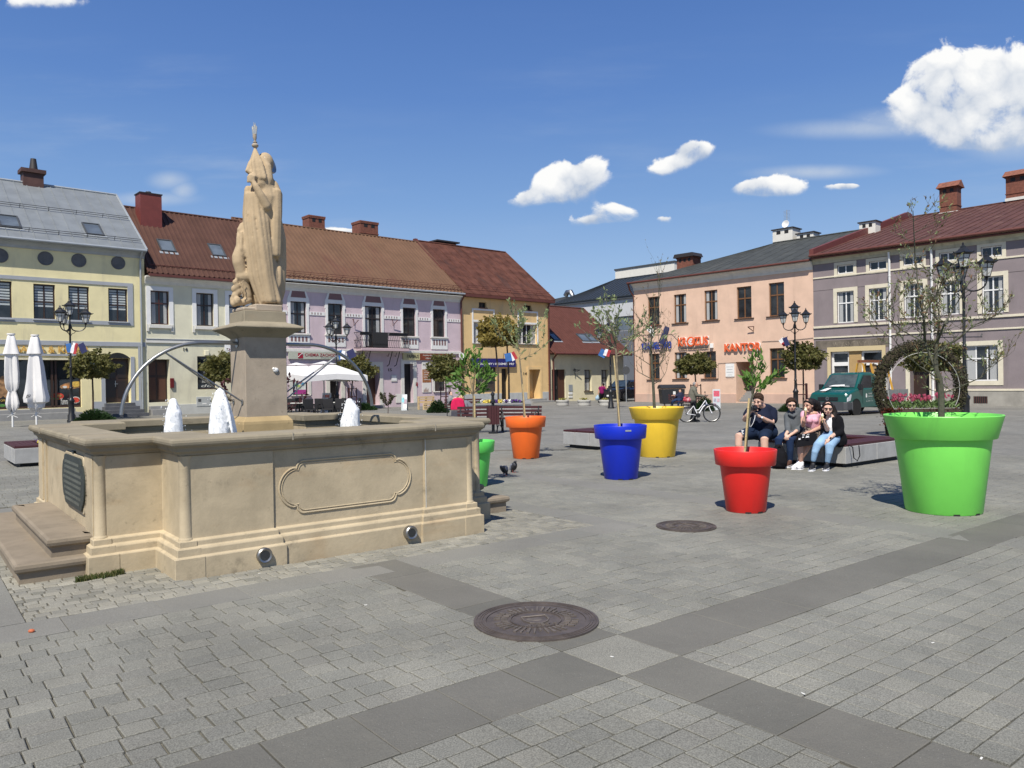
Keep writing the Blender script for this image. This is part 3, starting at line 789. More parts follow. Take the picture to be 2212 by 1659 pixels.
# ================================================================ buildings
def horiz(px, py, s=1.0):
 d = ray(px, py); return Vector((d.x * s, d.y * s, 0)).normalized()
LT = horiz(2965, 793)
RT_ = horiz(-478, 848, -1.0)
LR0 = Plane(PD(316, 835, 45), LT)
RR0 = Plane(PD(2090, 807, 46), RT_)
def sub(pl, x): return Plane(pl.o + pl.t * x, pl.t)
C_ = lambda *c: c
M['brick'] = mat('chimney_brick', (0.17, 0.062, 0.04), 0.9, var=0.25, vs=6, bump=0.6, bs=20, stain=(0.10, 0.05, 0.04), stain_amt=0.5, stain_s=3)
M['redchim'] = mat('red_sheet_chimney', (0.16, 0.035, 0.028), 0.6, var=0.1)
M['darkchim'] = mat('sooty_chimney', (0.075, 0.035, 0.028), 0.7, var=0.3, vs=2)
M['whitechim'] = mat('white_chimney', (0.66, 0.64, 0.58), 0.8, var=0.05, bump=0.2)
M['cap'] = mat('dark_chimney_cap', (0.03, 0.025, 0.025), 0.6)
M['wood_dark'] = mat('dark_wood', (0.035, 0.018, 0.013), 0.5, var=0.2, vs=6, vstretch=(6, 6, 1))
M['wood_brown'] = mat('brown_window_wood', (0.16, 0.075, 0.03), 0.5, var=0.2, vs=8)
M['wood_door'] = mat('brown_door_wood', (0.075, 0.03, 0.017), 0.55, var=0.3, vs=10, vstretch=(8, 8, 1))
M['curtain'] = mat('net_curtain', (0.36, 0.37, 0.37), 0.9, var=0.2, vs=14, vstretch=(9, 1, 1))
M['blind'] = mat('striped_blind', (0.42, 0.46, 0.47), 0.8)
M['greystone'] = mat('grey_steps', (0.24, 0.24, 0.235), 0.85, var=0.1, bump=0.3)
M['darksteps'] = mat('dark_granite_steps', (0.085, 0.087, 0.095), 0.6, var=0.2, spk=0.2)
def rbox(mb, x0, x1, y0, y1, z0, z1): mb.box(x0, x1, y0, y1, z0, z1)
class Bld:
 def __init__(s, name, label, pl, W, cat='building'):
  s.pl, s.W = pl, W
  s.E = empty(name, pl.o, pl.rot, label, cat)
  s.holes = []
 def z(s, px, py, off=0.0): return s.pl.at(px, py, off)[1]
 def x(s, px, py=700, off=0.0): return s.pl.at(px, py, off)[0]
 def R(s, *a, off=0.0): return s.pl.rect(*a, off=off)
 def hole(s, r, d=0.16): s.holes.append((*r, d)); return r
 def wall(s, z1, mat_, depth=9.0, z0=-1.2, x0=0.0, x1=None, name='wall'):
  x1 = s.W if x1 is None else x1
  xs = sorted({x0, x1} | {h[0] for h in s.holes} | {h[1] for h in s.holes})
  zs = sorted({z0, z1} | {h[2] for h in s.holes} | {h[3] for h in s.holes})
  xs = [v for v in xs if x0 <= v <= x1]; zs = [v for v in zs if z0 <= v <= z1]
  mb = MB()
  for i in range(len(xs) - 1):
   for j in range(len(zs) - 1):
    cx, cz = (xs[i] + xs[i + 1]) / 2, (zs[j] + zs[j + 1]) / 2
    if any(h[0] < cx < h[1] and h[2] < cz < h[3] for h in s.holes): continue
    mb.quad((xs[i], 0, zs[j]), (xs[i + 1], 0, zs[j]), (xs[i + 1], 0, zs[j + 1]), (xs[i], 0, zs[j + 1]))
  for (a, b, c, d, dp) in s.holes:
   a, b = max(a, x0), min(b, x1)
   mb.quad((a, 0, c), (a, dp, c), (a, dp, d), (a, 0, d)); mb.quad((b, 0, c), (b, 0, d), (b, dp, d), (b, dp, c))
   mb.quad((a, 0, d), (a, dp, d), (b, dp, d), (b, 0, d)); mb.quad((a, 0, c), (b, 0, c), (b, dp, c), (a, dp, c))
   mb.quad((a, dp, c), (b, dp, c), (b, dp, d), (a, dp, d))
  for xx in (x0, x1): mb.quad((xx, 0, z0), (xx, depth, z0), (xx, depth, z1), (xx, 0, z1))
  mb.quad((x0, depth, z0), (x1, depth, z0), (x1, depth, z1), (x0, depth, z1))
  s.wallz = z1
  return mb.build(name, mat_, s.E)
 def window(s, r, frame, dep=0.13, fw=0.065, transom=0.36, vert=(0.5,), curtain=None, sill=None, sillmat=None, hole=True, pane='glass', extra=None, name='window'):
  x0, x1, z0, z1 = r
  if hole: s.hole(r, dep + 0.06)
  w, h = x1 - x0, z1 - z0
  mb = MB(); y = dep
  mb.box(x0, x0 + fw, y, y + .05, z0, z1); mb.box(x1 - fw, x1, y, y + .05, z0, z1)
  mb.box(x0 + fw, x1 - fw, y, y + .05, z0, z0 + fw); mb.box(x0 + fw, x1 - fw, y, y + .05, z1 - fw, z1)
  zt = z1 - h * transom if transom else None
  if zt: mb.box(x0 + fw, x1 - fw, y - .012, y + .05, zt - fw * .6, zt + fw * .6)
  for v in vert:
   xv = x0 + w * v; ww = fw * .55
   if zt:
    mb.box(xv - ww, xv + ww, y, y + .05, z0 + fw, zt - fw * .6); mb.box(xv - ww, xv + ww, y, y + .05, zt + fw * .6, z1 - fw)
   else: mb.box(xv - ww, xv + ww, y, y + .05, z0 + fw, z1 - fw)
  fo = mb.build(name, frame, s.E, bevel=0.0)
  mb = MB(); mb.box(x0 + fw * .5, x1 - fw * .5, y + .028, y + .045, z0 + fw * .5, z1 - fw * .5); mb.build('pane', M[pane], fo)
  if curtain:
   mb = MB()
   if curtain == 'blind':
    n = 8; hb = h * .62 / n
    for i in range(n): mb.box(x0 + fw + .02, x1 - fw - .02, y + .020, y + .026, z1 - fw - .03 - i * hb - hb * .62, z1 - fw - .03 - i * hb)
    mb.build('blind', M['blind'], fo)
   elif curtain == 'side':
    mb.box(x0 + fw + .03, x0 + w * .3, y + .021, y + .026, z0 + fw, z1 - fw); mb.box(x1 - w * .26, x1 - fw - .03, y + .021, y + .026, z0 + fw, z1 - fw)
    mb.build('curtain', M['curtain'], fo)
   elif curtain == 'full':
    mb.box(x0 + fw + .02, x1 - fw - .02, y + .021, y + .026, z0 + fw, z1 - fw); mb.build('curtain', M['curtain'], fo)
  if sill:
   mb = MB(); mb.box(x0 - sill, x1 + sill, -.11, dep, z0 - .07, z0 - .004); mb.build('sill', sillmat or frame, fo, bevel=.008)
  return fo
 def surround(s, r, mat_, w=0.14, out=0.03, bot=True, name='window_surround', top=None):
  x0, x1, z0, z1 = r; t = top or w
  mb = MB(); mb.box(x0 - w, x0, -out, .02, z0, z1); mb.box(x1, x1 + w, -out, .02, z0, z1); mb.box(x0 - w, x1 + w, -out, .02, z1, z1 + t)
  if bot: mb.box(x0 - w, x1 + w, -out, .02, z0 - w, z0)
  return mb.build(name, mat_, s.E)
 def band(s, z0, z1, mat_, out=0.04, x0=0.0, x1=None, name='string_course', bevel=0.01):
  mb = MB(); mb.box(x0, s.W if x1 is None else x1, -out, .02, z0, z1); return mb.build(name, mat_, s.E, bevel=bevel)
 def cornice(s, z0, z1, mat_, out=0.3, name='cornice'):
  h = z1 - z0
  mb = MB(); mb.prism([(0.02, z0), (-out * .15, z0), (-out * .25, z0 + h * .35), (-out * .6, z0 + h * .7), (-out, z0 + h * .85), (-out, z1), (.02, z1)], 0, s.W, 'x')
  return mb.build(name, mat_, s.E)
 def gutter(s, z, y, mat_, x0=0.0, x1=None, r=0.075):
  x1 = s.W if x1 is None else x1
  mb = MB(); mb.tube([(x0, y, z), (x1, y, z)], r, 10); return mb.build('gutter', mat_, s.E)
 def pipe(s, x, z1, mat_, y=-.12, z0=-.2, r=.055, neck=0.3):
  mb = MB(); mb.tube([(x, y - neck, z1), (x, y - neck * .8, z1 - .12), (x, y, z1 - .5), (x, y, z0)], r, 8)
  zz = z1 - 1.5
  while zz > z0 + .5: mb.tube([(x, y, zz), (x, y, zz + .05)], r * 1.25, 8); zz -= 1.9
  return mb.build('downpipe', mat_, s.E)
 def roof(s, yE, zE, yR, zR, mat_, x0=None, x1=None, kind='flat', per=0.25, amp=0.03, thick=0.10, name='roof', hipL=0.0, hipR=0.0, gable=None):
  x0 = -.05 if x0 is None else x0; x1 = s.W + .05 if x1 is None else x1
  sl = Vector((0, yR - yE, zR - zE)); nrm = Vector((0, -sl.z, sl.y)).normalized()
  xs = []
  if kind == 'trap':
   x = x0
   while x < x1 - per:
    xs += [(x, 0), (x + per * .30, 0), (x + per * .42, amp), (x + per * .66, amp), (x + per * .80, 0)]; x += per
   xs.append((x1, 0))
  elif kind == 'seam':
   x = x0; xs.append((x0, 0))
   while x < x1 - per:
    x += per; xs += [(x - .02, 0), (x - .018, amp), (x + .018, amp), (x + .02, 0)]
   xs.append((x1, 0))
  else: xs = [(x0, 0), (x1, 0)]
  mb = MB(); vs = []; n = len(xs)
  for (yy, zz, top) in ((yE, zE, 0), (yR, zR, 1)):
   for x, dn in xs:
    q = Vector((x, yy, zz)) + nrm * dn
    if top: q.x = max(x0 + hipL, min(x1 - hipR, q.x))
    vs.append(q)
  mb.add(vs, [(i, i + 1, n + i + 1, n + i) for i in range(n - 1)])
  yB, zB = 2 * yR - yE, zE
  mb.quad((x0 + hipL, yR, zR), (x1 - hipR, yR, zR), (x1, yB, zB), (x0, yB, zB))
  mb.add([(x0, yE, zE), (x0 + hipL, yR, zR), (x0, yB, zB)], [(0, 1, 2)]); mb.add([(x1, yE, zE), (x1 - hipR, yR, zR), (x1, yB, zB)], [(0, 1, 2)])
  mb.quad((x0, yE, zE), (x1, yE, zE), (x1, yE, zE - thick), (x0, yE, zE - thick))
  mb.quad((x0, yE, zE - thick), (x1, yE, zE - thick), (x1, 0, zE - thick), (x0, 0, zE - thick))
  s.rf = mb.build(name, mat_, s.E); s.rdat = (yE, zE, yR, zR)
  mb = MB()
  if hipL == 0: mb.tube([(x0, yE, zE + .02), (x0, yR, zR + .02)], .06, 6)
  if hipR == 0: mb.tube([(x1, yE, zE + .02), (x1, yR, zR + .02)], .06, 6)
  mb.tube([(x0 + hipL, yR, zR + .03), (x1 - hipR, yR, zR + .03)], .075, 6)
  mb.build('ridge_cap', gable or mat_, s.rf)
  return s.rf
 def onroof(s, x, t, n=0.0):
  yE, zE, yR, zR = s.rdat
  return Vector((x, yE + (yR - yE) * t, zE + (zR - zE) * t)) + Vector((0, -(zR - zE), yR - yE)).normalized() * n
 def rail(s, t, mat_, x0, x1, step=1.4, h=0.22, double=True):
  mb = MB()
  for hh in ((h, h * .5) if double else (h,)): mb.tube([s.onroof(x0, t, hh), s.onroof(x1, t, hh)], .016, 5)
  x = x0 + .3
  while x < x1: mb.tube([s.onroof(x, t, 0), s.onroof(x, t, h + .03)], .014, 5); x += step
  return mb.build('snow_guard', mat_, s.rf)
 def skylight(s, q, dark=True):
  """q = pixel corners of the bottom edge and top edge: (xl,yl,xr,yr of bottom, xt, yt of top-left)"""
  yE, zE, yR, zR = s.rdat
  n_ = Vector((0, -(zR - zE), yR - yE)).normalized()
  def hit(px, py):
   d = ray(px, py); dl = Vector((d.dot(s.pl.t), d.dot(s.pl.i), d.z)); c = CAM - s.pl.o; cl = Vector((c.dot(s.pl.t), c.dot(s.pl.i), c.z))
   k = (Vector((0, yE, zE)) - cl).dot(n_) / dl.dot(n_); return cl + dl * k
  a, b, c = hit(q[0], q[1]), hit(q[2], q[3]), hit(q[4], q[5])
  w = b.x - a.x; h = (c - a).length
  up = Vector((0, yR - yE, zR - zE)).normalized()
  mb = MB()
  def bx(mb, x0, x1, h0, h1, n0, n1):
   P = [Vector((x, 0, 0)) + Vector((0, a.y, a.z)) + up * hh + n_ * nn for nn in (n0, n1) for (x, hh) in ((x0, h0), (x1, h0), (x1, h1), (x0, h1))]
   mb.add(P, [(0, 3, 2, 1), (4, 5, 6, 7), (0, 1, 5, 4), (1, 2, 6, 5), (2, 3, 7, 6), (3, 0, 4, 7)])
  f = .07
  bx(mb, a.x, a.x + f, 0, h, -.02, .1); bx(mb, a.x + w - f, a.x + w, 0, h, -.02, .1); bx(mb, a.x + f, a.x + w - f, 0, f, -.02, .1); bx(mb, a.x + f, a.x + w - f, h - f, h, -.02, .1)
  o = mb.build('skylight', M['skyframe'], s.rf)
  mb = MB(); bx(mb, a.x + f, a.x + w - f, f, h - f, -.02, .06); mb.build('pane', M['skyglass'], o)
  mb = MB(); bx(mb, a.x - .12, a.x + w + .12, -.22, -.0, .0, .03); mb.build('flashing', M['zinc'], o)
 def chimney(s, x0, x1, z0, z1, y, mat_, dp=None, capm=None, cap=0.12, over=0.07, holes=0, name='chimney'):
  dp = dp or (x1 - x0) * .8
  mb = MB(); mb.box(x0, x1, y, y + dp, z0, z1)
  if mat_ is M['brick']:
   mb.box(x0 - .04, x1 + .04, y - .04, y + dp + .04, z1 - .5 * (z1 - z0) - .06, z1 - .5 * (z1 - z0)); mb.box(x0 - .04, x1 + .04, y - .04, y + dp + .04, z1 - .1, z1)
  o = mb.build(name, mat_, s.rf)
  if capm: mb = MB(); mb.box(x0 - over, x1 + over, y - over, y + dp + over, z1, z1 + cap); mb.build('chimney_cap', capm, o)
  if holes:
   mb = MB(); w = (x1 - x0) / (holes * 2 + 1)
   for i in range(holes): mb.box(x0 + w * (2 * i + 1), x0 + w * (2 * i + 2), y - .01, y + .05, z1 - .38, z1 - .1)
   mb.build('flue_opening', M['dark'], o)
  return o
M['skyframe'] = mat('skylight_frame', (0.06, 0.065, 0.07), 0.5)
M['skyglass'] = mat('skylight_glass', (0.10, 0.12, 0.14), 0.08, spec=0.8, var=0.3, vs=1)
pl = sub(LR0, -16.0); W = 16.0
b = Bld('yellow_house', 'pale yellow house with grey metal roof and round vents, leftmost in the row', pl, W)
Y_ = stucco('yellow_stucco', (0.76, 0.68, 0.40))
GB = mat('grey_plaster_band', (0.34, 0.36, 0.385), 0.85, var=0.05, bump=0.15, bs=60)
wf = M['wood_dark']
for r_px in ((-36, 606, 26, 687), (72.5, 614, 119.5, 689.6), (148, 618.4, 193, 693.4), (234.3, 623.4, 275.8, 694.6)):
 rr = b.R(*r_px)
 b.window(rr, wf, curtain='blind', transom=0.5, sill=.06, sillmat=GB)
zt0, zt1 = b.z(281, 619.5), b.z(281, 614.5); zb0, zb1 = b.z(281, 703.5), b.z(281, 695.5)
mb = MB(); xr = b.x(288); xl = 0.0
mb.box(xl, xr, -.04, .02, zt0, zt1 + .06); mb.box(xl, xr, -.04, .02, zb0, zb1); mb.box(b.x(276.5), xr, -.04, .02, zb1, zt0); mb.build('grey_band', GB, b.E)
zz0, zz1 = b.z(300, 749), b.z(300, 739.5)
b.band(zz0, zz1, GB, .05); mb = MB(); mb.box(b.x(297), b.x(302), -.045, .02, -.3, zz0); mb.build('corner_strip', GB, b.E)
shop = b.R(-60, 773, 176, 883); b.hole(shop, .5)
door = b.R(228, 774, 282, 870); b.hole(door, .55)
zE = b.z(310, 548)
b.wall(zE + .05, Y_)
mb = MB(); x0, x1, z0, z1 = door; n = 10
mb.prism([(x0, z1 - .001)] + [(x0 + (x1 - x0) * i / n, z1 + .32 * math.sin(math.pi * i / n) ** .8) for i in range(n + 1)] + [(x1, z1 - .001)], -.004, .02); mb.build('door_arch', M['dark'], b.E)
mb = MB(); mb.box(x0, x1, .40, .46, z0, z1)
d_ = mb.build('door', M['wood_dark'], b.E)
mb = MB();
for k in range(2):
 for (za, zc) in ((.12, .5), (.56, .92)):
  xa = x0 + (x1 - x0) * (.08 + .46 * k); mb.box(xa, xa + (x1 - x0) * .38, .37, .395, z0 + (z1 - z0) * za, z0 + (z1 - z0) * zc)
mb.build('door_panel', mat('near_black_wood', (0.02, 0.012, 0.01), .35), d_)
mb = MB(); mb.box(x0 + (x1 - x0) * .42, x0 + (x1 - x0) * .56, .34, .36, z0 + 1.05, z0 + 1.09); mb.box(x0 + (x1 - x0) * .45, x0 + (x1 - x0) * .48, .35, .37, z0 + .9, z0 + 1.25); mb.build('door_handle', M['steel'], d_)
mb = MB(); mb.box(x0 - .22, x0 - .02, -.045, .02, z0 + .1, z1 + .1); mb.box(x1 + .02, x1 + .22, -.045, .02, z0 + .1, z1 + .1); mb.box(x0 - .7, x0, -.05, .02, -.3, z0 + .1); mb.box(x1, x1 + .6, -.05, .02, -.3, z0 + .1); mb.build('door_surround', GB, b.E)
for k in range(4):
 mb = MB(); mb.box(x0 - .1 - .12 * k, x1 + .15 + .15 * k, -.32 * (k + 1), -.32 * k + .3, -.4, z0 - .19 * k - .01); mb.build('step', M['darksteps'], b.E, bevel=.01)
x0, x1, z0, z1 = shop
mb = MB()
for xx in (x0, b.x(70), b.x(110), b.x(118), b.x(172)): mb.box(xx, xx + .1, .2, .3, z0, z1)
mb.box(x0, x1, .2, .29, z0, z0 + .12); mb.box(x0, x1, .2, .29, z1 - .12, z1)
sf = mb.build('shop_front', M['wood_dark'], b.E)
mb = MB(); mb.box(x0, x1, .31, .35, z0, z1); mb.build('shop_glass', M['glass'], sf)
FOOD = [mat('print_orange', (0.50, 0.22, 0.07), .6, var=.5, vs=6), mat('print_red', (0.50, 0.05, 0.03), .6, var=.4, vs=7), mat('print_yellow', (0.60, 0.40, 0.08), .6, var=.3, vs=9), mat('print_green', (0.08, 0.22, 0.05), .6, var=.3), mat('print_white', (.65, .65, .62), .6), mat('print_brown', (.30, .17, .08), .6, var=.5, vs=6)]
def sticker(mb_pts, mi, nm='window_print', y=.300):
 mb = MB(); mb.prism(mb_pts, y, y + .012); return mb.build(nm, FOOD[mi], sf)
def ell(px, py, rx, ry, n=14, rot=0):
 c = b.pl.at(px, py, .3); s_ = .0268 * 1.0
 return [(c[0] + s_ * 1.3 * (rx * math.cos(t) * math.cos(rot) - ry * math.sin(t) * math.sin(rot)), c[1] + s_ * (rx * math.cos(t) * math.sin(rot) + ry * math.sin(t) * math.cos(rot))) for t in [2 * math.pi * i / n for i in range(n)]]
sticker(ell(155, 833, 17, 7, rot=.15), 5); sticker(ell(163, 830, 9, 6, rot=.2), 2, y=.29); sticker(ell(146, 834, 8, 4), 0, y=.28); sticker(ell(140, 836, 3, 2.5), 4, y=.27)
sticker(ell(124, 856, 9, 7), 1); sticker(ell(127, 855, 4, 3), 0, y=.29); sticker(ell(119, 861, 6, 2), 3, y=.28)
sticker(ell(163, 864, 7, 7), 4); sticker(ell(163, 864, 5.6, 5.6), 1, y=.29)
sticker(ell(3, 836, 6, 22, rot=-.1), 5); sticker(ell(17, 845, 8, 14), 5, y=.29); sticker(ell(5, 876, 4, 3), 3)
text_on('window_lettering', 'Yummi', FOOD[4], sf, b.x(131), b.x(147), b.z(139, 874), b.z(139, 860), .29, .008, shear=.3)
text_on('window_lettering', 'OFF', FOOD[2], sf, b.x(0), b.x(10), b.z(5, 868), b.z(5, 863), .29, .008)
ZL0, ZL1 = b.z(120, 762.5), b.z(120, 748.5)
SG = mat('sign_gold', (0.62, 0.36, 0.07), .5)
sg = MB(); sg.box(-.0, b.x(206), -.10, .0, ZL0 - .16, ZL0 - .06); sgo = sg.build('sign_rail', GB, b.E)
sg = MB(); sg.box(0, b.x(186), -.12, -.0, ZL0 - .38, ZL0 - .27); sg.build('sign_shelf', stucco('cream_trim', (.66, .6, .42)), b.E)
text_on('sign_lettering', 'BAFER & KEBAP', SG, sgo, b.x(30), b.x(188), ZL0, ZL1, -.09, .05, bold=.012)
for px_ in (0, 98.3, 170.3, 255.3):
 cx, cz = b.pl.at(px_, 552 + (px_) * .0625, 0);
 mb = MB(); mb.M = Matrix.Translation((cx, 0, cz)) @ Matrix.Rotation(R(90), 4, 'X'); mb.lathe([(.001, .02), (.30, .02), (.33, .045), (.37, .04), (.38, -.01)], n=28)
 mb.build('round_vent', mat('vent_mesh', (.115, .115, .115), .7, var=.2), b.E)
yR, zR = pl.side(250, 422, W)
b.roof(-.45, zE + .15, yR, zR, mat('grey_sheet_roof', (0.235, 0.255, 0.265), 0.5, metal=.3, var=0.12, vs=1.2, stain=(.30, .31, .30), stain_amt=.5, stain_s=.5), kind='seam', per=.62, amp=.035, gable=M['zinc'])
b.cornice(zE - .30, zE + .06, M['zinc'], .42)
b.gutter(zE + .1, -.52, M['zinc']); b.pipe(b.x(304), zE + .05, M['zinc'], neck=.4)
b.rail(.12, M['black_metal'], .2, W - .1); b.rail(.52, M['black_metal'], .2, W - .1)
b.skylight((187, 507, 226, 511, 171, 482)); b.skylight((0, 491, 46, 493, -14, 464))
c0 = pl.rect(48, 372, 92, 402, off=yR)
ch = b.chimney(c0[0], c0[1], zR - .5, c0[3] - .1, yR - .3, M['darkchim'], capm=M['darkchim'], cap=.22, over=.12)
mb = MB(); cxm = (c0[0] + c0[1]) / 2 + .1; mb.cyl((cxm, yR + .2, c0[3]), (cxm, yR + .2, c0[3] + .85), .26, .15); mb.build('chimney_pot', M['cap'], ch)
mb = MB(); mb.box(-.1, b.x(150), -1.0, .1, -.4, b.z(60, 884)); mb.build('shop_step', M['greystone'], b.E, bevel=.01)
mb = MB(); mb.box(-.1, b.x(160), -1.5, .1, -.5, b.z(60, 884) - .2); mb.build('shop_step', M['greystone'], b.E, bevel=.01)
pl = sub(LR0, 0.0); XG = LR0.at(582, 700)[0]; W = XG
b = Bld('green_house', 'pale green house number 16 with white window surrounds and a dark red corrugated roof', pl, W)
GS = stucco('green_stucco', (0.66, 0.635, 0.48)); WT = M['white']
for i, r_px in enumerate(((325, 628.4, 365, 700.9), (423.8, 633.4, 461.3, 704.1), (494.3, 638, 530, 708))):
 rr = b.R(*r_px); b.window(rr, mat('red_brown_frame', (.06, .018, .013), .5) if i == 0 else M['wood_dark2'] if 'wood_dark2' in M else M['wood_dark'], curtain='side', transom=.37)
 b.surround(rr, WT, .24, .05, bot=False, top=.24)
 mb = MB(); mb.box(rr[0] - .12, rr[1] + .12, -.14, .1, rr[2] - .22, rr[2] - .02); mb.box(rr[0] - .24, rr[0] - .1, -.07, .02, rr[2] - .42, rr[2] - .0); mb.box(rr[1] + .1, rr[1] + .24, -.07, .02, rr[2] - .42, rr[2]); mb.build('window_ledge', M['offwhite'], b.E, bevel=.01)
door = b.hole(b.R(321, 776, 367, 869), .6)
sw = b.R(426.5, 769.7, 466, 841)
b.window(sw, M['wood_dark'], transom=None, vert=())
zE = b.z(330, 598); b.wall(zE, GS)
x0, x1, z0, z1 = door; mb = MB(); mb.box(x0, x1, .5, .55, z0, z1); d_ = mb.build('door', M['wood_dark'], b.E)
mb = MB()
for k in range(2):
 xa = x0 + (x1 - x0) * (.07 + .47 * k); mb.box(xa, xa + (x1 - x0) * .38, .475, .5, z0 + .15, z0 + (z1 - z0) * .58); mb.box(xa, xa + (x1 - x0) * .38, .48, .5, z0 + (z1 - z0) * .64, z0 + (z1 - z0) * .93)
mb.build('door_panel', M['wood_door'], d_)
for k in range(3):
 mb = MB(); mb.box(x0 - .02, x1 + .02, .35 - .34 * (k + 1), .5, -.4, z0 - .2 * k - .01); mb.build('step', M['greystone'], b.E, bevel=.01)
mb = MB(); q = b.R(367, 817, 375, 838); mb.box(q[0], q[1], -.12, 0, q[2], q[3]); mb.build('letter_box', mat('dark_red_box', (.12, .01, .012), .4), b.E, bevel=.02)
b.band(b.z(400, 742), b.z(400, 735), M['offwhite'], .08); b.band(b.z(400, 734.6), b.z(400, 733), GB, .11)
b.band(-.4, b.z(400, 873), M['offwhite2'] if 'offwhite2' in M else mat('pale_grey_plinth', (.46, .47, .45), .85, var=.06), .04, x0=b.x(372), name='plinth')
mb = MB(); q = b.R(423.8, 857, 454, 877.7); mb.box(q[0], q[1], -.06, 0, q[2], q[3]); ub = mb.build('meter_box', mat('meter_grey', (.40, .42, .42), .6, var=.1), b.E, bevel=.01)
mb = MB(); mb.box(q[0] + .1, q[0] + .28, -.065, -.059, q[2] + .28, q[2] + .46); mb.build('meter_sticker', M['skyframe'], ub)
mb = MB(); mb.box(q[0] + .34, q[0] + .6, -.065, -.059, q[2] + .12, q[2] + .2); mb.build('meter_sticker', M['white'], ub)
text_on('house_number', '16', M['black_metal'], b.E, b.x(395), b.x(404.5), b.z(400, 758), b.z(400, 751), -.02, .02, bold=.01)
mb = MB(); q = b.R(441, 757, 450, 768); mb.box(q[0], q[1], -.16, 0, q[2], q[3]); mb.build('alarm_box', stucco('cream_box', (.72, .68, .5)), b.E, bevel=.02)
q = b.R(476, 746, 520, 769); mb = MB(); mb.box(q[0], q[1], -.7, -.66, q[2], q[3]); sgn = mb.build('hanging_sign', M['white'], b.E)
text_on('sign_lettering', 'bistro', mat('grape', (.22, .07, .14), .6), sgn, q[0] + .25, q[1] - .1, q[2] + .25, q[3] - .2, -.705, .01)
for i, (t, a_) in enumerate((('Piwo', 800), ('espresso', 812), ('kieliszek', 821), ('do', 830))):
 text_on('window_lettering', t, M['frosted'], b.E, b.x(440 - i * 2), b.x(452 + i * 2), b.z(446, a_ + 6), b.z(446, a_), .125, .004, shear=.2)
yR = 4.6; zR = pl.at(535, 481, yR)[1]
b.roof(-.45, zE + .18, yR, zR, mat('dark_red_sheet_roof', (0.085, 0.042, 0.031), 0.75, spec=.2, var=0.15, vs=.8), kind='trap', per=.30, amp=.045, x0=.12)
b.cornice(zE - .42, zE + .02, M['offwhite'], .38)
mb = MB(); mb.box(.1, W, -.62, -.44, zE - .02, zE + .12); mb.build('gutter', M['brown_metal'], b.E)
b.rail(.10, M['brown_metal'], .3, W - .2, step=.5, h=.1)
b.skylight((348, 543, 381, 545.5, 337, 518)); b.skylight((459, 553, 489, 556, 445, 527.5))
c0 = pl.rect(300, 421, 346, 472, off=yR * .75)
ch = b.chimney(c0[0], c0[1], c0[2] - .6, c0[3], yR * .75 - .3, M['redchim'], capm=M['cap'], cap=.06, over=.05)
mb = MB(); xm = (c0[0] + c0[1]) / 2; mb.cyl((xm, yR * .75 + .2, c0[3]), (xm, yR * .75 + .2, c0[3] + .2), .08); mb.cyl((xm, yR * .75 + .2, c0[3] + .2), (xm, yR * .75 + .2, c0[3] + .24), .18, .14); mb.build('chimney_cowl', M['steel'], ch)
pl = sub(LR0, XG); W = LR0.at(996, 700)[0] - XG
b = Bld('pink_house', 'lilac pink house number 15 with white stucco ornament, iron balcony and shops', pl, W)
PK = stucco('pink_stucco', (0.56, 0.455, 0.49), amt=.2); PKD = mat('dusky_pink_panel', (0.20, 0.115, 0.115), .85); WT2 = mat('white_stucco', (.70, .70, .68), .8, var=.04, bump=.1)
M['blackframe'] = mat('black_brown_frame', (0.022, 0.014, 0.012), .4)
wins = [(627.1, 651.4, 661.7, 719.5), (708, 656.1, 739.9, 721.9), (788, 661.6, 824.2, 749.9), (869.9, 665, 897.7, 726), (934.9, 668.3, 960.9, 727.6)]
for i, q in enumerate(wins):
 rr = b.R(*q); x0, x1, z0, z1 = rr
 b.window(rr, M['blackframe'], transom=.38 if i != 2 else .30, curtain='side' if i in (0, 2) else None, fw=.07)
 b.surround(rr, WT2, .17, .05, bot=False, top=.16)
 w = (x1 - x0); xm = (x0 + x1) / 2; zt = z1 + .16
 mb = MB(); mb.prism([(x0 - .22, z1 - .35), (x0 - .17, z1 - .35), (x0 - .17, zt), (x1 + .17, zt), (x1 + .17, z1 - .35), (x1 + .22, z1 - .35), (x1 + .22, z1 - .05), (x1 + .19, zt + .05), (x1 + .06, zt + .35), (x1 - .04, zt + .62), (x1 - .06, zt + .72), (x0 + .06, zt + .72), (x0 + .04, zt + .62), (x0 - .06, zt + .35), (x0 - .19, zt + .05), (x0 - .22, z1 - .05)], -.052, .02)
 hd = mb.build('window_head', WT2, b.E, bevel=.006)
 mb = MB(); mb.prism([(x0 + .02, zt + .1), (x1 - .02, zt + .1), (x1 - .14, zt + .58), (x0 + .14, zt + .58)], -.06, .0); mb.build('head_panel', PKD, hd)
 if i != 2:
  mb = MB(); mb.box(x0 - .25, x1 + .25, -.14, .02, z0 - .12, z0 - .02); mb.build('window_ledge', M['offwhite'], b.E, bevel=.01)
  zb = b.z((q[0] + q[2]) / 2, q[3] + 26.5 + (i == 0) * 1)
  mb = MB(); mb.box(x0 - .2, x1 + .2, -.05, .02, zb - .02, z0 - .12); ap = mb.build('window_apron', WT2, b.E, bevel=.006)
  for k in range(5):
   mb = MB(); xa = x0 - .08 + (w + .16) * (k + .25) / 5; mb.box(xa, xa + w * .13, -.056, .0, zb + .28, z0 - .24); mb.build('apron_slot', PKD, ap)
zs0, zs1 = b.z(800, 687), b.z(800, 680)
segs = [-.0] + [v for q in wins for v in (b.x(q[0]) - .22, b.x(q[2]) + .22)] + [W]
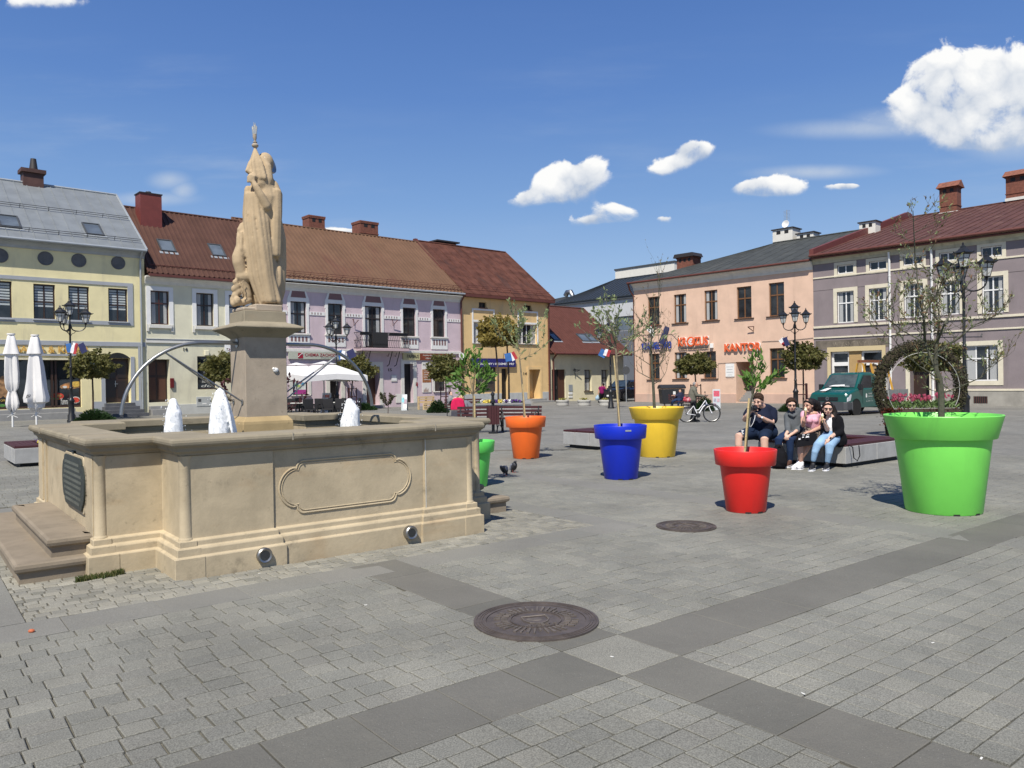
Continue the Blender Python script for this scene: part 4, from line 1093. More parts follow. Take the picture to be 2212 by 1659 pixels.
for k in range(0, len(segs), 2):
 if segs[k + 1] - segs[k] > .3:
  mb = MB(); mb.box(segs[k], segs[k + 1], -.04, .02, zs0, zs1); bo = mb.build('dentil_band', WT2, b.E)
  mb = MB(); xx = segs[k] + .15
  while xx < segs[k + 1] - .2: mb.box(xx, xx + .07, -.046, 0, zs0 + .05, zs1 - .04); xx += .22
  mb.build('dentil_slots', PKD, bo)
b.band(b.z(850, 763), b.z(850, 757), M['offwhite'], .12)
d15 = b.hole(b.R(790.9, 792, 820.2, 875), .7); dpa = b.hole(b.R(872.9, 786, 892.8, 870), .5); dle = b.hole(b.R(712.4, 820, 737, 872), .4)
wl = b.R(632, 812, 665.5, 853); wr = b.R(938.5, 793, 962, 845)
b.window(wl, M['blackframe'], transom=None, vert=(), sill=.15, sillmat=M['offwhite']); b.window(wr, M['blackframe'], transom=None, vert=(), sill=.15, sillmat=M['offwhite'])
for rr in (wl, wr): b.surround(rr, M['offwhite'], .22, .04, bot=False)
zE = b.z(996, 640); b.wall(zE, PK)
for rr, mt_ in ((d15, M['wood_door']), (dpa, M['dark']), (dle, M['dark'])):
 mb = MB(); mb.box(rr[0], rr[1], .38, .42, rr[2], rr[3]) if mt_ is not M['wood_door'] else mb.box(rr[0], rr[1], .6, .65, rr[2], rr[3])
 mb.build('door', mt_, b.E); b.surround(rr, M['offwhite'], .28, .05, bot=False, top=.35, name='door_surround')
 mb = MB(); mb.box(rr[0] - .1, rr[1] + .1, -.5, .3, -.5, rr[2] - .01); mb.build('step', M['greystone'], b.E, bevel=.01)
def board(nm, q, mt_, y=-.05, th=.04, parent=None):
 r_ = b.R(*q); mb = MB(); mb.box(r_[0], r_[1], y, y + th, r_[2], r_[3]); return mb.build(nm, mt_, parent or b.E), r_
o, r1 = board('poster', (636, 816, 662, 851), mat('poster_white', (.62, .64, .62), .5, var=.15, vs=5), y=.10, th=.02)
mb = MB(); mb.box(r1[0], r1[1], .094, .1, r1[2], r1[2] + .28); mb.build('poster_print', mat('magenta', (.35, .04, .22), .5), o)
for (fx, fz, fr, c_) in ((.25, .55, .13, (.12, .35, .1)), (.55, .75, .14, (.45, .2, .2)), (.75, .6, .12, (.1, .35, .5)), (.5, .45, .12, (.55, .6, .15))):
 mb = MB(); cx, cz = r1[0] + (r1[1] - r1[0]) * fx, r1[2] + (r1[3] - r1[2]) * fz
 mb.prism([(cx + fr * math.cos(t * .7), cz + fr * math.sin(t * .7)) for t in range(9)], .092, .1); mb.build('poster_print', mat('print_dot', c_, .5), o)
o, r1 = board('poster', (911.4, 781.5, 930.5, 847.5), mat('poster_cream', (.66, .64, .60), .5))
mb = MB(); h = r1[3] - r1[2]; mb.box(r1[0] + .01, r1[1] - .01, -.056, -.05, r1[2] + h * .32, r1[2] + h * .75); mb.build('poster_print', mat('brown_print', (.30, .12, .045), .5, var=.3, vs=4), o)
text_on('poster_lettering', 'Papirus', M['blackframe'], o, r1[0] + .1, r1[1] - .08, r1[2] + h * .86, r1[2] + h * .93, -.056, .005)
for k, t in enumerate(('artykuły', 'dekoracyjne', 'szkolne', 'biurowe', 'piśmienne', 'zabawki')): text_on('poster_lettering', t, M['white'], o, r1[0] + .12, r1[1] - .14, r1[2] + h * (.68 - k * .055), r1[2] + h * (.715 - k * .055), -.062, .005)
for k in range(5):
 mb = MB(); xx = r1[0] + .12 + k * .09; mb.box(xx, xx + .05, -.056, -.05, r1[2] + .03, r1[2] + .2 + .08 * (k % 3)); mb.build('poster_print', mat('pencil', (.2, .09, .05), .5), o)
o, r1 = board('shop_sign', (622, 760, 748, 776), mat('sage_sign', (.42, .44, .36), .5), y=-.12, th=.1)
text_on('sign_lettering', 'CHEMIA ZACHODNIA', mat('crimson', (.25, .015, .03), .5), o, b.x(655.5), b.x(737), b.z(696, 770.5), b.z(696, 763.8), -.125, .01, bold=.015)
text_on('sign_lettering', 'drogeria internetowa.pl', mat('grey_ink', (.2, .2, .2), .5), o, b.x(690), b.x(738), b.z(714, 774.5), b.z(714, 771.7), -.125, .006)
q = b.R(642, 762.5, 652.5, 774); mb = MB(); mb.box(q[0], q[1], -.135, -.12, q[2], q[3]); lg = mb.build('sign_emblem', mat('crimson2', (.30, .012, .03), .5), o)
mb = MB(); mb.tube([(q[0], -.14, q[2] + .08), (q[0] + .25, -.14, q[2] + .3), (q[1], -.14, q[2] + .28)], .015, 5); mb.tube([(q[0] + .25, -.14, q[2] + .3), (q[0] + .32, -.14, q[3])], .015, 5); mb.build('emblem_stroke', M['white'], lg)
o, r1 = board('shop_sign', (869, 762, 905, 777.5), mat('khaki_sign', (.45, .42, .22), .5), y=-.12, th=.1)
text_on('sign_lettering', 'PAPIRUS', M['blackframe'], o, b.x(876), b.x(901.5), b.z(888, 774), b.z(888, 766), -.125, .01, bold=.008)
o, r1 = board('shop_sign', (905.6, 763.5, 969.5, 778), mat('russet_sign', (.16, .035, .014), .5, var=.5, vs=1.2), y=-.12, th=.1)
text_on('sign_lettering', 'Artykuły dekoracyjne, piśmiennicze', M['offwhite'], o, b.x(910), b.x(964), b.z(938, 770), b.z(938, 766), -.125, .006)
text_on('sign_lettering', 'szkolne, biurowe, zabawki', M['offwhite'], o, b.x(916), b.x(958), b.z(938, 776), b.z(938, 772), -.125, .006)
text_on('house_number', '15', M['blackframe'], b.E, b.x(837), b.x(844.5), b.z(840, 802), b.z(840, 796), -.02, .02, bold=.01)
o, r1 = board('notice_frame', (844.5, 810, 857, 824), M['frosted']); board('notice_paper', (846.5, 812, 855, 822), M['white'], y=-.055, th=.006, parent=o)
o, r1 = board('meter_box', (855, 851, 866, 870), M['offwhite']); board('red_notice', (897, 826, 901.5, 834.5), mat('red_notice', (.3, .02, .02), .5))
zt, zb_ = b.z(800, 753), b.z(800, 759)
xa, xb = b.x(766), b.x(869); Dp = .85
mb = MB(); mb.box(xa, xb, -Dp, .02, zb_ - .0, zt); bal = mb.build('balcony', mat('pink_slab', (.48, .36, .38), .85, stain=(.2, .16, .16), stain_amt=.5), b.E, bevel=.02)
mb = MB(); zr = b.z(800, 719.5) - .0; H = zr - zt
def balu(x, y, nx, ny):
 mb.tube([(x + nx * o_, y + ny * o_, zt + H * t) for t, o_ in ((0, 0), (.12, .10), (.3, .17), (.5, .10), (.75, .0), (1, .02))], .014, 5)
n = 26
for k in range(n + 1): balu(xa + (xb - xa) * k / n, -Dp + .15, 0, -1)
for k in range(5): balu(xa + .1, -Dp + .15 + .15 * k, -1, 0); balu(xb - .1, -Dp + .15 + .15 * k, 1, 0)
for zz in (zt + .04, zt + H * .5, zt + H): mb.tube([(xa - .05, 0, zz), (xa - .05, -Dp + .05, zz), (xb + .05, -Dp + .05, zz), (xb + .05, 0, zz)], .024, 5, smooth=False)
mb.build('balcony_railing', M['black_metal'], bal)
mb = MB(); mb.box(b.x(791), b.x(824), -Dp + .02, -Dp + .05, zt + .05, zr); mb.build('balcony_screen', mat('dark_netting', (.02, .02, .022), .9), bal)
mb = MB(); mb.box(xa + .1, b.x(785), -Dp + .08, -Dp + .3, zr - .2, zr - .02); mb.box(b.x(830), xb - .1, -Dp + .08, -Dp + .3, zr - .2, zr - .02); mb.build('flower_box', M['black_metal'], bal)
for px_ in (771, 787, 834, 850):
 xx = b.x(px_); mb = MB(); mb.tube([(xx, -Dp + .1, zb_), (xx, -Dp + .25, zb_ - .35), (xx, -.5, zb_ - .5), (xx, -.3, zb_ - .95), (xx, -.05, zb_ - 1.05)], .03, 6); mb.tube([(xx, -.35, zb_ - .1), (xx, -.2, zb_ - .35), (xx, -.05, zb_ - .3)], .02, 6); mb.build('balcony_bracket', M['black_metal'], bal)
for px_ in (765, 849.5):
 q = b.R(px_ - 3, 690, px_ + 4, 704); mb = MB(); mb.tube([(q[0], 0, q[3]), (q[0], -.12, q[3]), (q[0], -.12, q[2]), (q[1], -.35, q[3] - .05)], .03, 5); mb.build('flag_holder', M['brown_metal'], b.E)
q = b.R(986, 764, 996, 776); mb = MB(); mb.M = Matrix.Translation(((q[0] + q[1]) / 2, -.35, (q[2] + q[3]) / 2)) @ Matrix.Rotation(R(75), 4, 'X'); mb.lathe([(.001, 0), (.15, .01), (.28, .06), (.29, .05), (.15, -.01), (.001, -.02)], n=18); mb.build('satellite_dish', M['white'], b.E)
yR, zR = pl.side(902.4, 523.5, W)
b.roof(-.45, zE + .2, yR, zR, mat('brown_sheet_roof', (0.14, 0.080, 0.05), 0.75, spec=.2, var=0.12, vs=.8, stain=(.11, .045, .035), stain_amt=.6, stain_s=.25), kind='trap', per=.34, amp=.06)
b.cornice(zE - .5, zE - .02, M['offwhite'], .40); b.gutter(zE + .12, -.55, M['zinc'])
b.rail(.07, M['brown_metal'], .2, W - .1, step=1.2, h=.3)
b.rail(.035, M['brown_metal'], .2, W - .1, step=.35, h=.09)
for (q, t) in (((665, 470, 699, 506), 1), ((776, 482, 814, 520), 1)):
 c0 = pl.rect(*q, off=yR + .2); b.chimney(c0[0], c0[1], zR - .6, c0[3], yR + .0, M['brick'], holes=2, capm=M['brick'], cap=.1, over=.05)
mb = MB(); mb.prism([(-.4, zE + .2), (yR, zR + .05), (yR + .2, zR + .35), (yR + .5, zR + .35), (yR + .9, zR - .5), (yR + .9, zE)], W - .12, W + .12, 'x'); mb.build('fire_wall', M['brown_metal'], b.E)
b.pipe(W - .05, zE + .05, M['brown_metal'], neck=.4, r=.07)
x_o = LR0.at(998, 700)[0]; pl = sub(LR0, x_o); W = LR0.at(1186, 720)[0] - x_o
b = Bld('ochre_house', 'ochre house with rusty red roof and a blue perfume shop sign', pl, W)
OC = stucco('ochre_stucco', (0.68, 0.485, 0.24), stain=(.40, .31, .2), amt=.4)
for q in ((1022.8, 696, 1066, 741.7), (1121.2, 700.7, 1159.9, 742.9)):
 rr = b.R(*q); b.window(rr, M['white'], transom=None, vert=(.26, .5, .76), curtain='side', sill=.14, sillmat=M['greystone'], dep=.2, fw=.05)
 mb = MB(); x0, x1, z0, z1 = rr; zt = b.z((q[0] + q[2]) / 2, q[1] - 25); mb.box(x0 - .14, x0, -.03, .02, z0, zt); mb.box(x1, x1 + .14, -.03, .02, z0, zt); mb.box(x0, x1, -.03, .02, z1, z1 + .16); mb.box(x0 - .14, x1 + .14, -.03, .02, zt, zt + .14); mb.build('window_surround', M['white'], b.E)
for q in ((1034.5, 653, 1051, 664.5), (1132, 659.5, 1148, 670)):
 rr = b.R(*q); b.window(rr, M['blackframe'], transom=None, vert=(.5,), dep=.2, sill=.05, sillmat=M['brown_metal'])
shp = b.R(1027.5, 793, 1072, 847); b.window(shp, M['skyframe'], transom=None, vert=(.33,))
shd = b.hole(b.R(1083.8, 796, 1098, 866), .4); dor = b.hole(b.R(1143, 798, 1167, 861), .9)
zE = b.z(1100, 645); b.wall(zE, OC)
mb = MB(); mb.box(shd[0], shd[1], .3, .36, shd[2], shd[3]); mb.build('door', M['dark'], b.E)
mb = MB(); mb.box(dor[0], dor[0] + .5 * (dor[1] - dor[0]), .8, .86, dor[2], dor[3]); mb.build('door', M['wood_door'], b.E); b.surround(dor, OC, .22, .05, bot=False, name='door_surround')
GP = mat('grey_stone_plinth', (.40, .42, .42), .8, var=.1, spk=.1)
for xa, xb in ((0, shd[0] - .05), (shd[1] + .05, dor[0] - .25), (dor[1] + .25, W)): b.band(-.5, shp[2] - .12, GP, .04, xa, xb, name='plinth')
for k in range(2): mb = MB(); mb.box(dor[0] - .2 - .3 * k, dor[1] + .3 + .4 * k, -.5 * (k + 1), .8, -.5, dor[2] - .01 - .17 * k); mb.build('step', M['greystone'], b.E, bevel=.01)
o, r1 = board('shop_sign', (1017, 774.5, 1110.7, 793), mat('navy_sign', (.012, .016, .14), .4), y=-.2, th=.15)
text_on('sign_lettering', 'PERFUMY i KOSMETYKI', M['white'], o, r1[0] + .45, r1[1] - .2, r1[2] + .17, r1[3] - .35, -.205, .01, bold=.02, shear=.25)
text_on('house_number', '14', M['black_metal'], b.E, b.x(1129), b.x(1136), b.z(1132, 850 - 40), b.z(1132, 845 - 41), -.02, .02)
yR, zR = pl.side(1090.8, 545.5, W + .3)
rr_m = mat('rusty_red_roof', (0.100, 0.042, 0.030), 0.8, spec=.15, var=0.35, vs=1.3, stain=(.045, .03, .028), stain_amt=.75, stain_s=.45, bump=.2, bs=6)
b.roof(-.45, zE + .12, yR, zR, rr_m, x1=W + .35, kind='seam', per=.9, amp=.03)
mb = MB(); mb.box(0, W + .3, -.5, .0, zE - .15, zE + .05); mb.build('eaves', M['brown_metal'], b.E)
b.rail(.08, M['brown_metal'], .3, W, step=1.5, h=.35)
c0 = pl.rect(949, 527, 988, 535, off=yR); b.chimney(c0[0], c0[1], zR - .5, zR + .25, yR + .2, M['darkchim'], capm=M['cap'], cap=.12, over=.25)
b.pipe(W - .15, zE, M['brown_metal'], r=.08, neck=.2)
mb = MB(); mb.quad((W + .01, .02, zE), (W + .01, 9, zE), (W + .01, yR, zR - .1), (W + .01, yR, zR - .1)); mb.build('gable', stucco('gable_plaster', (.45, .42, .36)), b.E)
x_o = LR0.at(1187, 780)[0]; pl = sub(LR0, x_o); W = LR0.at(1347, 800)[0] - x_o
b = Bld('cream_house', 'low cream house with a steep red tiled roof and skylights', pl, W)
CR = stucco('cream_stucco', (0.68, 0.62, 0.43), amt=.15)
dor = b.hole(b.R(1192.3, 798, 1222, 868), .3)
for q in ((1262.6, 798.7, 1278.3, 844.8), (1298.9, 799, 1314.1, 843)):
 rr = b.R(*q); b.window(rr, M['wood_dark'], curtain='full', dep=.25, transom=.4, vert=(.5,), sill=.1)
zE = b.z(1260, 764, -.6); b.wall(zE + .4, CR)
mb = MB(); mb.box(dor[0], dor[0] + .55 * (dor[1] - dor[0]), .2, .26, dor[2], dor[3]); mb.build('door', M['dark'], b.E)
mb = MB(); mb.box(dor[0] + .55 * (dor[1] - dor[0]), dor[1], .15, .22, dor[2], dor[3]); d_ = mb.build('door', M['wood_door'], b.E)
mb = MB(); xx = dor[0] + .4 * (dor[1] - dor[0]); mb.box(xx, xx + .06, .17, .2, dor[2] + 1.1, dor[2] + 1.4); mb.build('door_handle', M['steel'], d_)
mb = MB(); mb.box(dor[0] - .1, dor[1] + .1, -.4, .1, -.5, dor[2] - .01); mb.build('step', M['greystone'], b.E)
for q, m_ in (((1228, 831, 1236, 845), M['zinc']), ((1228, 847, 1236, 852), M['white']), ((1228, 855, 1236, 859), M['white'])): board('wall_box', q, m_)
q = b.R(1238, 797, 1247, 812); mb = MB(); mb.tube([(q[0] + .15, 0, q[3]), (q[0] + .15, -.1, q[3]), (q[0] + .15, -.1, q[2])], .04, 5); mb.tube([(q[0] - .1, -.1, q[3] - .1), (q[1], -.35, q[3] - .1), (q[0] + .15, -.1, q[2] + .3)], .04, 5); mb.build('iron_bracket', M['black_metal'], b.E)
d0 = pl.side(1370.9, 762.8, 0)
xE = b.x(1370.9, 762.8, -.6)
yR, zR = pl.side(1254.9, 666.7, W + .1)
if yR < 2 or yR > 12: yR = 5.0; zR = pl.at(1254.9, 666.7, 5.0)[1]
b.roof(-.6, zE, yR, zR, mat('red_tile_roof', (0.105, 0.042, 0.033), 0.8, spec=.15, var=0.12, vs=2, bump=.3, bs=25), x1=W + .5, kind='seam', per=.33, amp=.02)
b.gutter(zE - .02, -.68, M['brown_metal'], x1=W + .4, r=.1)
b.pipe(.35, zE, M['brown_metal'], r=.07, neck=.5)
b.skylight((1243, 777, 1262, 777, 1231.5, 758)) if False else None
b.skylight((1197, 736, 1212, 737, 1187, 721)); b.skylight((1259, 738, 1276, 738, 1240, 722)); b.skylight((1277, 738, 1291, 738, 1262, 722))
pl = Plane(PD(1207, 820, 95), RT_); W = 16.0
b = Bld('modern_building', 'modern grey building with dark standing seam roof behind the cream house', pl, W)
q = b.R(1327, 683, 1371, 714); b.window(q, M['skyframe'], transom=None, vert=(), pane='skyglass', fw=.08)
q = b.R(1260, 692, 1273, 709); b.window(q, M['skyframe'], transom=None, vert=(), fw=.08)
zE = b.z(1300, 650); b.wall(zE, mat('light_grey_render', (.50, .51, .52), .8, var=.03), depth=14)
zz = b.z(1330, 716); b.band(-1, zz, mat('dark_grey_cladding', (.125, .135, .155), .6, var=.05), .06, name='cladding')
mb = MB(); mb.box(-.3, W, -.3, .1, zE - .05, zE + .35); mb.build('eaves', M['skyframe'], b.E)
rp = pl.at(1327.5, 604.6, 6.0)
b.roof(-.4, zE + .3, 6.0, rp[1], mat('anthracite_seam_roof', (0.045, 0.053, 0.060), 0.45, metal=.4, var=.1), x0=-.5, x1=W, kind='seam', per=.6, amp=.05, hipL=rp[0] + .5)
c0 = pl.rect(1329, 575, 1442, 606, off=9.0); mb = MB(); mb.box(c0[0], c0[1] + 1.0, 9, 15, c0[2] - 1, c0[3] - .1); mb.build('parapet_block', M['whitechim'], b.E)
mb = MB(); mb.box(c0[0] - .1, c0[1] + 1.1, 8.9, 15.1, c0[3] - .1, c0[3] + .1); mb.build('parapet_cap', M['skyframe'], b.E)
c0 = pl.rect(1180, 643, 1222, 668, off=1.0); mb = MB(); mb.prism([(c0[0] - 8, c0[2]), (c0[0] - 8, c0[3] - .8), (c0[1], c0[3]), (c0[1], c0[2])], 1.0, 8); mb.build('side_wing', M['skyframe'], b.E)
v0 = pl.at(1232, 655, 3.0); mb = MB(); mb.tube([(v0[0] + .4, 3, v0[1] - 1), (v0[0] + .4, 3, v0[1] + .9), (v0[0] + .1, 3, v0[1] + 1.4), (v0[0] - .5, 3, v0[1] + 1.4), (v0[0] - .8, 3, v0[1] + 1.0)], .33, 10); mb.build('vent_pipe', M['steel'], b.rf)
xl = RR0.at(1371, 750)[0]; pl = sub(RR0, xl); W = RR0.at(1757.5, 700)[0] - xl
b = Bld('salmon_house', 'salmon pink house with brown windows, exchange office signs and a black felt roof', pl, W)
SM = stucco('salmon_stucco', (0.66, 0.465, 0.35), stain=(.48, .33, .25), amt=.4)
SIL = mat('brown_sill', (.05, .03, .022), .6)
ups = [(1399.6, 640.9, 1424.3, 703.3), (1456, 635.5, 1482.3, 697.8), (1521.7, 626.7, 1549.9, 692.3), (1591.7, 619, 1623.2, 687.5), (1661, 610.3, 1693.9, 682.5)]
dws = [(1401.7, 763.8, 1424.8, 819.5), (1457.4, 760.9, 1483.7, 818.5), (1519.5, 759, 1546.8, 817.5), (1662.8, 752, 1694.7, 816.6)]
for i, q in enumerate(ups + dws): b.window(b.R(*q), M['wood_brown'], transom=.37, dep=.12, fw=.075, curtain='side' if i in (1, 2, 6) else None, sill=.2, sillmat=SIL)
dor = b.hole(b.R(1590.2, 781.4, 1628.3, 868), 1.9)
zE = b.z(1560, 590); b.wall(zE, SM)
b.band(-1.0, b.z(1500, 850.7), stucco('salmon_plinth', (.52, .36, .285)), .05, x1=dor[0] - .02, name='plinth'); b.band(-1.0, b.z(1500, 850.7), stucco('salmon_plinth2', (.53, .365, .29)), .05, x0=dor[1] + .02, name='plinth')
for k in range(6): mb = MB(); mb.box(dor[0] + .01, dor[1] - .01, .15 + .25 * k, 1.88, -1, dor[2] + .16 * (k)); mb.build('step', M['greystone'], b.E)
mb = MB(); mb.box(dor[0] - .3, dor[1] + .5, -.45, .15, -1, dor[2] - .1); mb.build('step', M['greystone'], b.E, bevel=.01)
b.cornice(zE - .55, zE + .02, M['offwhite'], .42)
def hipy():
 lo, hi = 1.0, 12.0
 for _ in range(40):
  m_ = (lo + hi) / 2; x_, z_ = pl.at(1670, 526, m_)
  if x_ > m_ - .3: lo = m_
  else: hi = m_
 return m_
yR = hipy(); rx, zR = pl.at(1670, 526, yR)
yR2, zR2 = yR, zR
b.roof(-.45, zE + .12, yR, zR, mat('black_felt_roof', (0.042, 0.046, 0.043), 0.8, var=0.3, vs=1.4, bump=.3, bs=5, stain=(.10, .10, .09), stain_amt=.4, stain_s=.4), x0=-.4, x1=W + .1, kind='seam', per=1.0, amp=.02, hipL=max(.5, rx + .4))
b.gutter(zE + .06, -.52, M['brown_metal'], x0=-.3, r=.08)
mb = MB(); mb.tube([(-.2, -.5, zE), (-.25, -.2, zE - .5), (-.1, .1, zE - 1.0), (-.1, .1, -1)], .07, 8); mb.build('downpipe', M['brown_metal'], b.E)
for (q, cap_) in (((1669, 495, 1712, 528), 1), ((1721, 504, 1757, 518), 1), ((1856, 480, 1891, 496), 0)):
 c0 = pl.rect(*q, off=yR + .3); ch = b.chimney(c0[0], c0[1], c0[2] - 1.2, c0[3], yR + .3, M['whitechim'], capm=M['cap'], cap=.08, over=.1, holes=2)
 if cap_ and q[0] == 1669:
  mb = MB(); x_ = (c0[0] + c0[1]) / 2 + .2; y_ = yR + .7; z_ = c0[3]
  mb.tube([(x_, y_, z_), (x_, y_, z_ + 1.6)], .03, 5)
  for k in range(8): mb.tube([(x_ - .28, y_, z_ + .75 + k * .11), (x_ + .28, y_, z_ + .75 + k * .11)], .012, 4)
  mb.build('aerial', M['zinc'], ch)
  mb = MB(); mb.M = Matrix.Translation((x_, y_ - .2, z_ + .4)) @ Matrix.Rotation(R(80), 4, 'X'); mb.lathe([(.001, 0), (.16, .02), (.30, .08), (.31, .07), (.16, -.01), (.001, -.02)], n=18); mb.build('satellite_dish', M['white'], ch)
c0 = pl.rect(1465, 556, 1499, 578, off=3.6); ch = b.chimney(c0[0], c0[1], c0[2] - 1.0, c0[3], 3.4, M['brick'], holes=3)
mb = MB(); mb.prism([(c0[0] - .25, c0[3]), (c0[0] - .1, c0[3] + .3), (c0[1] + .1, c0[3] + .3), (c0[1] + .25, c0[3])], 3.2, 4.6); mb.build('chimney_cap', M['cap'], ch)
OR = mat('orange_letters', (.70, .12, .035), .5); BL = mat('blue_letters', (.02, .05, .28), .5)
def sign3d(txt, q, m_, back=None, **kw):
 r_ = b.R(*q); o = text_on('sign_lettering', txt, m_, b.E, *r_, -.14, .06, **kw)
 if back: text_on('letter_backing', txt, back, o, r_[0] - .02, r_[1] + .06, r_[2] - .03, r_[3] + .03, -.07, .06, **kw)
sign3d('KRAWIECTWO', (1389, 738.5, 1452.5, 754.5), BL, bold=.03)
sign3d('KR', (1467, 729, 1485.5, 748), OR, M['white'], bold=.025); sign3d('ZUS', (1502, 727, 1531.6, 746), OR, M['white'], bold=.025)
q = b.R(1486, 727.5, 1501.5, 748.5); cx, cz, rr_ = (q[0] + q[1]) / 2, (q[2] + q[3]) / 2, (q[3] - q[2]) / 2
mb = MB(); mb.prism([(cx + rr_ * .95 * math.cos(t * .35), cz + rr_ * math.sin(t * .35)) for t in range(18)], -.14, -.05); dc = mb.build('sign_disc', OR, b.E)
text_on('sign_lettering', '€', M['white'], dc, cx - rr_ * .55, cx + rr_ * .5, cz - rr_ * .65, cz + rr_ * .65, -.15, .02, bold=.03)
text_on('sign_lettering', 'Kancelaria Rachunkowo-Finansowa', M['skyframe'], b.E, *b.R(1468, 749.5, 1532, 753.8), -.1, .04, bold=.015)
sign3d('KANTOR', (1567, 740.8, 1645.9, 758.5), OR, M['white'], bold=.035)
q = b.R(1536, 742, 1542, 752); mb = MB(); mb.box(q[0], q[1], -.2, 0, q[2], q[3]); mb.build('alarm_box', M['white'], b.E, bevel=.02)
q = b.R(1568, 785.5, 1586.7, 813.7); mb = MB(); mb.box(q[0], q[1], -.05, 0, q[2], q[3]); nb = mb.build('notice_board', M['white'], b.E)
for k, (w_, t_) in enumerate(((.8, .02), (.6, .03), (.75, .03), (.5, .02), (.8, .02))): mb = MB(); zz = q[3] - .25 - k * .2; xm = (q[0] + q[1]) / 2; hw = (q[1] - q[0]) * w_ / 2; mb.box(xm - hw, xm + hw, -.055, -.049, zz, zz + t_); mb.build('notice_print', M['zinc'], nb)
q = b.R(1620, 706, 1633, 716); mb = MB(); mb.tube([(q[0], -.3, q[3]), (q[0] + .3, -.05, q[2]), (q[1], -.3, q[3])], .035, 5); mb.tube([(q[0], -.3, q[3]), (q[1], -.3, q[3])], .03, 5); mb.build('flag_holder', M['brown_metal'], b.E)
SALM = b
xl = RR0.at(1757.8, 700)[0]; pl = sub(RR0, xl); W = 26.0
b = Bld('violet_house', 'grey violet house with cream window surrounds and red sheet roof, rightmost', pl, W)
VI = stucco('violet_stucco', (0.235, 0.20, 0.205), stain=(.16, .14, .135), amt=.45); CM = mat('cream_trim2', (.63, .58, .45), .8, var=.08, bump=.2)
smalls = [(1808.4, 571.8, 1843.6, 590.5), (1877.6, 563.5, 1915, 582.8), (1951.4, 553, 1992.4, 571.7), (2028.7, 544.8, 2066, 563.5), (2119, 531.9, 2164.7, 554.2)]
bigs = [(1808.4, 629.2, 1844.8, 697.1), (1877.6, 622, 1916.2, 692.4), (1952.6, 612.8, 1994.8, 685.4), (2032, 606.9, 2073, 679.5), (2121.3, 596.4, 2168.2, 676)]
for q in smalls: rr = b.R(*q); b.window(rr, M['white'], transom=None, vert=(.5,), dep=.1); b.surround(rr, CM, .2, .035)
for q in bigs: rr = b.R(*q); b.window(rr, M['white'], transom=.37, vert=(.5,), dep=.12, curtain='side'); b.surround(rr, CM, .24, .035, bot=False)
gw = b.R(2083.9, 746, 2156, 822.6); b.window(gw, M['white'], transom=.37, vert=(.33, .67), dep=.12, curtain='side'); b.surround(gw, CM, .26, .035)
shp = b.R(1795, 758, 1906, 862); b.hole(shp, .35)
dor = b.hole(b.R(1966, 775, 2008, 868), .7)
zE = b.z(2000, 525); b.wall(zE, VI)
b.surround(shp, mat('yellow_trim', (.55, .45, .26), .8), .22, .05, bot=False, top=.3)
x0, x1, z0, z1 = shp; mb = MB(); xm = x0 + (x1 - x0) * .5
mb.box(x0, x0 + .12, .2, .3, z0, z1); mb.box(xm - .6, xm - .48, .2, .3, z0, z1); mb.box(xm + .3, xm + .42, .2, .3, z0, z1); mb.box(x1 - .12, x1, .2, .3, z0, z1); mb.box(x0 + .12, x1 - .12, .205, .3, z1 - .14, z1); mb.box(x0 + .12, x1 - .12, .205, .3, z1 - .95, z1 - .7); mb.box(x0 + .12, xm - .6, .205, .3, z0, z0 + .8)
sf_ = mb.build('shop_front', M['white'], b.E); mb = MB(); mb.box(x0, x1, .3, .34, z0, z1); mb.build('shop_glass', M['glass'], sf_)
mb = MB(); mb.box(xm - .48, xm + .3, .1, .2, z0, z1); mb.build('wood_panel', mat('plywood', (.42, .28, .12), .8, var=.1), sf_)
mb = MB(); mb.box(dor[0], dor[1], .6, .66, dor[2], dor[3]); d_ = mb.build('door', M['wood_dark'], b.E); b.surround(dor, CM, .25, .04, bot=False, name='door_surround')
mb = MB(); mb.box(dor[0] - .1, dor[1] + .1, -.4, .5, -1, dor[2]); mb.build('step', M['greystone'], b.E)
def zl(x0p, y0p, x1p, y1p, h=.14, out=.05, xa=0, xb=None, nm='string_course', m_=None):
 z_ = (b.z(x0p, y0p) + b.z(x1p, y1p)) / 2; b.band(z_ - h, z_, m_ or CM, out, xa, xb, name=nm); return z_
zl(1759.2, 601.1, 2212, 549.6, .10); zl(1759.2, 706.6, 2212, 676.1, .14, .08); zl(1768.6, 730, 2212, 704.2, .10, .06)
zg = (b.z(1759, 629.6) + b.z(2212, 583.5)) / 2; b.band(zg - .03, zg, mat('groove', (.07, .06, .06), .9), .004, name='groove', bevel=0)
for px_ in (1924, 2015): xx = b.x(px_); b.pipe(xx, zE - .3, M['white'], y=-.1, neck=.1, r=.07)
zp = b.z(2180, 844.5); PL = mat('grey_cement_plinth', (.30, .285, .25), .9, var=.2, vs=1.2, bump=.4, stain=(.14, .135, .12), stain_amt=.7)
b.band(-1.2, zp, PL, .06, x0=dor[1] + .3, name='plinth'); b.band(zp, zp + .12, CM, .09, x0=dor[1] + .3, name='plinth_cap')
mb = MB(); q = b.R(2104, 856, 2134, 871); mb.box(q[0], q[1], -.07, 0, q[2], q[3]); vo = mb.build('cellar_vent', M['dark'], b.E)
mb = MB()
for k in range(7): xx = q[0] + (q[1] - q[0]) * (k + .5) / 7; mb.box(xx - .01, xx + .01, -.085, -.07, q[2], q[3])
mb.build('vent_bars', M['brown_metal'], vo)
q = b.R(1762, 733, 1925, 752); mb = MB(); mb.box(q[0], q[1], -.008, .01, q[2], q[3]); mb.build('bare_plaster', mat('bare_render', (.14, .12, .095), .95, var=.4, vs=1.5, bump=.4), b.E)
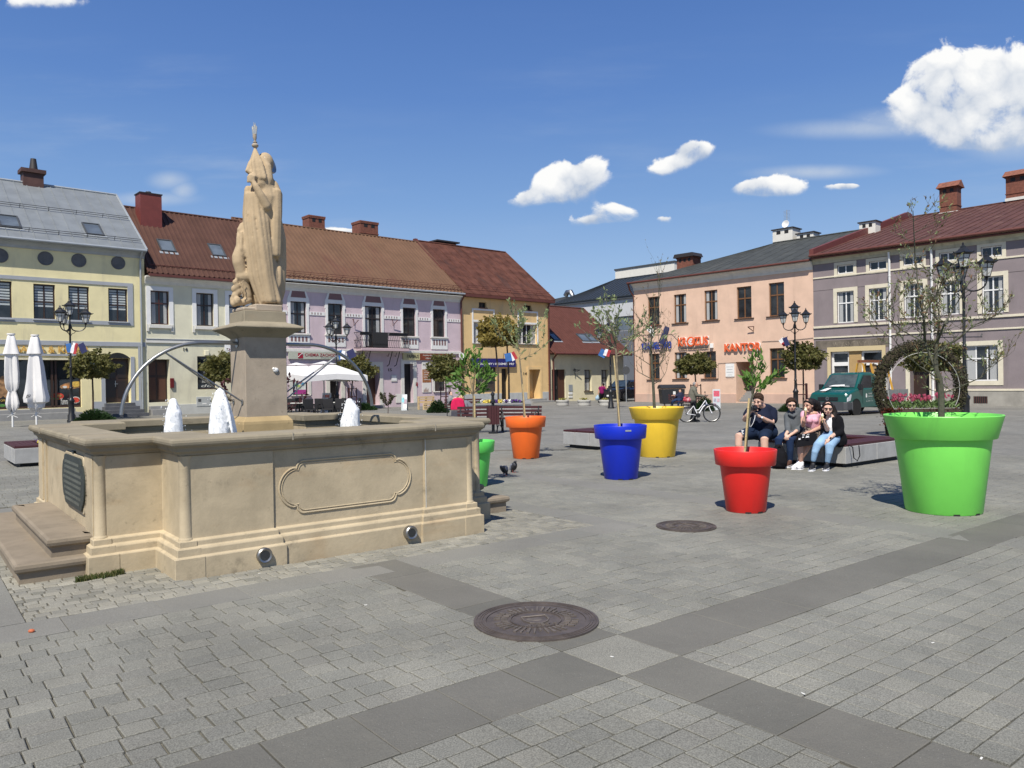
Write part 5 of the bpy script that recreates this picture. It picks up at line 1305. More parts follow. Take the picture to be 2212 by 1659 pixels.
text_on('worn_lettering', 'WŁASNE WYROBY', mat('faded_paint', (.20, .17, .13), .9, var=.5, vs=3), b.E, *b.R(1799, 737, 1905, 749), -.012, .006)
b.cornice(zE - .5, zE + .02, mat('mouldy_cornice', (.42, .40, .30), .9, var=.15, stain=(.22, .20, .14), stain_amt=.6, stain_s=2), .42)
yR, zR = pl.side(1965.5, 469.8, .2)
ROOFR = mat('ox_red_sheet_roof', (0.095, 0.044, 0.036), 0.72, spec=.2, var=0.2, vs=1, stain=(.22, .13, .10), stain_amt=.5, stain_s=.8)
b.roof(-.45, zE + .15, yR, zR, ROOFR, kind='seam', per=.62, amp=.04, x0=.1)
b.gutter(zE + .05, -.55, M['brown_metal'], r=.1); b.gutter(zE - .12, -.42, M['brown_metal'], r=.07)
mb = MB(); mb.prism([(-.5, zE + .12), (-.5, zE + .5), (yR - .5, zR + .38), (yR + .3, zR + .3), (yR + .6, zR - .3), (yR + .6, zE)], -.02, .28, 'x'); mb.build('fire_wall', mat('fire_wall_red', (.135, .035, .028), .6, var=.1), b.E)
for q in ((2027, 388, 2075, 462), (2170, 362, 2232, 430)):
 c0 = pl.rect(q[0] + 5, q[1] + 18, q[2] - 5, q[3], off=yR - .3); ch = b.chimney(c0[0], c0[1], c0[2] - .8, c0[3], yR - .6, M['brick'], holes=2)
 w = c0[1] - c0[0]; xm = (c0[0] + c0[1]) / 2; za = c0[3]
 mb = MB(); mb.prism([(yR - .9, za), (yR - .6 + w * .4, za + .55), (yR - .3 + w * .8, za), ], c0[0] - .18, c0[1] + .18, 'x'); mb.build('tiled_cap', mat('old_tile', (.20, .075, .045), .9, var=.4, vs=5, bump=.8, bs=12), ch)
 mb = MB(); mb.box(c0[0] - .05, c0[1] + .05, yR - .66, yR - .55 + w * .8, c0[2] - .1, c0[2] + .12); mb.build('mortar_skirt', M['offwhite'], ch)
# ================================================================ statue
def build_statue():
 S = empty('statue', Vector((PDC.x, PDC.y, P0.z + 2.585)), ROT_U, 'sandstone statue of a robed saint holding a furled banner, on the pedestal', 'statue')
 th = math.atan2(-3.05, 9.36)
 rot = Matrix.Rotation(-ROT_U + th * -1 * -1 * 0.0 + math.atan2(-PDC.x * -1, PDC.y) * -1 * -1 * 0, 4, 'Z')
 view = math.atan2(PDC.x, PDC.y)           # yaw of the sight line
 T = Matrix.Rotation(-view - ROT_U, 4, 'Z') @ Matrix.Diagonal((.95, .9, 1, 1))  # x right, y away
 mb = MB(); mb.M = T
 k = 1 / 624.7 * 1.0
 def p(x, z, y=0.0): return ((x - 400) * k, y, (1470 - z) * k)
 chain(mb, [p(402, 300), p(400, 380), p(415, 470), p(440, 560)], [.025, .07, .115, .12], 14)
 chain(mb, [p(455, 350, .02), p(490, 420, .0), p(495, 520, -.02), p(470, 610, -.05)], [.03, .06, .07, .045], 10)
 chain(mb, [p(365, 400, -.03), p(345, 470, -.05), p(380, 490, -.07)], [.03, .04, .03], 8)
 mb.ball(p(478, 375, .10), .105, 14, 10, (1, 1.05, 1.2))
 chain(mb, [p(480, 450, .08), p(490, 520, .06)], [.06, .09])
 chain(mb, [p(470, 560, .05), p(480, 650, .05), p(450, 800, .04), p(430, 950, .04)], [.13, .17, .16, .17], 16)
 chain(mb, [p(540, 545, .05), p(560, 620, .03), p(555, 760, .02), p(545, 900, .02), p(538, 1085, .0)], [.055, .075, .075, .075, .065], 12)
 chain(mb, [p(560, 800, .1), p(585, 950, .1), p(580, 1150, .1), p(560, 1350, .08), p(530, 1440, .05)], [.06, .07, .08, .09, .09], 12)
 chain(mb, [p(345, 600, .0), p(340, 780, .0), p(365, 950, .0), p(420, 1150, .0), p(460, 1320, .0), p(490, 1440, .0)], [.05, .07, .10, .12, .11, .09], 12)
 chain(mb, [p(400, 620, .02), p(400, 850, .02), p(440, 1050, .03), p(480, 1250, .03), p(500, 1420, .02)], [.10, .13, .14, .15, .14], 14)
 import random as _r
 rr = _r.Random(5)
 for (a, b_, c_, d_, y0) in ((350, 345, 385, 440, -.10), (375, 380, 430, 470, -.135), (400, 425, 470, 500, -.15), (430, 455, 490, 520, -.13), (330, 325, 350, 420, -.06), (455, 480, 510, 560, -.10)):
  chain(mb, [p(a, 640, y0 * .8), p(b_, 850, y0), p((b_ + c_) / 2, 1050, y0 * 1.05), p(c_, 1250, y0 * 1.1), p(d_, 1440, y0 * 1.0)], [.024, .030, .034, .036, .036], 9)
 for (a, b_, y0) in ((515, 510, -.05), (535, 528, -.075), (555, 548, -.07), (573, 566, -.045)):
  chain(mb, [p(a + 10, 600, y0 * .7), p(a + 5, 800, y0), p(b_, 1088, y0)], [.022, .028, .032], 9)
 for (a, c_) in ((385, 400), (420, 440), (445, 470)):
  chain(mb, [p(402, 300, -.02), p(a, 400, -.08), p(c_, 520, -.11)], [.02, .026, .03], 9)
 chain(mb, [p(575, 1120, .03), p(560, 1300, -.02), p(500, 1440, -.06), p(430, 1462, -.08)], [.03, .045, .05, .03], 8)
 chain(mb, [p(440, 1455, -.02), p(500, 1455, .0), p(560, 1445, .03)], [.05, .07, .06], 10)
 chain(mb, [p(300, 880, .02), p(295, 960, .02), p(297, 1050, .02)], [.055, .075, .085], 12)
 chain(mb, [p(330, 900, -.03), p(320, 1060, -.04)], [.03, .045], 8)
 chain(mb, [p(262, 950, -.02), p(258, 1050, -.03)], [.018, .022], 7); chain(mb, [p(290, 930, -.06), p(285, 1058, -.07)], [.018, .024], 7)
 mb.ball(p(275, 905, .0), .035, 8, 6); mb.ball(p(268, 935, .0), .028, 8, 6); mb.ball(p(262, 970, 0), .022, 8, 6)
 chain(mb, [p(300, 1040, .02), p(262, 1120, -.01), p(265, 1150, -.02), p(285, 1230, .0), p(310, 1320, .02), p(330, 1400, .03)], [.095, .082, .078, .072, .06, .055], 14)
 chain(mb, [p(335, 1425, .03), p(290, 1448, .0), p(240, 1462, -.03)], [.05, .042, .03], 10)
 chain(mb, [p(285, 1250, .0), p(318, 1255, .0)], [.078, .078], 12)
 chain(mb, [p(355, 1050, .10), p(365, 1250, .12), p(385, 1440, .12)], [.08, .07, .06], 10)
 for (bx, bz, r_) in ((235, 1300, .035), (250, 1330, .04), (225, 1350, .04), (262, 1370, .045), (232, 1400, .045), (215, 1430, .04), (250, 1440, .05), (225, 1460, .04), (245, 1270, .02), (212, 1455, .03)):
  mb.ball(p(bx, bz, -.03 + rr.uniform(-.03, .03)), r_, 8, 6, (1, 1, 1.1))
 for q in range(9): mb.ball(p(290 + rr.uniform(-6, 12), 1290 + q * 15, -.09), .014, 6, 5)
 chain(mb, [p(400, 1230, -.02), p(405, 1330, -.02), p(412, 1440, -.02)], [.03, .035, .04], 9)
 chain(mb, [p(480, 735, -.12), p(440, 660, -.15), p(400, 590, -.15), p(385, 560, -.14)], [.058, .05, .04, .03], 12)
 mb.ball(p(368, 540, -.12), .045, 10, 8, (1.1, .8, .9))
 for q in range(4): chain(mb, [p(395 - q * 3, 518 + q * 15, -.15), p(360, 512 + q * 15, -.155), p(340, 520 + q * 14, -.12)], [.014, .014, .011], 7)
 chain(mb, [p(395, 505, -.12), p(372, 498, -.13), p(352, 503, -.12)], [.016, .014, .011], 7)
 me = remeshed(mb, 0.010, 7, 'figure', [M['statue']], 0.5)
 link('figure', me, S)
 mb = MB(); mb.M = T
 mb.tube([p(402, 300), p(402, 270)], .02, 10); mb.ball(p(402, 265), .042, 14, 8, (1, 1, .72)); mb.tube([p(402, 250), p(402, 225)], .014, 10); mb.tube([p(402, 243), p(402, 238)], .026, 12)
 mb.tube([p(402, 228), p(400, 205), p(400, 180)], [.014, .026, .024], 10)
 sp = mb.build('staff_knob', M['ped'], S)
 mb = MB(); mb.M = T
 for (a, b_, h) in ((388, 383, 120), (395, 396, 90), (404, 408, 95), (411, 417, 115), (400, 402, 110)):
  mb.tube([p(400 + (a - 400) * .4, 200), p(a, 160), p(b_, 130), p((a + b_) / 2, h)], [.016, .013, .009, .003], 7)
 mb.build('gilded_finial', mat('silver_leaf', (.62, .60, .52), .3, metal=.7, var=.2), S)
 mb = MB(); mb.M = T @ Matrix.Translation(p(512, 375, .10)) @ Matrix.Rotation(R(70), 4, 'Y') @ Matrix.Rotation(R(28), 4, 'X')
 mb.lathe([(.001, .0), (.10, .0), (.128, .012), (.132, -.008), (.10, -.012), (.001, -.012)], n=28)
 mb.build('halo', mat('tin_halo', (.42, .40, .36), .28, metal=.9, var=.2), S)
build_statue()
# ================================================================ water jets
def water_mat():
 mt = bpy.data.materials.new('foaming_water'); mt.use_nodes = True
 n_ = mt.node_tree; n_.nodes.clear(); q = NG(n_)
 oc = q.n('ShaderNodeTexCoord', out=3)
 nz = q.noise(q.vm('MULTIPLY', oc, (1, 1, .55)), 26, 6, .65, dist=.5)
 rp = q.n('ShaderNodeNewGeometry', out='Random Per Island')
 col = q.mix(q.ramp(nz, .35, .6), (.80, .83, .86, 1), (.95, .96, .97, 1))
 p = q.n('ShaderNodeBsdfPrincipled', {}, {'Base Color': col, 'Roughness': .55, 'Specular IOR Level': .3,
  'Normal': q.n('ShaderNodeBump', {}, {'Strength': .5, 'Distance': .01, 'Height': nz})})
 t = q.n('ShaderNodeBsdfTransparent')
 f = q.m('MULTIPLY', q.ramp(nz, .60, .44, 0, 1), 0.22)
 q.n('ShaderNodeOutputMaterial', {}, {0: q.n('ShaderNodeMixShader', {}, {0: f, 1: p, 2: t})})
 return mt
M['foam'] = water_mat()
def jet(px, ytop, ybase, wpx, D, label, seed, split=0):
 base = PD(px, ybase, D); h = (ybase - ytop) / FPX * D; w = wpx / FPX * D / 2
 z0 = P0.z + .92
 r_ = random.Random(seed)
 top = base.z + h
 H = top - z0
 o = empty('water_jet', (base.x, base.y, z0), 0, label, 'water jet', 'foaming jets in the fountain')
 mb = MB()
 chain(mb, [(0, 0, -.02), (r_.uniform(-.01, .01), 0, H * .4), (r_.uniform(-.02, .02), 0, H * .75), (r_.uniform(-.01, .01), 0, H * .95)], [w * .92, w * .86, w * .70, w * .36], 12)
 for i in range(80):
  t = r_.random() ** .7; a = r_.uniform(0, 6.28); rad = w * (1.0 - .72 * t) * r_.uniform(.55, .98)
  mb.ball((rad * math.cos(a), rad * math.sin(a), H * t * .93), w * r_.uniform(.07, .20), 7, 5, (1, 1, 1.5))
 for i in range(split):
  a = r_.uniform(-.6, .6); mb_pts = []
  for k in range(7): s_ = k / 6; mb_pts.append((w * (.1 + 1.35 * s_), a * w * s_, H * (1 - .95 * s_ ** 1.7) * r_.uniform(.96, 1.03)))
  chain(mb, mb_pts, [.02, .022, .02, .02, .018, .016, .014], 6)
 link('jet_column', remeshed(mb, .012, 2, 'jet_column', [M['foam']], .4), o)
 mb = MB()
 for i in range(90):
  t = r_.random(); a = r_.uniform(0, 6.28); rad = w * (1.15 - .75 * t) + r_.expovariate(1 / .025)
  mb.ball((rad * math.cos(a), rad * math.sin(a), H * t), r_.uniform(.003, .006), 5, 4, (1, 1, r_.uniform(1, 2)))
 tag(mb.build('spray', M['foam'], o), kind='stuff')
jet(376, 862, 932, 46, 8.4, 'short lumpy foaming jet, leftmost in the fountain', 3)
jet(474, 843, 932, 52, 8.6, 'tallest foaming jet beside the pedestal with water falling to its right', 5, 9)
jet(757, 865, 917, 50, 10.2, 'smooth rounded foaming jet to the right of the pedestal', 8)
# ================================================================ plants
def leafmat(name, cols, rough=.55):
 mt = mat(name, cols[0], rough, island_cols=cols, spec=.35)
 n_ = mt.node_tree; q = NG(n_); pb = [x for x in n_.nodes if x.type == 'BSDF_PRINCIPLED'][0]; om = [x for x in n_.nodes if x.type == 'OUTPUT_MATERIAL'][0]
 tl = q.n('ShaderNodeBsdfTranslucent', {}, {'Color': pb.inputs['Base Color'].links[0].from_socket})
 n_.links.new(q.n('ShaderNodeMixShader', {}, {0: .35, 1: pb.outputs[0], 2: tl}), om.inputs[0])
 return mt
M['maple'] = leafmat('maple_leaf', [(0.123, 0.130, 0.038), (0.266, 0.245, 0.064), (0.336, 0.217, 0.068), (0.194, 0.188, 0.050), (0.425, 0.274, 0.094), (0.159, 0.145, 0.047)])
M['maple2'] = leafmat('maple_leaf_golden', [(0.248, 0.202, 0.050), (0.462, 0.318, 0.079), (0.567, 0.318, 0.094), (0.320, 0.245, 0.064)])
M['fresh'] = leafmat('fresh_leaf', [(0.105, 0.210, 0.035), (0.175, 0.333, 0.061), (0.245, 0.420, 0.088), (0.140, 0.263, 0.052)])
M['willow'] = leafmat('silver_leaf_green', [(0.298, 0.350, 0.175), (0.420, 0.473, 0.263), (0.525, 0.560, 0.350), (0.228, 0.280, 0.123)])
M['redleaf'] = leafmat('burgundy_leaf', [(0.088, 0.021, 0.025), (0.158, 0.035, 0.035), (0.061, 0.018, 0.021)])
M['brownleaf'] = leafmat('brown_bud_leaf', [(0.175, 0.079, 0.052), (0.280, 0.123, 0.079), (0.123, 0.105, 0.035), (0.210, 0.210, 0.070)])
M['juniper'] = leafmat('juniper_needles', [(0.026, 0.056, 0.018), (0.052, 0.105, 0.032), (0.079, 0.149, 0.035), (0.038, 0.079, 0.026)])
M['bark'] = mat('bark', (.085, .060, .045), .9, var=.3, vs=20, bump=.6, bs=60)
M['palebark'] = mat('pale_bark', (.20, .165, .11), .85, var=.35, vs=14, bump=.5, bs=50)
M['greenbark'] = mat('green_grey_bark', (.075, .075, .05), .85, var=.35, vs=14, bump=.5, bs=50)
M['cane'] = mat('bamboo_cane', (.52, .40, .20), .5, var=.2, vs=12)
def leaf(vs, fs, c, s, r_, elong=1.6, droop=0.0, d=None):
 """one folded leaf: two quads"""
 if d is None: d = Vector((r_.uniform(-1, 1), r_.uniform(-1, 1), r_.uniform(-.8, .8) - droop))
 d = Vector(d).normalized(); n = Vector((r_.uniform(-1, 1), r_.uniform(-1, 1), r_.uniform(-.2, 1))).normalized()
 a = d.cross(n)
 if a.length < 1e-4: a = Vector((1, 0, 0))
 a.normalize(); n = a.cross(d)
 b = len(vs); L = s * elong / 2; c = Vector(c)
 vs += [c - d * L, c + a * s * .42 + n * s * .10, c + d * L, c - a * s * .42 + n * s * .10]
 fs += [(b, b + 1, b + 2), (b, b + 2, b + 3)]
def leafmesh(name, pts, s, seed, mt, elong=1.5, var=.4, droop=.1):
 r_ = random.Random(seed); vs = []; fs = []
 for c in pts: leaf(vs, fs, c, s * r_.uniform(1 - var, 1 + var), r_, elong, droop)
 me = bpy.data.meshes.new(name); me.from_pydata([tuple(v) for v in vs], [], fs); me.materials.append(mt); return me
def crown_pts(n, rx, rz, seed, lump=.27, fill=.35, flat=.75):
 r_ = random.Random(seed); out = []; off = Vector((seed * 3.7, 1.3, 2.2))
 while len(out) < n:
  d = Vector((r_.gauss(0, 1), r_.gauss(0, 1), r_.gauss(0, 1))).normalized()
  k = 1 + lump * 2.2 * noise.noise(d * 2.3 + off) + lump * noise.noise(d * 6 + off)
  t = r_.random() ** (1 / 3) if r_.random() < fill else r_.uniform(.84, 1.04)
  z = d.z * rz * k * t
  if z < -rz * flat: continue
  if noise.noise(Vector((d.x * 5, d.y * 5, d.z * 5)) + off * 2) < -.42: continue
  out.append(Vector((d.x * rx * k * t, d.y * rx * k * t, z)))
 return out
def ball_tree(px, pyc, wpx, hpx, D, label, seed, mt='maple', trunk_px=None, n=3400, frame=True, group='clipped round-headed maples around the square'):
 c = PD(px, pyc, D); w = wpx / FPX * D / 2; h = hpx / FPX * D / 2
 tp = PD(trunk_px or px, pyc, D)
 gzv = gz(tp.x, tp.y)
 o = empty('round_headed_tree', (tp.x, tp.y, gzv), 0, label, 'tree', group)
 off = Vector((c.x - tp.x, 0, c.z - gzv))
 pts = [q + off for q in crown_pts(n, w, h, seed)]
 link('crown', leafmesh('crown', pts, .135, seed, M[mt]), o)
 r_ = random.Random(seed)
 mb = MB(); H = off.z
 mb.tube([(0, 0, -.1), (.02, 0, H * .5), (off.x * .5, 0, H - h * .6)], [.055, .045, .04], 8)
 for k in range(9):
  a = r_.uniform(0, 6.28); mb.tube([(off.x * .5, 0, H - h * .7), (off.x + w * .5 * math.cos(a), w * .5 * math.sin(a), H - h * .1 + r_.uniform(0, h * .5))], [.022, .008], 5)
 mb.build('trunk', M['bark'], o)
 if frame:
  mb = MB(); q = r_.uniform(-.3, .5); mb.M = Matrix.Rotation(q, 4, 'Z')
  for k in range(3):
   a = 2.09 * k + .5; x, y = .33 * math.cos(a), .33 * math.sin(a); mb.cyl((x * 1.1, y * 1.1, -.05), (x, y, 1.45), .035, n=6)
  for zz in (1.38, .85):
   for k in range(3):
    a, b_ = 2.09 * k + .5, 2.09 * (k + 1) + .5
    mb.cyl((.36 * math.cos(a), .36 * math.sin(a), zz), (.36 * math.cos(b_), .36 * math.sin(b_), zz), .025, n=6)
  tag(mb.build('tree_guard', M['maroon'], None, loc=(tp.x, tp.y, gzv)), 'dark red timber guard round the trunk of the tree: ' + label.split(',')[0][-60:] if False else 'dark red timber guard round the foot of ' + GUARD.pop(0), 'tree guard', 'timber tree guards')
 return o
GUARD = ['the maple behind the cafe parasol', 'the maple before the papirus shop', 'the maple behind the bicycle', 'the maple above the pickup truck']
ball_tree(199, 793, 84, 62, 40, 'round-headed maple left of the fountain beside the lamp with flags', 11, n=3000, frame=False)
ball_tree(484, 799, 84, 66, 45, 'round-headed maple half hidden behind the fountain pedestal', 12, frame=False)
ball_tree(766, 800, 74, 60, 52, 'round-headed maple behind the open white cafe parasol', 13, trunk_px=758)
ball_tree(963, 800, 70, 62, 48, 'round-headed maple in front of the papirus shop window', 14, 'maple', 962)
ball_tree(1066, 722, 60, 68, 41, 'taller golden-green maple left of the pair in the raised flower bed', 15, 'maple2', 1074, frame=False, group='two tall maples in the raised bed')
ball_tree(1092, 722, 50, 64, 42.5, 'smaller golden-green maple right of the pair in the raised flower bed', 16, 'maple2', 1097, frame=False, group='two tall maples in the raised bed')
ball_tree(1500, 790, 72, 48, 46, 'round-headed maple behind the man with the white bicycle', 17, trunk_px=1502)
ball_tree(1735, 775, 76, 60, 42, 'round-headed maple above the green pickup truck cab', 18, trunk_px=1734, n=3000)
ball_tree(2018, 776, 100, 66, 34, 'wide dark maple seen through the moss ring', 19, n=3200, trunk_px=2022, frame=False)
def shrub(px, py, wpx, hpx, D, label, seed, mt='juniper', n=1500):
 c = PD(px, py, D); z = gz(c.x, c.y); w = wpx / FPX * D / 2; h = hpx / FPX * D
 o = empty('juniper_shrub', (c.x, c.y, z), 0, label, 'shrub', 'low evergreen shrubs under the trees')
 r_ = random.Random(seed); vs = []; fs = []
 for i in range(n):
  a = r_.uniform(0, 6.28); t = r_.random() ** .5; zz = h * (1 - t * t) * r_.uniform(.2, 1.05) + .03
  d = Vector((math.cos(a), math.sin(a), .55 + r_.uniform(-.2, .6)))
  leaf(vs, fs, (w * t * math.cos(a) * (1 + .15 * math.sin(3 * a + seed)), w * .8 * t * math.sin(a), zz), .055, r_, 4.0, 0, d)
 me = bpy.data.meshes.new('foliage'); me.from_pydata([tuple(v) for v in vs], [], fs); me.materials.append(M[mt]); link('foliage', me, o)
 mb = MB()
 for k in range(6): a = k * 1.05; mb.tube([(0, 0, 0), (w * .5 * math.cos(a), w * .4 * math.sin(a), h * .5)], [.03, .01], 5)
 mb.build('stems', M['bark'], o)
shrub(203, 905, 84, 26, 36.5, 'spreading juniper at the foot of the tree left of the fountain', 1, n=2200)
shrub(785, 880, 52, 15, 50, 'low juniper beside the brick edging near door number 15', 2)
shrub(946, 884, 44, 26, 44, 'juniper beside the pallet seat and the red pushchair', 3)
shrub(1522, 880, 40, 30, 42, 'juniper behind the handlebars of the white bicycle', 4)
shrub(1708, 884, 44, 18, 40, 'juniper between the lamp and the green pickup truck', 5)
shrub(2185 - 200, 884, 10, 4, 40, 'tiny juniper tuft behind the moss ring', 6, n=200) if False else None
class Sap:
 def __init__(s, seed): s.r = random.Random(seed); s.mb = MB(); s.tips = []
 def grow(s, p, d, L, rad, lev, up=.25, spread=.7, kids=4, gnarl=.18, tipstep=1):
  r_ = s.r; p = Vector(p); d = Vector(d).normalized(); n = 5
  path = [p.copy()]; rs = [rad]
  for i in range(n):
   d = (d + Vector((r_.uniform(-1, 1), r_.uniform(-1, 1), r_.uniform(-.6, 1) * 1.0 + up * .5)) * gnarl).normalized()
   p = p + d * (L / n); path.append(p.copy()); rs.append(rad * (1 - .72 * (i + 1) / n))
  s.mb.tube(path, rs, 5 if lev else 7, cap=False)
  if lev <= 1:
   for i in range(1 if lev else 3, n + 1): s.tips.append((path[i], (path[i] - path[i - 1]).normalized(), lev))
  if lev > 0:
   for k in range(kids):
    t = r_.uniform(.25, 1.0) if k else 1.0
    i = min(n, max(1, round(t * n))); q = path[i]
    dd = (path[i] - path[i - 1]).normalized()
    side = Vector((r_.uniform(-1, 1), r_.uniform(-1, 1), r_.uniform(-.2, .5))).normalized()
    s.grow(q, (dd + side * spread + Vector((0, 0, up))).normalized(), L * r_.uniform(.5, .75), rs[i] * .72 + .0012, lev - 1, up, spread, kids, gnarl)
 def leaves(s, per, size, mt, spread=.05, elong=1.9, seed=1, keep=1.0, along=False):
  r_ = random.Random(seed); vs = []; fs = []
  for (q, d, lev) in s.tips:
   if r_.random() > keep: continue
   for k in range(per):
    dd = (d + Vector((r_.uniform(-1, 1), r_.uniform(-1, 1), r_.uniform(-1, 1))) * .9).normalized()
    leaf(vs, fs, q + dd * size * .6 + Vector((r_.uniform(-1, 1), r_.uniform(-1, 1), r_.uniform(-1, 1))) * spread, size * r_.uniform(.6, 1.3), r_, elong, 0, dd)
  me = bpy.data.meshes.new('crown'); me.from_pydata([tuple(v) for v in vs], [], fs); me.materials.append(mt); return me
def potmat(name, c): return mat(name, c, .42, spec=.45, var=.05, vs=2.5, bump=.06, bs=90, stain=tuple(x * .55 + .02 for x in c), stain_amt=.30, stain_s=3.2, coat=.03)
def pot(pxc, pyf, wpx, mt, label, flare=False, sticker=None):
 """pxc centre, pyf front bottom pixel row, wpx rim width in pixels"""
 R_ = .5
 for _ in range(6):
  f = G(pxc, pyf); Dc = f.y + .64 * R_; R_ = wpx / 2 / FPX * Dc
 d = ray(pxc, pyf); c = Vector((d.x / d.y * Dc, Dc, 0)); c.z = gz(c.x, c.y)
 H = (1.80 if flare else 2.02) * R_
 if flare: rb, rt, r0, r1, rh = .645, .81, .89, 1.0, .43
 else: rb, rt, r0, r1, rh = .63, .81, .955, 1.0, .50
 o = empty('flower_pot', c, 0, label, 'flower pot', 'giant coloured plastic flower pots')
 z1 = H - rh * R_; e = .012
 mb = MB()
 pf = [(rb * R_ * .9, 0.0), (rb * R_ - .01, 0.0), (rb * R_, .012), (rt * R_, z1), (rt * R_ + .004, z1 + .001), (r0 * R_ - .006, z1 + .001), (r0 * R_, z1 + .008),
  (r1 * R_, H - .008), (r1 * R_ - .004, H), (r1 * R_ - .022, H), (r1 * R_ - .027, H - .008), (r0 * R_ - .03, z1 + .05), (rt * R_ - .03, z1 - .02), (rt * R_ - .05, H - .62 * R_)]
 mb.lathe(pf, n=64); mb.build('pot_shell', mt, o)
 mb = MB(); mb.lathe([(.001, z1 + .02 - (.0 if flare else .0)), (rt * R_ * .6, z1 + .035), (rt * R_ + .05 * R_, z1 + .01)], n=32)
 mb.build('soil', M['soil'], o)
 for a in (-100, -62):
  mb = MB(); t = R(a); mb.M = Matrix.Rotation(t, 4, 'Z'); mb.box(rb * R_ - .02, rb * R_ + .004, -.035, .035, .0, .022); mb.build('drain_slot', M['dark'], o)
 if sticker: mb = MB(); mb.M = Matrix.Rotation(math.atan2(-c.y, -c.x) + sticker, 4, 'Z'); mb.box(r1 * R_ - .03, r1 * R_ - .004, -.05, .05, H - .085, H - .06); mb.build('maker_plate', M['zinc'], o)
 return c, R_, H, z1
P_ = {}
P_['lime'] = pot(2038, 1116, 231, potmat('lime_plastic', (.20, .72, .11)), 'biggest pot, bright lime green with flared rim, holding a bare tree', True, .0)
P_['red'] = pot(1611.5, 1110.5, 132, potmat('red_plastic', (.72, .022, .018)), 'bright red pot in front of the seated people')
P_['blue'] = pot(1341.5, 1037.5, 114, potmat('blue_plastic', (.005, .026, .50)), 'deep blue pot in front of the yellow one', False, .3)
P_['yellow'] = pot(1419.5, 989, 118, potmat('yellow_plastic', (.86, .57, .045)), 'large yellow pot with flared rim holding a bare tree', True)
P_['orange'] = pot(1136.5, 992, 88.5, potmat('orange_plastic', (.85, .15, .02)), 'orange pot in front of the red slatted benches')
P_['sg'] = pot(1022, 1054, 97, potmat('green_plastic', (.12, .66, .11)), 'green pot half hidden behind the right end of the fountain')
def pot_tree(key, px_base, trunk, label, levspec, cat='tree', group='young trees growing in the coloured pots'):
 """trunk: list of pixel points (px,py) from the soil up, all at pot depth"""
 c, R_, H, z1 = P_[key]; D = c.y
 pts = [PD(x, y, D) for x, y in trunk]
 base = Vector((pts[0].x, D, c.z + z1 + .02)); pts[0] = base
 o = empty('young_tree', base, 0, label, cat, group)
 return o, [p - base for p in pts], D
o, pts, D = pot_tree('red', 1610, [(1609, 985), (1614, 930), (1620, 880), (1626, 850)], 'leafy young tree with a cane in the red pot, beside the seated man', None)
s = Sap(21); s.mb.tube(pts, [.018, .015, .013, .011], 7)
for (x, y, L) in ((1618, 772, 0), (1650, 788, 0), (1690, 800, 0), (1612, 812, 0), (1664, 822, 0), (1640, 760, 0)):
 e_ = PD(x, y, D) - o.location; st = pts[-1] + Vector((0, 0, -.03)); m_ = (st + e_) / 2 + Vector((0, s.r.uniform(-.1, .1), .02)); s.mb.tube([st, m_, e_], [.008, .006, .003], 5)
 for t in (.35, .55, .75, .9, 1.0):
  q = st.lerp(m_, t * 2) if t < .5 else m_.lerp(e_, t * 2 - 1); s.tips.append((q, (e_ - st).normalized(), 0))
link('crown', s.leaves(7, .042, M['fresh'], .045, 2.2, 3), o); s.mb.build('trunk', M['greenbark'], o)
def cane(key, a, b, label):
 c, R_, H, z1 = P_[key]; D = c.y - .04; p, q = PD(*a, D), PD(*b, D); p.z = c.z + z1 - .02
 mb = MB(); n = 7; d = q - p
 mb.tube([p - p, d], .0125, 8)
 for i in range(1, n): mb.tube([d * (i / n) - d.normalized() * .004, d * (i / n) + d.normalized() * .004], .0155, 8)
 tag(mb.build('bamboo_cane', M['cane'], None, loc=p), label, 'garden cane', 'canes tied to the potted trees')
cane('red', (1606, 983), (1618, 860), 'bamboo cane standing in the red pot')
o, pts, D = pot_tree('blue', 1335, [(1338, 915), (1335, 860), (1333, 800), (1331, 755)], 'young silver-leaved tree with airy crown in the blue pot', None)
s = Sap(22); s.mb.tube(pts, [.024, .022, .020, .018], 8)
for k in range(9):
 a = k * .7; s.grow(pts[-1] + Vector((0, 0, -.12 + .03 * k)), (math.cos(a) * .9, math.sin(a) * .6, .35 + .22 * (k % 4)), .5 if k % 3 else .62, .010, 1, .35, .8, 5)
link('crown', s.leaves(4, .036, M['willow'], .04, 2.4, 4, .8), o); s.mb.build('trunk', M['palebark'], o)
cane('blue', (1341, 915), (1326, 768), 'tall bamboo cane standing in the blue pot')
o, pts, D = pot_tree('orange', 1135, [(1133, 893), (1130, 850), (1125, 800), (1122, 772)], 'slender young tree with pale upright crown in the orange pot', None)
s = Sap(23); s.mb.tube(pts, [.024, .02, .018, .016], 8)
for k in range(10):
 a = k * .8; s.grow(pts[-1] + Vector((0, 0, -.05 + .06 * k)), (math.cos(a) * .5, math.sin(a) * .4, .7 if k % 4 else .1), .45 if k % 2 else .6, .008, 1, .5, .6, 4)
link('crown', s.leaves(4, .036, M['willow'], .03, 2.4, 5), o); s.mb.build('trunk', M['palebark'], o)
cane('orange', (1136, 893), (1129, 830), 'bamboo cane standing in the orange pot')
o, pts, D = pot_tree('sg', 1024, [(1022, 960), (1023, 920), (1023, 880), (1022, 852)], 'young tree with fresh bright green leaves in the half hidden green pot', None)
s = Sap(24); s.mb.tube(pts, [.018, .016, .014, .012], 8)
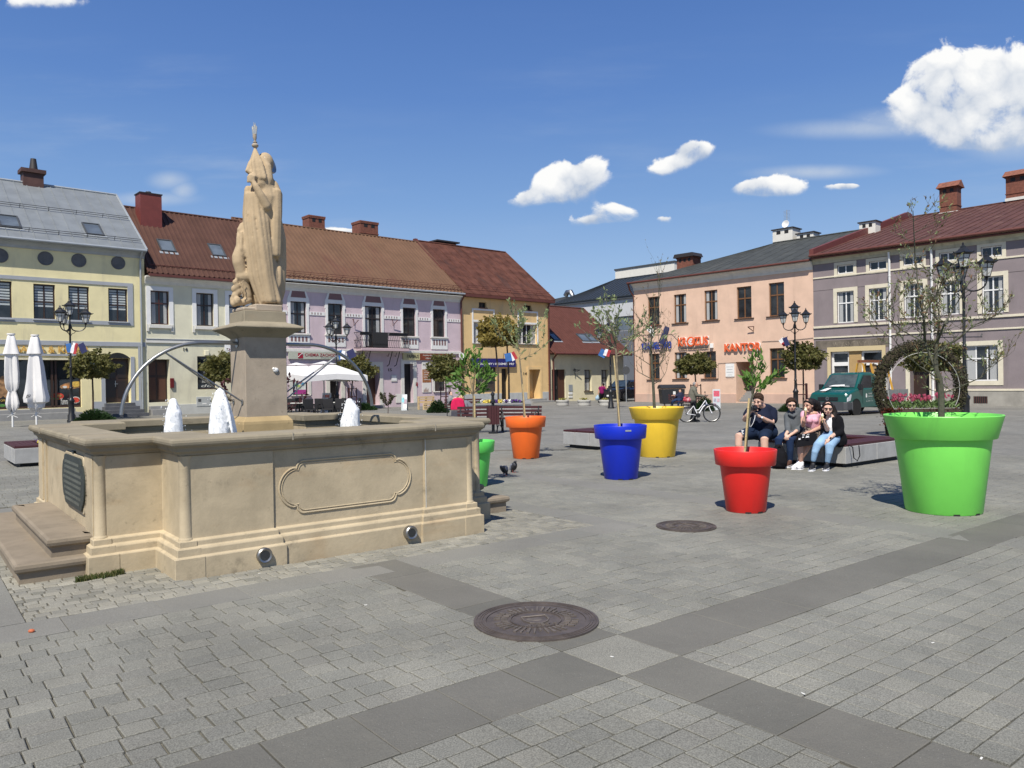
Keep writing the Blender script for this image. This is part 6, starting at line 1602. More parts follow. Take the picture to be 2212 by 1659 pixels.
for k, (x, y) in enumerate(((1030, 760), (1004, 778), (985, 800), (1050, 790), (1060, 812), (1014, 766), (974, 826), (1042, 838), (1026, 790), (1000, 845))):
 e_ = PD(x, y, D) - o.location; st = pts[-1]; m_ = st.lerp(e_, .5) + Vector((0, s.r.uniform(-.15, .15), .03)); s.mb.tube([st, m_, e_], [.007, .005, .003], 5)
 for t in (.6, .8, .95, 1.0): s.tips.append((m_.lerp(e_, t * 2 - 1), (e_ - st).normalized(), 0))
link('crown', s.leaves(9, .050, M['fresh'], .07, 2.2, 6), o); s.mb.build('trunk', M['palebark'], o)
cane('sg', (1027, 955), (1025, 855), 'cane standing in the half hidden green pot')
o, pts, D = pot_tree('yellow', 1414, [(1414, 866), (1411, 830), (1408, 790), (1406, 750), (1408, 712)], 'bare twiggy young tree in the yellow pot', None)
s = Sap(25); s.mb.tube(pts, [.035, .03, .026, .022, .016], 8)
for k in range(13):
 t = k / 12; q = pts[1].lerp(pts[-1], t); a = k * 2.4
 s.grow(q, (math.cos(a), math.sin(a) * .7, .25 + .5 * t), .62 - .12 * t, .011, 2, .45, .75, 3, .22)
s.grow(pts[-1], (.12, 0, 1), .95, .014, 2, .5, .6, 3, .14); s.grow(pts[-1], (.4, 0, .9), .85, .011, 2, .5, .6, 3, .14)
link('crown', s.leaves(1, .026, M['brownleaf'], .01, 2.4, 7, .5), o); s.mb.build('trunk', M['greenbark'], o)
o, pts, D = pot_tree('lime', 2031, [(2033, 897), (2033, 850), (2029, 815), (2022, 798), (2021, 770), (2024, 742)], 'large bare spreading tree with a few new leaves in the lime green pot', None)
s = Sap(26); s.mb.tube(pts, [.040, .037, .033, .027, .022, .018], 9)
L_ = [((2022, 798), [(1998, 740), (1996, 690), (1985, 640), (1977, 560), (1972, 455)], .019), ((2031, 820), [(1985, 790), (1950, 760), (1925, 725)], .012), ((2024, 742), [(2040, 700), (2070, 650), (2100, 600)], .014),
 ((2024, 742), [(2030, 690), (2022, 640), (2030, 590)], .013), ((2026, 760), [(2070, 730), (2110, 700), (2140, 690)], .012), ((2033, 850), [(2075, 835), (2120, 815), (2150, 780)], .010), ((1998, 740), [(1950, 715), (1920, 690), (1895, 665)], .009), ((1996, 690), [(2010, 650), (2040, 620)], .009)]
for st, ptl, rd in L_:
 path = [PD(*st, D) - o.location] + [PD(x, y, D + s.r.uniform(-.25, .25)) - o.location for x, y in ptl]
 n = len(path); s.mb.tube(path, [rd * (1 - .75 * i / (n - 1)) for i in range(n)], 6, cap=False)
 for i in range(1, n):
  for k in range(3 if i < n - 1 else 5):
   q = path[i - 1].lerp(path[i], s.r.random()); a = s.r.uniform(0, 6.28)
   s.grow(q, (math.cos(a), math.sin(a) * .8, .35), .27, .0045, 2, .3, .7, 3, .2)
link('crown', s.leaves(2, .022, M['willow'], .02, 2.0, 8, .15), o); link('crown', s.leaves(1, .022, M['brownleaf'], .01, 2.6, 9, .30), o); s.mb.build('trunk', M['greenbark'], o)
cane('lime', (2018, 893), (2019, 760), 'cane standing in the lime green pot') if False else None
c = PD(566, 900, 13.2); z = gz(c.x, c.y)
o = empty('burgundy_tree', (c.x, c.y, z), 0, 'small dark red leaved tree just behind the fountain pedestal', 'tree')
s = Sap(27); s.mb.tube([(0, 0, 0), (.02, 0, .7), (0, 0, 1.25)], [.03, .025, .02], 8)
for k in range(12): a = k * .52; s.grow((0, 0, 1.0 + .03 * k), (math.cos(a), math.sin(a), .25 if k % 2 else .8), .55, .01, 1, .2, .6, 4)
link('crown', s.leaves(2, .055, M['redleaf'], .03, 1.6, 10, .8), o); s.mb.build('trunk', M['bark'], o)
c = PD(838, 885, 30); z = gz(c.x, c.y); o = empty('sapling', (c.x, c.y, z), 0, 'thin low sapling in front of house number 15', 'tree')
s = Sap(28); s.mb.tube([(0, 0, 0), (.0, 0, .5), (.02, 0, .9)], [.02, .018, .012], 6)
for k in range(6): a = k * 1.05; s.grow((0, 0, .8), (math.cos(a), math.sin(a), .9), .35, .008, 1, .3, .5, 3)
link('crown', s.leaves(4, .06, leafmat('olive_leaf', [(.10, .07, .04), (.09, .11, .04), (.06, .08, .03)]), .03, 1.6, 10), o); s.mb.build('trunk', M['bark'], o)
# ================================================================ granite block seats
def block_seat(corner, lu, lv, label, hole=True, flowers=False):
 """corner = near corner on the ground, block runs lu along u and lv along v"""
 c = Vector((corner[0], corner[1], gz(*corner)))
 o = empty('block_seat', c, ROT_U, label, 'bench', 'granite block seats with dark red slats')
 mb = MB(); mb.box(.12, lu - .12, .12, lv - .12, -.05, .07); mb.build('dark_foot', M['dark'], o)
 n = max(2, round(lu / 1.2)); k = max(2, round(lv / .9))
 for i in range(n):
  a, b_ = lu * i / n + .006, lu * (i + 1) / n - .006
  for (y0, y1) in ((0, .42), (lv - .42, lv)): mb = MB(); mb.box(a, b_, y0, y1, .07, .385); mb.build('granite_block', M['granite'], o, bevel=.008)
 for i in range(k):
  a, b_ = .43 + (lv - .86) * i / k + .006, .43 + (lv - .86) * (i + 1) / k - .006
  for (x0, x1) in ((0, .42), (lu - .42, lu)): mb = MB(); mb.box(x0, x1, a, b_, .07, .385); mb.build('granite_block', M['granite'], o, bevel=.008)
 mb = MB(); mb.box(.4, lu - .4, .4, lv - .4, .1, .37); mb.build('soil', M['soil'], o)
 mb = MB(); w = .085
 for q in range(5):
  y = .015 + q * (w + .012)
  mb.box(.01, lu - .01, y, y + w, .39, .435); mb.box(.01, lu - .01, lv - y - w, lv - y, .39, .435)
  mb.box(.012 + q * (w + .012), .012 + q * (w + .012) + w, .51, lv - .51, .39, .4345); mb.box(lu - .012 - q * (w + .012) - w, lu - .012 - q * (w + .012), .51, lv - .51, .39, .4345)
 mb.build('seat_slats', M['maroon'], o)
 if flowers:
  r_ = random.Random(4)
  for col, nm in (((.75, .62, .08), 'yellow_pansies'), ((.10, .03, .22), 'violet_pansies')):
   vs = []; fs = []
   for i in range(160): leaf(vs, fs, (r_.uniform(.5, lu - .5), r_.uniform(.5, lv - .5) if nm[0] == 'v' else r_.uniform(.5, .9), .40 + r_.uniform(0, .10)), .05, r_, 1)
   me = bpy.data.meshes.new(nm); me.from_pydata([tuple(v) for v in vs], [], fs); me.materials.append(mat(nm, col, .6)); link(nm, me, o)
 return o
block_seat((6.10, 14.22), 2.35, 1.85, 'granite block seat with dark red slats carrying the four seated people')
block_seat((2.45, 18.15), 1.9, 1.9, 'granite block seat partly hidden behind the blue pot')
block_seat((-10.27, 15.95), 1.9, 1.95, 'granite block seat with yellow pansies left of the fountain, cut by the photo edge', flowers=True)
# ================================================================ people
def skin(nm, c): return mat(nm, c, .5, spec=.35, sss=.08)
SK = skin('skin_light', (.58, .34, .25)); SK2 = skin('skin_fair', (.66, .42, .32)); SK3 = skin('skin_tan', (.50, .28, .19))
def cloth(nm, c, var=.12, bump=.35, bs=40): return mat(nm, c, .9, var=var, vs=5, bump=bump, bs=bs, spec=.15, bdist=.01)
NAVY = cloth('navy_cotton', (.012, .016, .035)); GREYH = cloth('grey_fleece', (.10, .11, .12)); JEAN = cloth('dark_denim', (.018, .035, .085)); PINK = cloth('pink_cotton', (.70, .38, .47), .05)
BLAZ = cloth('black_wool', (.007, .007, .009)); LJEAN = cloth('pale_denim', (.27, .42, .60), .15); WCOT = cloth('white_cotton', (.72, .72, .73), .04); SHORT = cloth('navy_shorts', (.012, .022, .05))
HAIRB = mat('brown_hair', (.040, .020, .011), .75, var=.4, vs=30, vstretch=(6, 6, 1), spec=.25, bump=.6, bs=120); HAIRK = mat('black_hair', (.012, .008, .008), .65, var=.4, vs=30, spec=.3, bump=.6, bs=120)
SHADE = mat('dark_lens', (.012, .010, .010), .12, spec=.8); WSHOE = mat('white_shoe', (.75, .75, .77), .5); BSHOE = mat('brown_shoe', (.085, .04, .028), .6, var=.3, vs=12); KSHOE = mat('black_shoe', (.01, .01, .012), .6)
def hand(mb, w, d, n, side=1, curl=.5, s=1.0):
 """w wrist, d pointing along the palm, n palm normal (towards which fingers curl)"""
 w, d, n = Vector(w), Vector(d).normalized(), Vector(n).normalized(); a = d.cross(n).normalized() * side; n = (n - d * n.dot(d)).normalized()
 chain(mb, [w, w + d * .045 * s, w + d * .078 * s], [.024 * s, .030 * s, .027 * s], 10)
 for i in range(4):
  L = (.070, .078, .073, .058)[i] * s; b = w + d * .082 * s + a * (i - 1.5) * .0185 * s
  d1 = (d * math.cos(curl * .7) + n * math.sin(curl * .7)); d2 = (d * math.cos(curl * 1.9) + n * math.sin(curl * 1.9)); d3 = (d * math.cos(curl * 2.9) + n * math.sin(curl * 2.9))
  p1 = b + d1 * L * .45; p2 = p1 + d2 * L * .32; p3 = p2 + d3 * L * .23
  chain(mb, [b - d * .02, b, p1, p2, p3], [.010 * s, .0095 * s, .009 * s, .008 * s, .007 * s], 7)
 b = w + d * .03 * s - a * .024 * s; t1 = (d * .6 - a * .7 + n * .5).normalized(); t2 = (d * .9 - a * .1 + n * .6).normalized()
 chain(mb, [b, b + t1 * .032 * s, b + t1 * .032 * s + t2 * .03 * s], [.012 * s, .0105 * s, .009 * s], 7)
def head(mb, c, yaw, pitch=0.0, s=1.0, tilt=0.0):
 """c head centre; yaw 0 faces the camera (-y), positive turns to picture left"""
 Mx = Matrix.Translation(Vector(c)) @ Matrix.Rotation(-yaw, 4, 'Z') @ Matrix.Rotation(pitch, 4, 'X') @ Matrix.Rotation(tilt, 4, 'Y') @ Matrix.Scale(s, 4)
 old = mb.M; mb.M = Mx
 mb.ball((0, .012, .025), .092, 16, 12, (.86, 1.02, 1.08)); mb.ball((0, -.018, -.045), .068, 14, 10, (.84, .92, 1.10)); mb.ball((0, -.055, -.098), .024, 8, 6, (1.3, 1, .8))
 chain(mb, [(0, -.086, .012), (0, -.100, -.020), (0, -.108, -.036)], [.008, .011, .014], 8)
 mb.ball((.014, -.098, -.040), .009, 6, 5); mb.ball((-.014, -.098, -.040), .009, 6, 5)
 mb.ball((0, -.083, -.066), .018, 8, 6, (1.3, .6, .38)); mb.ball((0, -.081, -.077), .016, 8, 6, (1.2, .6, .4))
 for sx in (-1, 1): mb.ball((sx * .080, .012, -.012), .022, 8, 6, (.35, .8, 1.35)); mb.ball((sx * .038, -.070, .022), .022, 8, 6, (1.2, .5, .6)); mb.ball((sx * .045, -.060, -.04), .026, 8, 6, (1, .8, 1))
 mb.M = old
 return Mx
def facebits(o, Mx, glasses=False, lip=(.38, .12, .10)):
 if glasses:
  mb = MB(); mb.M = Mx
  for sx in (-1, 1): mb.ball((sx * .034, -.092, .004), .023, 12, 8, (1.15, .28, .72)); mb.tube([(sx * .06, -.085, .010), (sx * .082, .01, .008)], .0035, 5)
  mb.tube([(-.015, -.097, .010), (.015, -.097, .010)], .004, 5); mb.build('sunglasses', SHADE, o)
 else:
  for sx in (-1, 1):
   mb = MB(); mb.M = Mx; mb.ball((sx * .033, -.082, .004), .0105, 8, 6, (1.4, .45, .7)); mb.build('eye', mat('eye_dark', (.02, .012, .01), .3), o)
   mb = MB(); mb.M = Mx; mb.tube([(sx * .018, -.088, .026), (sx * .036, -.088, .031), (sx * .052, -.078, .026)], .0042, 5); mb.build('eyebrow', HAIRB, o)
 mb = MB(); mb.M = Mx; mb.ball((0, -.0885, -.071), .019, 10, 6, (1.25, .35, .38)); mb.build('lips', mat('lips', lip, .5), o)
def mk(o, nm, mb, mats, vox=.010, sm=3): return link(nm, remeshed(mb, vox, sm, nm, mats, .5), o)
class Fig:
 def __init__(s, fn, D, foot, label):
  g0 = G(*fn(*foot)); s.o = empty('person', g0, 0, label, 'person', None); s.fn, s.D, s.org = fn, D, g0
 def __call__(s, x, y, dy=0.0): return PD(*s.fn(x, y), s.D + dy) - s.org
zA = lambda x, y: (1572.6 + x / 8.345, 829.5 + y / 8.345)
zB = lambda x, y: (1659 + x / 9.143, 846.8 + y / 9.143)
zC = lambda x, y: (1417.1 + x / 11.295, 777.7 + y / 11.295)
zD = lambda x, y: (950.5 + x / 9.143, 829.5 + y / 9.143)
zE_ = lambda x, y: (1244.3 + x / 14.22, 812.2 + y / 14.22)
def shoe(o, a, d, mt, sole, s=1.0, nm='shoe', vox=.008):
 a, d = Vector(a), Vector(d); d.z = 0; d.normalize()
 mb = MB(); chain(mb, [a + Vector((0, 0, .05)), a + d * .05 + Vector((0, 0, .04)), a + d * .13 + Vector((0, 0, .022)), a + d * .18 + Vector((0, 0, .015))], [.042, .045, .038, .028], 10); mb.ball(a + Vector((0, 0, .08)), .042, 10, 6)
 so = mk(o, nm, mb, [mt], vox, 2)
 mb = MB(); n_ = Vector((-d.y, d.x, 0)); pts = [(-.045, -.030), (-.045, .030), (.10, .046), (.17, .04), (.212, .0), (.17, -.04), (.10, -.046)]
 q = [a + d * u_ + n_ * v_ for u_, v_ in pts]; mb.add([(p.x, p.y, a.z - .022) for p in q] + [(p.x, p.y, a.z + .014) for p in q], [tuple(range(7)), tuple(range(13, 6, -1))] + [(i, (i + 1) % 7, (i + 1) % 7 + 7, i + 7) for i in range(7)]); mb.build('sole', sole, so, bevel=.006)
j = Fig(zA, 15.25, (670, 1400), 'man in dark polo shirt and shorts leaning over a small camera, at the left end')
hips = j(640, 870, .05)
mb = MB(); Hm = head(mb, j(548, 305, -.12), .75, .28, 1.10)
chain(mb, [j(585, 370, -.06), j(625, 430, .0)], [.068, .078], 12)
for (kx, ky, ax, ay, hx) in ((190, 945, 200, 1330, 520), (655, 1005, 672, 1400, 690)):
 chain(mb, [j(hx, 880, .0), j((hx + kx) / 2, (880 + ky) / 2 - 8, -.2), j(kx, ky, -.42), j(kx + 5, ky + 150, -.40), j(ax, ay, -.36)], [.10, .095, .075, .072, .045], 14)
chain(mb, [j(370, 500, -.0), j(305, 640, -.12), j(345, 570, -.26), j(395, 500, -.34)], [.062, .055, .045, .036], 12)
chain(mb, [j(800, 540, .0), j(785, 700, -.12), j(690, 655, -.26), j(610, 605, -.34)], [.066, .058, .047, .036], 12)
hand(mb, j(400, 495, -.35), Vector((.75, -.1, .35)), Vector((.2, .3, -.6)), 1, .45, 1.05); hand(mb, j(605, 602, -.35), Vector((-.85, -.05, .45)), Vector((.1, .2, .8)), -1, .40, 1.05)
mk(j.o, 'body', mb, [SK2], .009, 3); facebits(j.o, Hm)
mb = MB(); chain(mb, [j(630, 500, .02), j(620, 590, .0), j(610, 700, -.03), j(620, 830, .02)], [.15, .205, .225, .21], 18); chain(mb, [j(440, 490, .0), j(540, 445, .02), j(620, 410, .03), j(710, 440, .03), j(790, 490, .02)], [.075, .085, .08, .09, .085], 14)
chain(mb, [j(395, 490, .0), j(345, 560, -.06)], [.092, .085], 12); chain(mb, [j(800, 500, .02), j(810, 640, -.05)], [.10, .092], 12); chain(mb, [j(780, 700, .06), j(820, 800, .08), j(825, 850, .08)], [.05, .06, .05], 10)
mk(j.o, 'shirt', mb, [NAVY], .012, 4)
mb = MB(); chain(mb, [j(560, 400, -.07), j(625, 372, .03), j(670, 395, .05)], [.03, .035, .03], 10); mk(j.o, 'collar', mb, [NAVY], .010, 2)
mb = MB()
for (kx, ky, hx) in ((225, 930, 520), (650, 965, 690)): chain(mb, [j(hx, 870, .05), j((hx + kx) / 2, (870 + ky) / 2 - 5, -.18), j(kx + 30 if hx < 600 else kx, ky - 5, -.34)], [.145, .128, .108], 14)
chain(mb, [j(500, 870, .08), j(760, 870, .08)], [.16, .16], 14); mk(j.o, 'shorts', mb, [SHORT], .012, 4)
mb = MB(); c_ = j(255, 862, -.47)
for a_, b_ in (((-.02, .03), (.03, .02)), ((.03, .02), (-.01, -.01)), ((-.01, -.01), (.03, -.04)), ((.0, .03), (.01, -.05))): mb.tube([c_ + Vector((a_[0], 0, a_[1])), c_ + Vector((b_[0], 0, b_[1]))], .008, 5)
mb.build('shorts_emblem', WCOT, j.o)
mb = MB(); mb.M = Hm; mb.ball((0, .034, .050), .094, 14, 9, (.93, 1.0, .95)); chain(mb, [(-.080, -.0, .02), (-.062, -.045, .068), (0, -.072, .096), (.062, -.045, .068), (.080, .0, .02)], [.016, .017, .017, .017, .016], 8); chain(mb, [(-.045, -.050, .105), (0, -.062, .112), (.05, -.045, .105)], [.014, .018, .014], 8); mb.ball((0, .06, -.01), .07, 10, 8, (1.1, .8, 1)); mk(j.o, 'hair', mb, [HAIRB], .009, 2)
mb = MB(); w = j(600, 598, -.355); mb.tube([w + Vector((-.012, 0, .004)), w + Vector((.012, 0, -.004))], .040, 14); wt = mb.build('watch_strap', M['black_metal'], j.o); mb = MB(); mb.tube([w + Vector((0, -.045, .0)), w + Vector((0, -.036, .0))], .020, 14); mb.build('watch_face', WSHOE, wt)
for a_, d_ in (((200, 1335, -.38), (-.5, -1, 0)), ((672, 1400, -.38), (-.3, -1, 0))): q = j(*a_); q.z = .03; shoe(j.o, q, d_, KSHOE, WSHOE)
cp = j(462, 440, -.42) + j.org
co = empty('camera', cp, R(30), 'small dark camera in the hands of the seated man', 'camera')
mb = MB(); mb.box(-.065, .065, -.03, .03, -.04, .04); mb.build('camera_body', M['black_metal'], co, bevel=.01); mb = MB(); mb.cyl((0, -.03, 0), (0, -.08, 0), .03, .028, 16); mb.build('lens_barrel', M['black_metal'], co); mb = MB(); mb.box(-.025, .025, -.02, .02, .04, .06); mb.build('viewfinder', M['black_metal'], co)
mb = MB(); q0 = j(490, 560, -.40) + j.org; mb.tube([Vector((0, 0, 0)), j(482, 620, -.42) - j(490, 560, -.40), j(455, 700, -.42) - j(490, 560, -.40), j(410, 775, -.38) - j(490, 560, -.40)], .006, 6); tag(mb.build('white_cord', WSHOE, None, loc=q0), 'thin white cord hanging from the camera of the seated man', 'cord')
j = Fig(zB, 14.85, (430, 1400), 'young man in grey hoodie and sunglasses with folded hands, second from left')
mb = MB(); Hm = head(mb, j(462, 255, -.08), .22, .05, 1.03); chain(mb, [j(490, 330, -.02), j(520, 410, .02)], [.052, .06], 12)
hand(mb, j(440, 850, -.40), Vector((-.75, -.15, -.55)), Vector((.2, .9, -.2)), 1, .55); hand(mb, j(345, 850, -.38), Vector((.25, -.3, -.9)), Vector((.8, .4, -.1)), -1, .6)
chain(mb, [j(560, 770, -.28), j(450, 845, -.39)], [.036, .028], 10); chain(mb, [j(395, 780, -.25), j(350, 840, -.36)], [.036, .028], 10)
mk(j.o, 'body', mb, [SK2], .008, 3); facebits(j.o, Hm, True)
mb = MB(); chain(mb, [j(520, 470, .03), j(515, 620, .03), j(510, 800, .04)], [.15, .155, .16], 16); chain(mb, [j(400, 470, .02), j(460, 430, .03), j(580, 425, .03), j(640, 465, .03)], [.065, .07, .07, .068], 12)
chain(mb, [j(385, 470, .02), j(385, 620, -.05), j(395, 740, -.14), j(400, 790, -.26)], [.07, .062, .058, .048], 12); chain(mb, [j(650, 470, .04), j(665, 620, -.02), j(640, 740, -.12), j(520, 800, -.28), j(470, 825, -.34)], [.075, .066, .062, .055, .045], 12)
chain(mb, [j(400, 420, .06), j(560, 360, .10), j(670, 400, .07)], [.045, .075, .05], 12); mb.ball(j(600, 375, .12), .08, 12, 8, (1.1, .8, .6)); chain(mb, [j(420, 440, -.08), j(500, 480, -.12), j(600, 420, -.06)], [.03, .035, .03], 8)
mk(j.o, 'hoodie', mb, [GREYH], .011, 4)
mb = MB(); chain(mb, [j(420, 840, .04), j(310, 880, -.18), j(205, 950, -.38), j(215, 1150, -.34), j(235, 1340, -.26)], [.10, .088, .072, .062, .052], 14); chain(mb, [j(580, 850, .04), j(500, 890, -.18), j(435, 955, -.40), j(435, 1150, -.37), j(430, 1355, -.33)], [.10, .09, .074, .064, .055], 14)
chain(mb, [j(420, 830, .08), j(600, 830, .08)], [.12, .12], 12); mk(j.o, 'jeans', mb, [JEAN], .011, 4)
mb = MB(); mb.M = Hm; mb.ball((0, .032, .050), .099, 14, 9, (.96, 1.0, .92)); chain(mb, [(-.080, -.0, .02), (-.062, -.045, .068), (0, -.072, .096), (.062, -.045, .068), (.080, .0, .02)], [.016, .017, .017, .017, .016], 8); chain(mb, [(-.075, -.03, .055), (-.035, -.070, .082), (.025, -.074, .092), (.072, -.035, .06)], [.020, .018, .016, .020], 9); mb.ball((.085, .02, .0), .035, 8, 6, (.5, 1.1, 1.5)); mb.ball((-.085, .02, .015), .032, 8, 6, (.5, 1.1, 1.3)); mb.ball((0, .07, -.01), .08, 10, 8, (1, .8, 1.1)); mk(j.o, 'hair', mb, [HAIRB], .009, 2)
q = j(430, 1385, -.36); q.z = .03; shoe(j.o, q, (-.85, -1, 0), BSHOE, WSHOE); q = j(240, 1370, -.28); q.z = .03; shoe(j.o, q, (-.7, -1, 0), BSHOE, WSHOE)
j = Fig(zB, 14.5, (640, 1450), 'young woman in pink top with dark ponytail eating ice cream')
mb = MB(); Hm = head(mb, j(806, 262, -.06), 1.12, .10, .98); chain(mb, [j(842, 320, .0), j(860, 400, .03)], [.046, .052], 12)
chain(mb, [j(710, 440, .0), j(688, 560, -.06), j(695, 660, -.16), j(712, 560, -.26), j(728, 485, -.28)], [.050, .044, .040, .034, .024], 12)
chain(mb, [j(1030, 450, .06), j(1055, 600, .0), j(1050, 695, -.06), j(930, 745, -.2), j(830, 790, -.28)], [.052, .046, .042, .036, .026], 12)
hand(mb, j(728, 482, -.28), Vector((.15, -.15, .95)), Vector((.75, -.3, .1)), 1, .75, .92); hand(mb, j(830, 790, -.29), Vector((-.9, -.2, -.1)), Vector((0, .2, -1)), 1, .4, .92)
chain(mb, [j(870, 980, -.18), j(800, 1040, -.38), j(740, 1160, -.38), j(600, 1390, -.30)], [.085, .062, .056, .034], 14); chain(mb, [j(700, 1000, -.2), j(650, 1075, -.40), j(640, 1200, -.40), j(655, 1420, -.32)], [.08, .060, .054, .034], 14)
mb.ball(j(870, 420, -.01), .085, 12, 8, (1.3, .6, .5))
mk(j.o, 'body', mb, [SK], .008, 3); facebits(j.o, Hm)
mb = MB(); chain(mb, [j(870, 500, .04), j(875, 590, .02), j(880, 680, .04)], [.125, .125, .115], 16); chain(mb, [j(740, 440, .02), j(800, 470, .03)], [.07, .08], 10); chain(mb, [j(940, 470, .04), j(1010, 440, .06)], [.08, .07], 10)
mb.ball(j(820, 560, -.08), .062, 10, 8); mb.ball(j(930, 560, -.07), .062, 10, 8); chain(mb, [j(705, 430, .01), j(695, 480, -.02)], [.062, .056], 10); chain(mb, [j(1035, 430, .06), j(1045, 490, .04)], [.066, .058], 10)
mk(j.o, 'pink_top', mb, [PINK], .010, 3)
text_on('top_lettering', 'HAPPY', mat('rose_print', (.5, .22, .3), .8), j.o, j(775, 0, 0).x, j(965, 0, 0).x, j(0, 590, 0).z, j(0, 562, 0).z, j(870, 570, -.145).y, .004) if False else None
fl = bpy.data.materials.new('leopard_print'); fl.use_nodes = True; q_ = NG(fl.node_tree); oc_ = q_.n('ShaderNodeTexCoord', out=3); vo_ = q_.n('ShaderNodeTexVoronoi', {}, {'Vector': oc_, 'Scale': 55.0}, 0)
fl.node_tree.nodes['Principled BSDF'].inputs['Roughness'].default_value = .9; fl.node_tree.links.new(q_.mix(q_.ramp(vo_, .35, .5), (.40, .31, .24, 1), (.03, .022, .02, 1)), fl.node_tree.nodes['Principled BSDF'].inputs['Base Color'])
mb = MB(); chain(mb, [j(840, 740, .06), j(960, 760, .06)], [.12, .12], 14); chain(mb, [j(960, 800, .04), j(880, 900, -.14), j(800, 1000, -.30)], [.13, .12, .09], 14); chain(mb, [j(800, 820, .0), j(720, 930, -.2), j(670, 1010, -.33)], [.12, .11, .085], 14); chain(mb, [j(1020, 850, .0), j(990, 960, -.10), j(950, 1020, -.16)], [.07, .06, .04], 10)
mk(j.o, 'skirt', mb, [fl], .011, 4)
mb = MB(); mb.M = Hm; mb.ball((0, .034, .042), .097, 14, 9, (.95, 1.0, .98)); chain(mb, [(-.080, -.0, .02), (-.062, -.045, .068), (0, -.072, .096), (.062, -.045, .068), (.080, .0, .02)], [.016, .017, .017, .017, .016], 8); mb.ball((0, .06, -.01), .075, 10, 8); mb.M = None
chain(mb, [j(870, 190, .0), j(945, 240, .04), j(985, 320, .05), j(1000, 400, .07)], [.07, .085, .075, .045], 12)
r_ = random.Random(3)
for k in range(26): mb.ball(j(960 + r_.uniform(-55, 65), 290 + r_.uniform(-110, 120), .04 + r_.uniform(-.05, .05)), .026, 7, 5)
mk(j.o, 'ponytail_hair', mb, [HAIRK], .010, 1)
for a_, d_ in (((600, 1425, -.33), (-.95, -.7, 0)), ((665, 1470, -.35), (-.75, -1, 0))): q = j(*a_); q.z = .03; shoe(j.o, q, d_, WSHOE, WSHOE)
def cone(jj, x, y, dy, label, rz=0):
 p = jj(x, y, dy) + jj.org; o = empty('ice_cream_cone', p, 0, label, 'ice cream')
 mb = MB(); mb.lathe([(.003, -.10), (.012, -.06), (.022, .0), (.024, .01), (.001, .01)], n=12); mb.build('wafer', mat('wafer', (.62, .42, .20), .8, var=.2, vs=40), o)
 mb = MB(); mb.ball((0, 0, .028), .027, 10, 8, (1, 1, 1.2)); mb.ball((.004, 0, .058), .017, 8, 6); mb.build('ice_cream', mat('vanilla', (.80, .74, .52), .4, sss=.1), o)
cone(j, 742, 385, -.335, 'ice cream cone held to the mouth of the woman in pink')
j = Fig(zB, 14.25, (1180, 1500), 'woman in black jacket, sunglasses and pale jeans holding an ice cream')
mb = MB(); Hm = head(mb, j(1178, 325, -.08), .28, .06, 1.02, .05); chain(mb, [j(1200, 400, -.02), j(1225, 480, .02)], [.046, .055], 12)
mb.ball(j(1225, 520, -.03), .085, 12, 8, (1.0, .6, 1.0))
chain(mb, [j(1170, 740, -.12), j(1150, 690, -.20), j(1118, 615, -.27)], [.040, .036, .025], 10); hand(mb, j(1115, 612, -.275), Vector((-.5, -.2, .8)), Vector((.2, -.3, -.5)), -1, .85, .92)
chain(mb, [j(1330, 830, -.14), j(1250, 885, -.28), j(1210, 920, -.32)], [.040, .034, .026], 10); hand(mb, j(1210, 925, -.33), Vector((-.55, -.1, -.8)), Vector((.2, .8, -.2)), 1, .3, .92)
mk(j.o, 'body', mb, [SK2], .008, 3); facebits(j.o, Hm, True, (.42, .10, .10))
mb = MB(); chain(mb, [j(1225, 560, -.02), j(1225, 680, -.02), j(1230, 790, .0)], [.085, .10, .10], 14); mk(j.o, 'white_blouse', mb, [WCOT], .010, 3)
mb = MB(); chain(mb, [j(1340, 570, .06), j(1360, 680, .06), j(1375, 830, .06), j(1400, 980, .04)], [.095, .115, .125, .11], 16); chain(mb, [j(1150, 520, .03), j(1160, 640, .03), j(1150, 740, .05)], [.075, .07, .065], 12)
chain(mb, [j(1110, 530, .04), j(1180, 490, .08), j(1300, 480, .09), j(1400, 530, .07)], [.055, .052, .055, .065], 12); chain(mb, [j(1110, 530, .02), j(1110, 640, -.02), j(1160, 740, -.10), j(1160, 760, -.08)], [.062, .058, .055, .05], 12)
chain(mb, [j(1410, 545, .06), j(1440, 680, .03), j(1430, 800, -.04), j(1320, 850, -.18)], [.068, .064, .06, .048], 12); chain(mb, [j(1450, 850, .05), j(1480, 960, .05), j(1480, 1010, .05)], [.08, .08, .07], 12); chain(mb, [j(1290, 530, -.08), j(1300, 680, -.10), j(1310, 800, -.08)], [.04, .05, .05], 10)
mk(j.o, 'black_jacket', mb, [BLAZ], .011, 4)
mb = MB(); chain(mb, [j(1225, 800, .0), j(1230, 850, .02)], [.115, .13], 14); chain(mb, [j(1190, 880, .02), j(1080, 950, -.18), j(970, 1060, -.38), j(930, 1180, -.38), j(895, 1350, -.34)], [.11, .09, .072, .060, .045], 14)
chain(mb, [j(1310, 900, .04), j(1270, 970, -.15), j(1215, 1085, -.36), j(1205, 1200, -.36), j(1175, 1375, -.32)], [.12, .098, .078, .064, .047], 14); mk(j.o, 'jeans', mb, [LJEAN], .010, 3)
mb = MB(); chain(mb, [j(893, 1370, -.34), j(888, 1440, -.34)], [.038, .037], 10); chain(mb, [j(1172, 1395, -.32), j(1165, 1470, -.32)], [.038, .037], 10); mk(j.o, 'socks', mb, [BLAZ], .01, 1)
for a_, d_ in (((890, 1450, -.36), (-.75, -1, 0)), ((1165, 1485, -.35), (-.7, -1, 0))): q = j(*a_); q.z = .03; shoe(j.o, q, d_, KSHOE, WSHOE, 1.0)
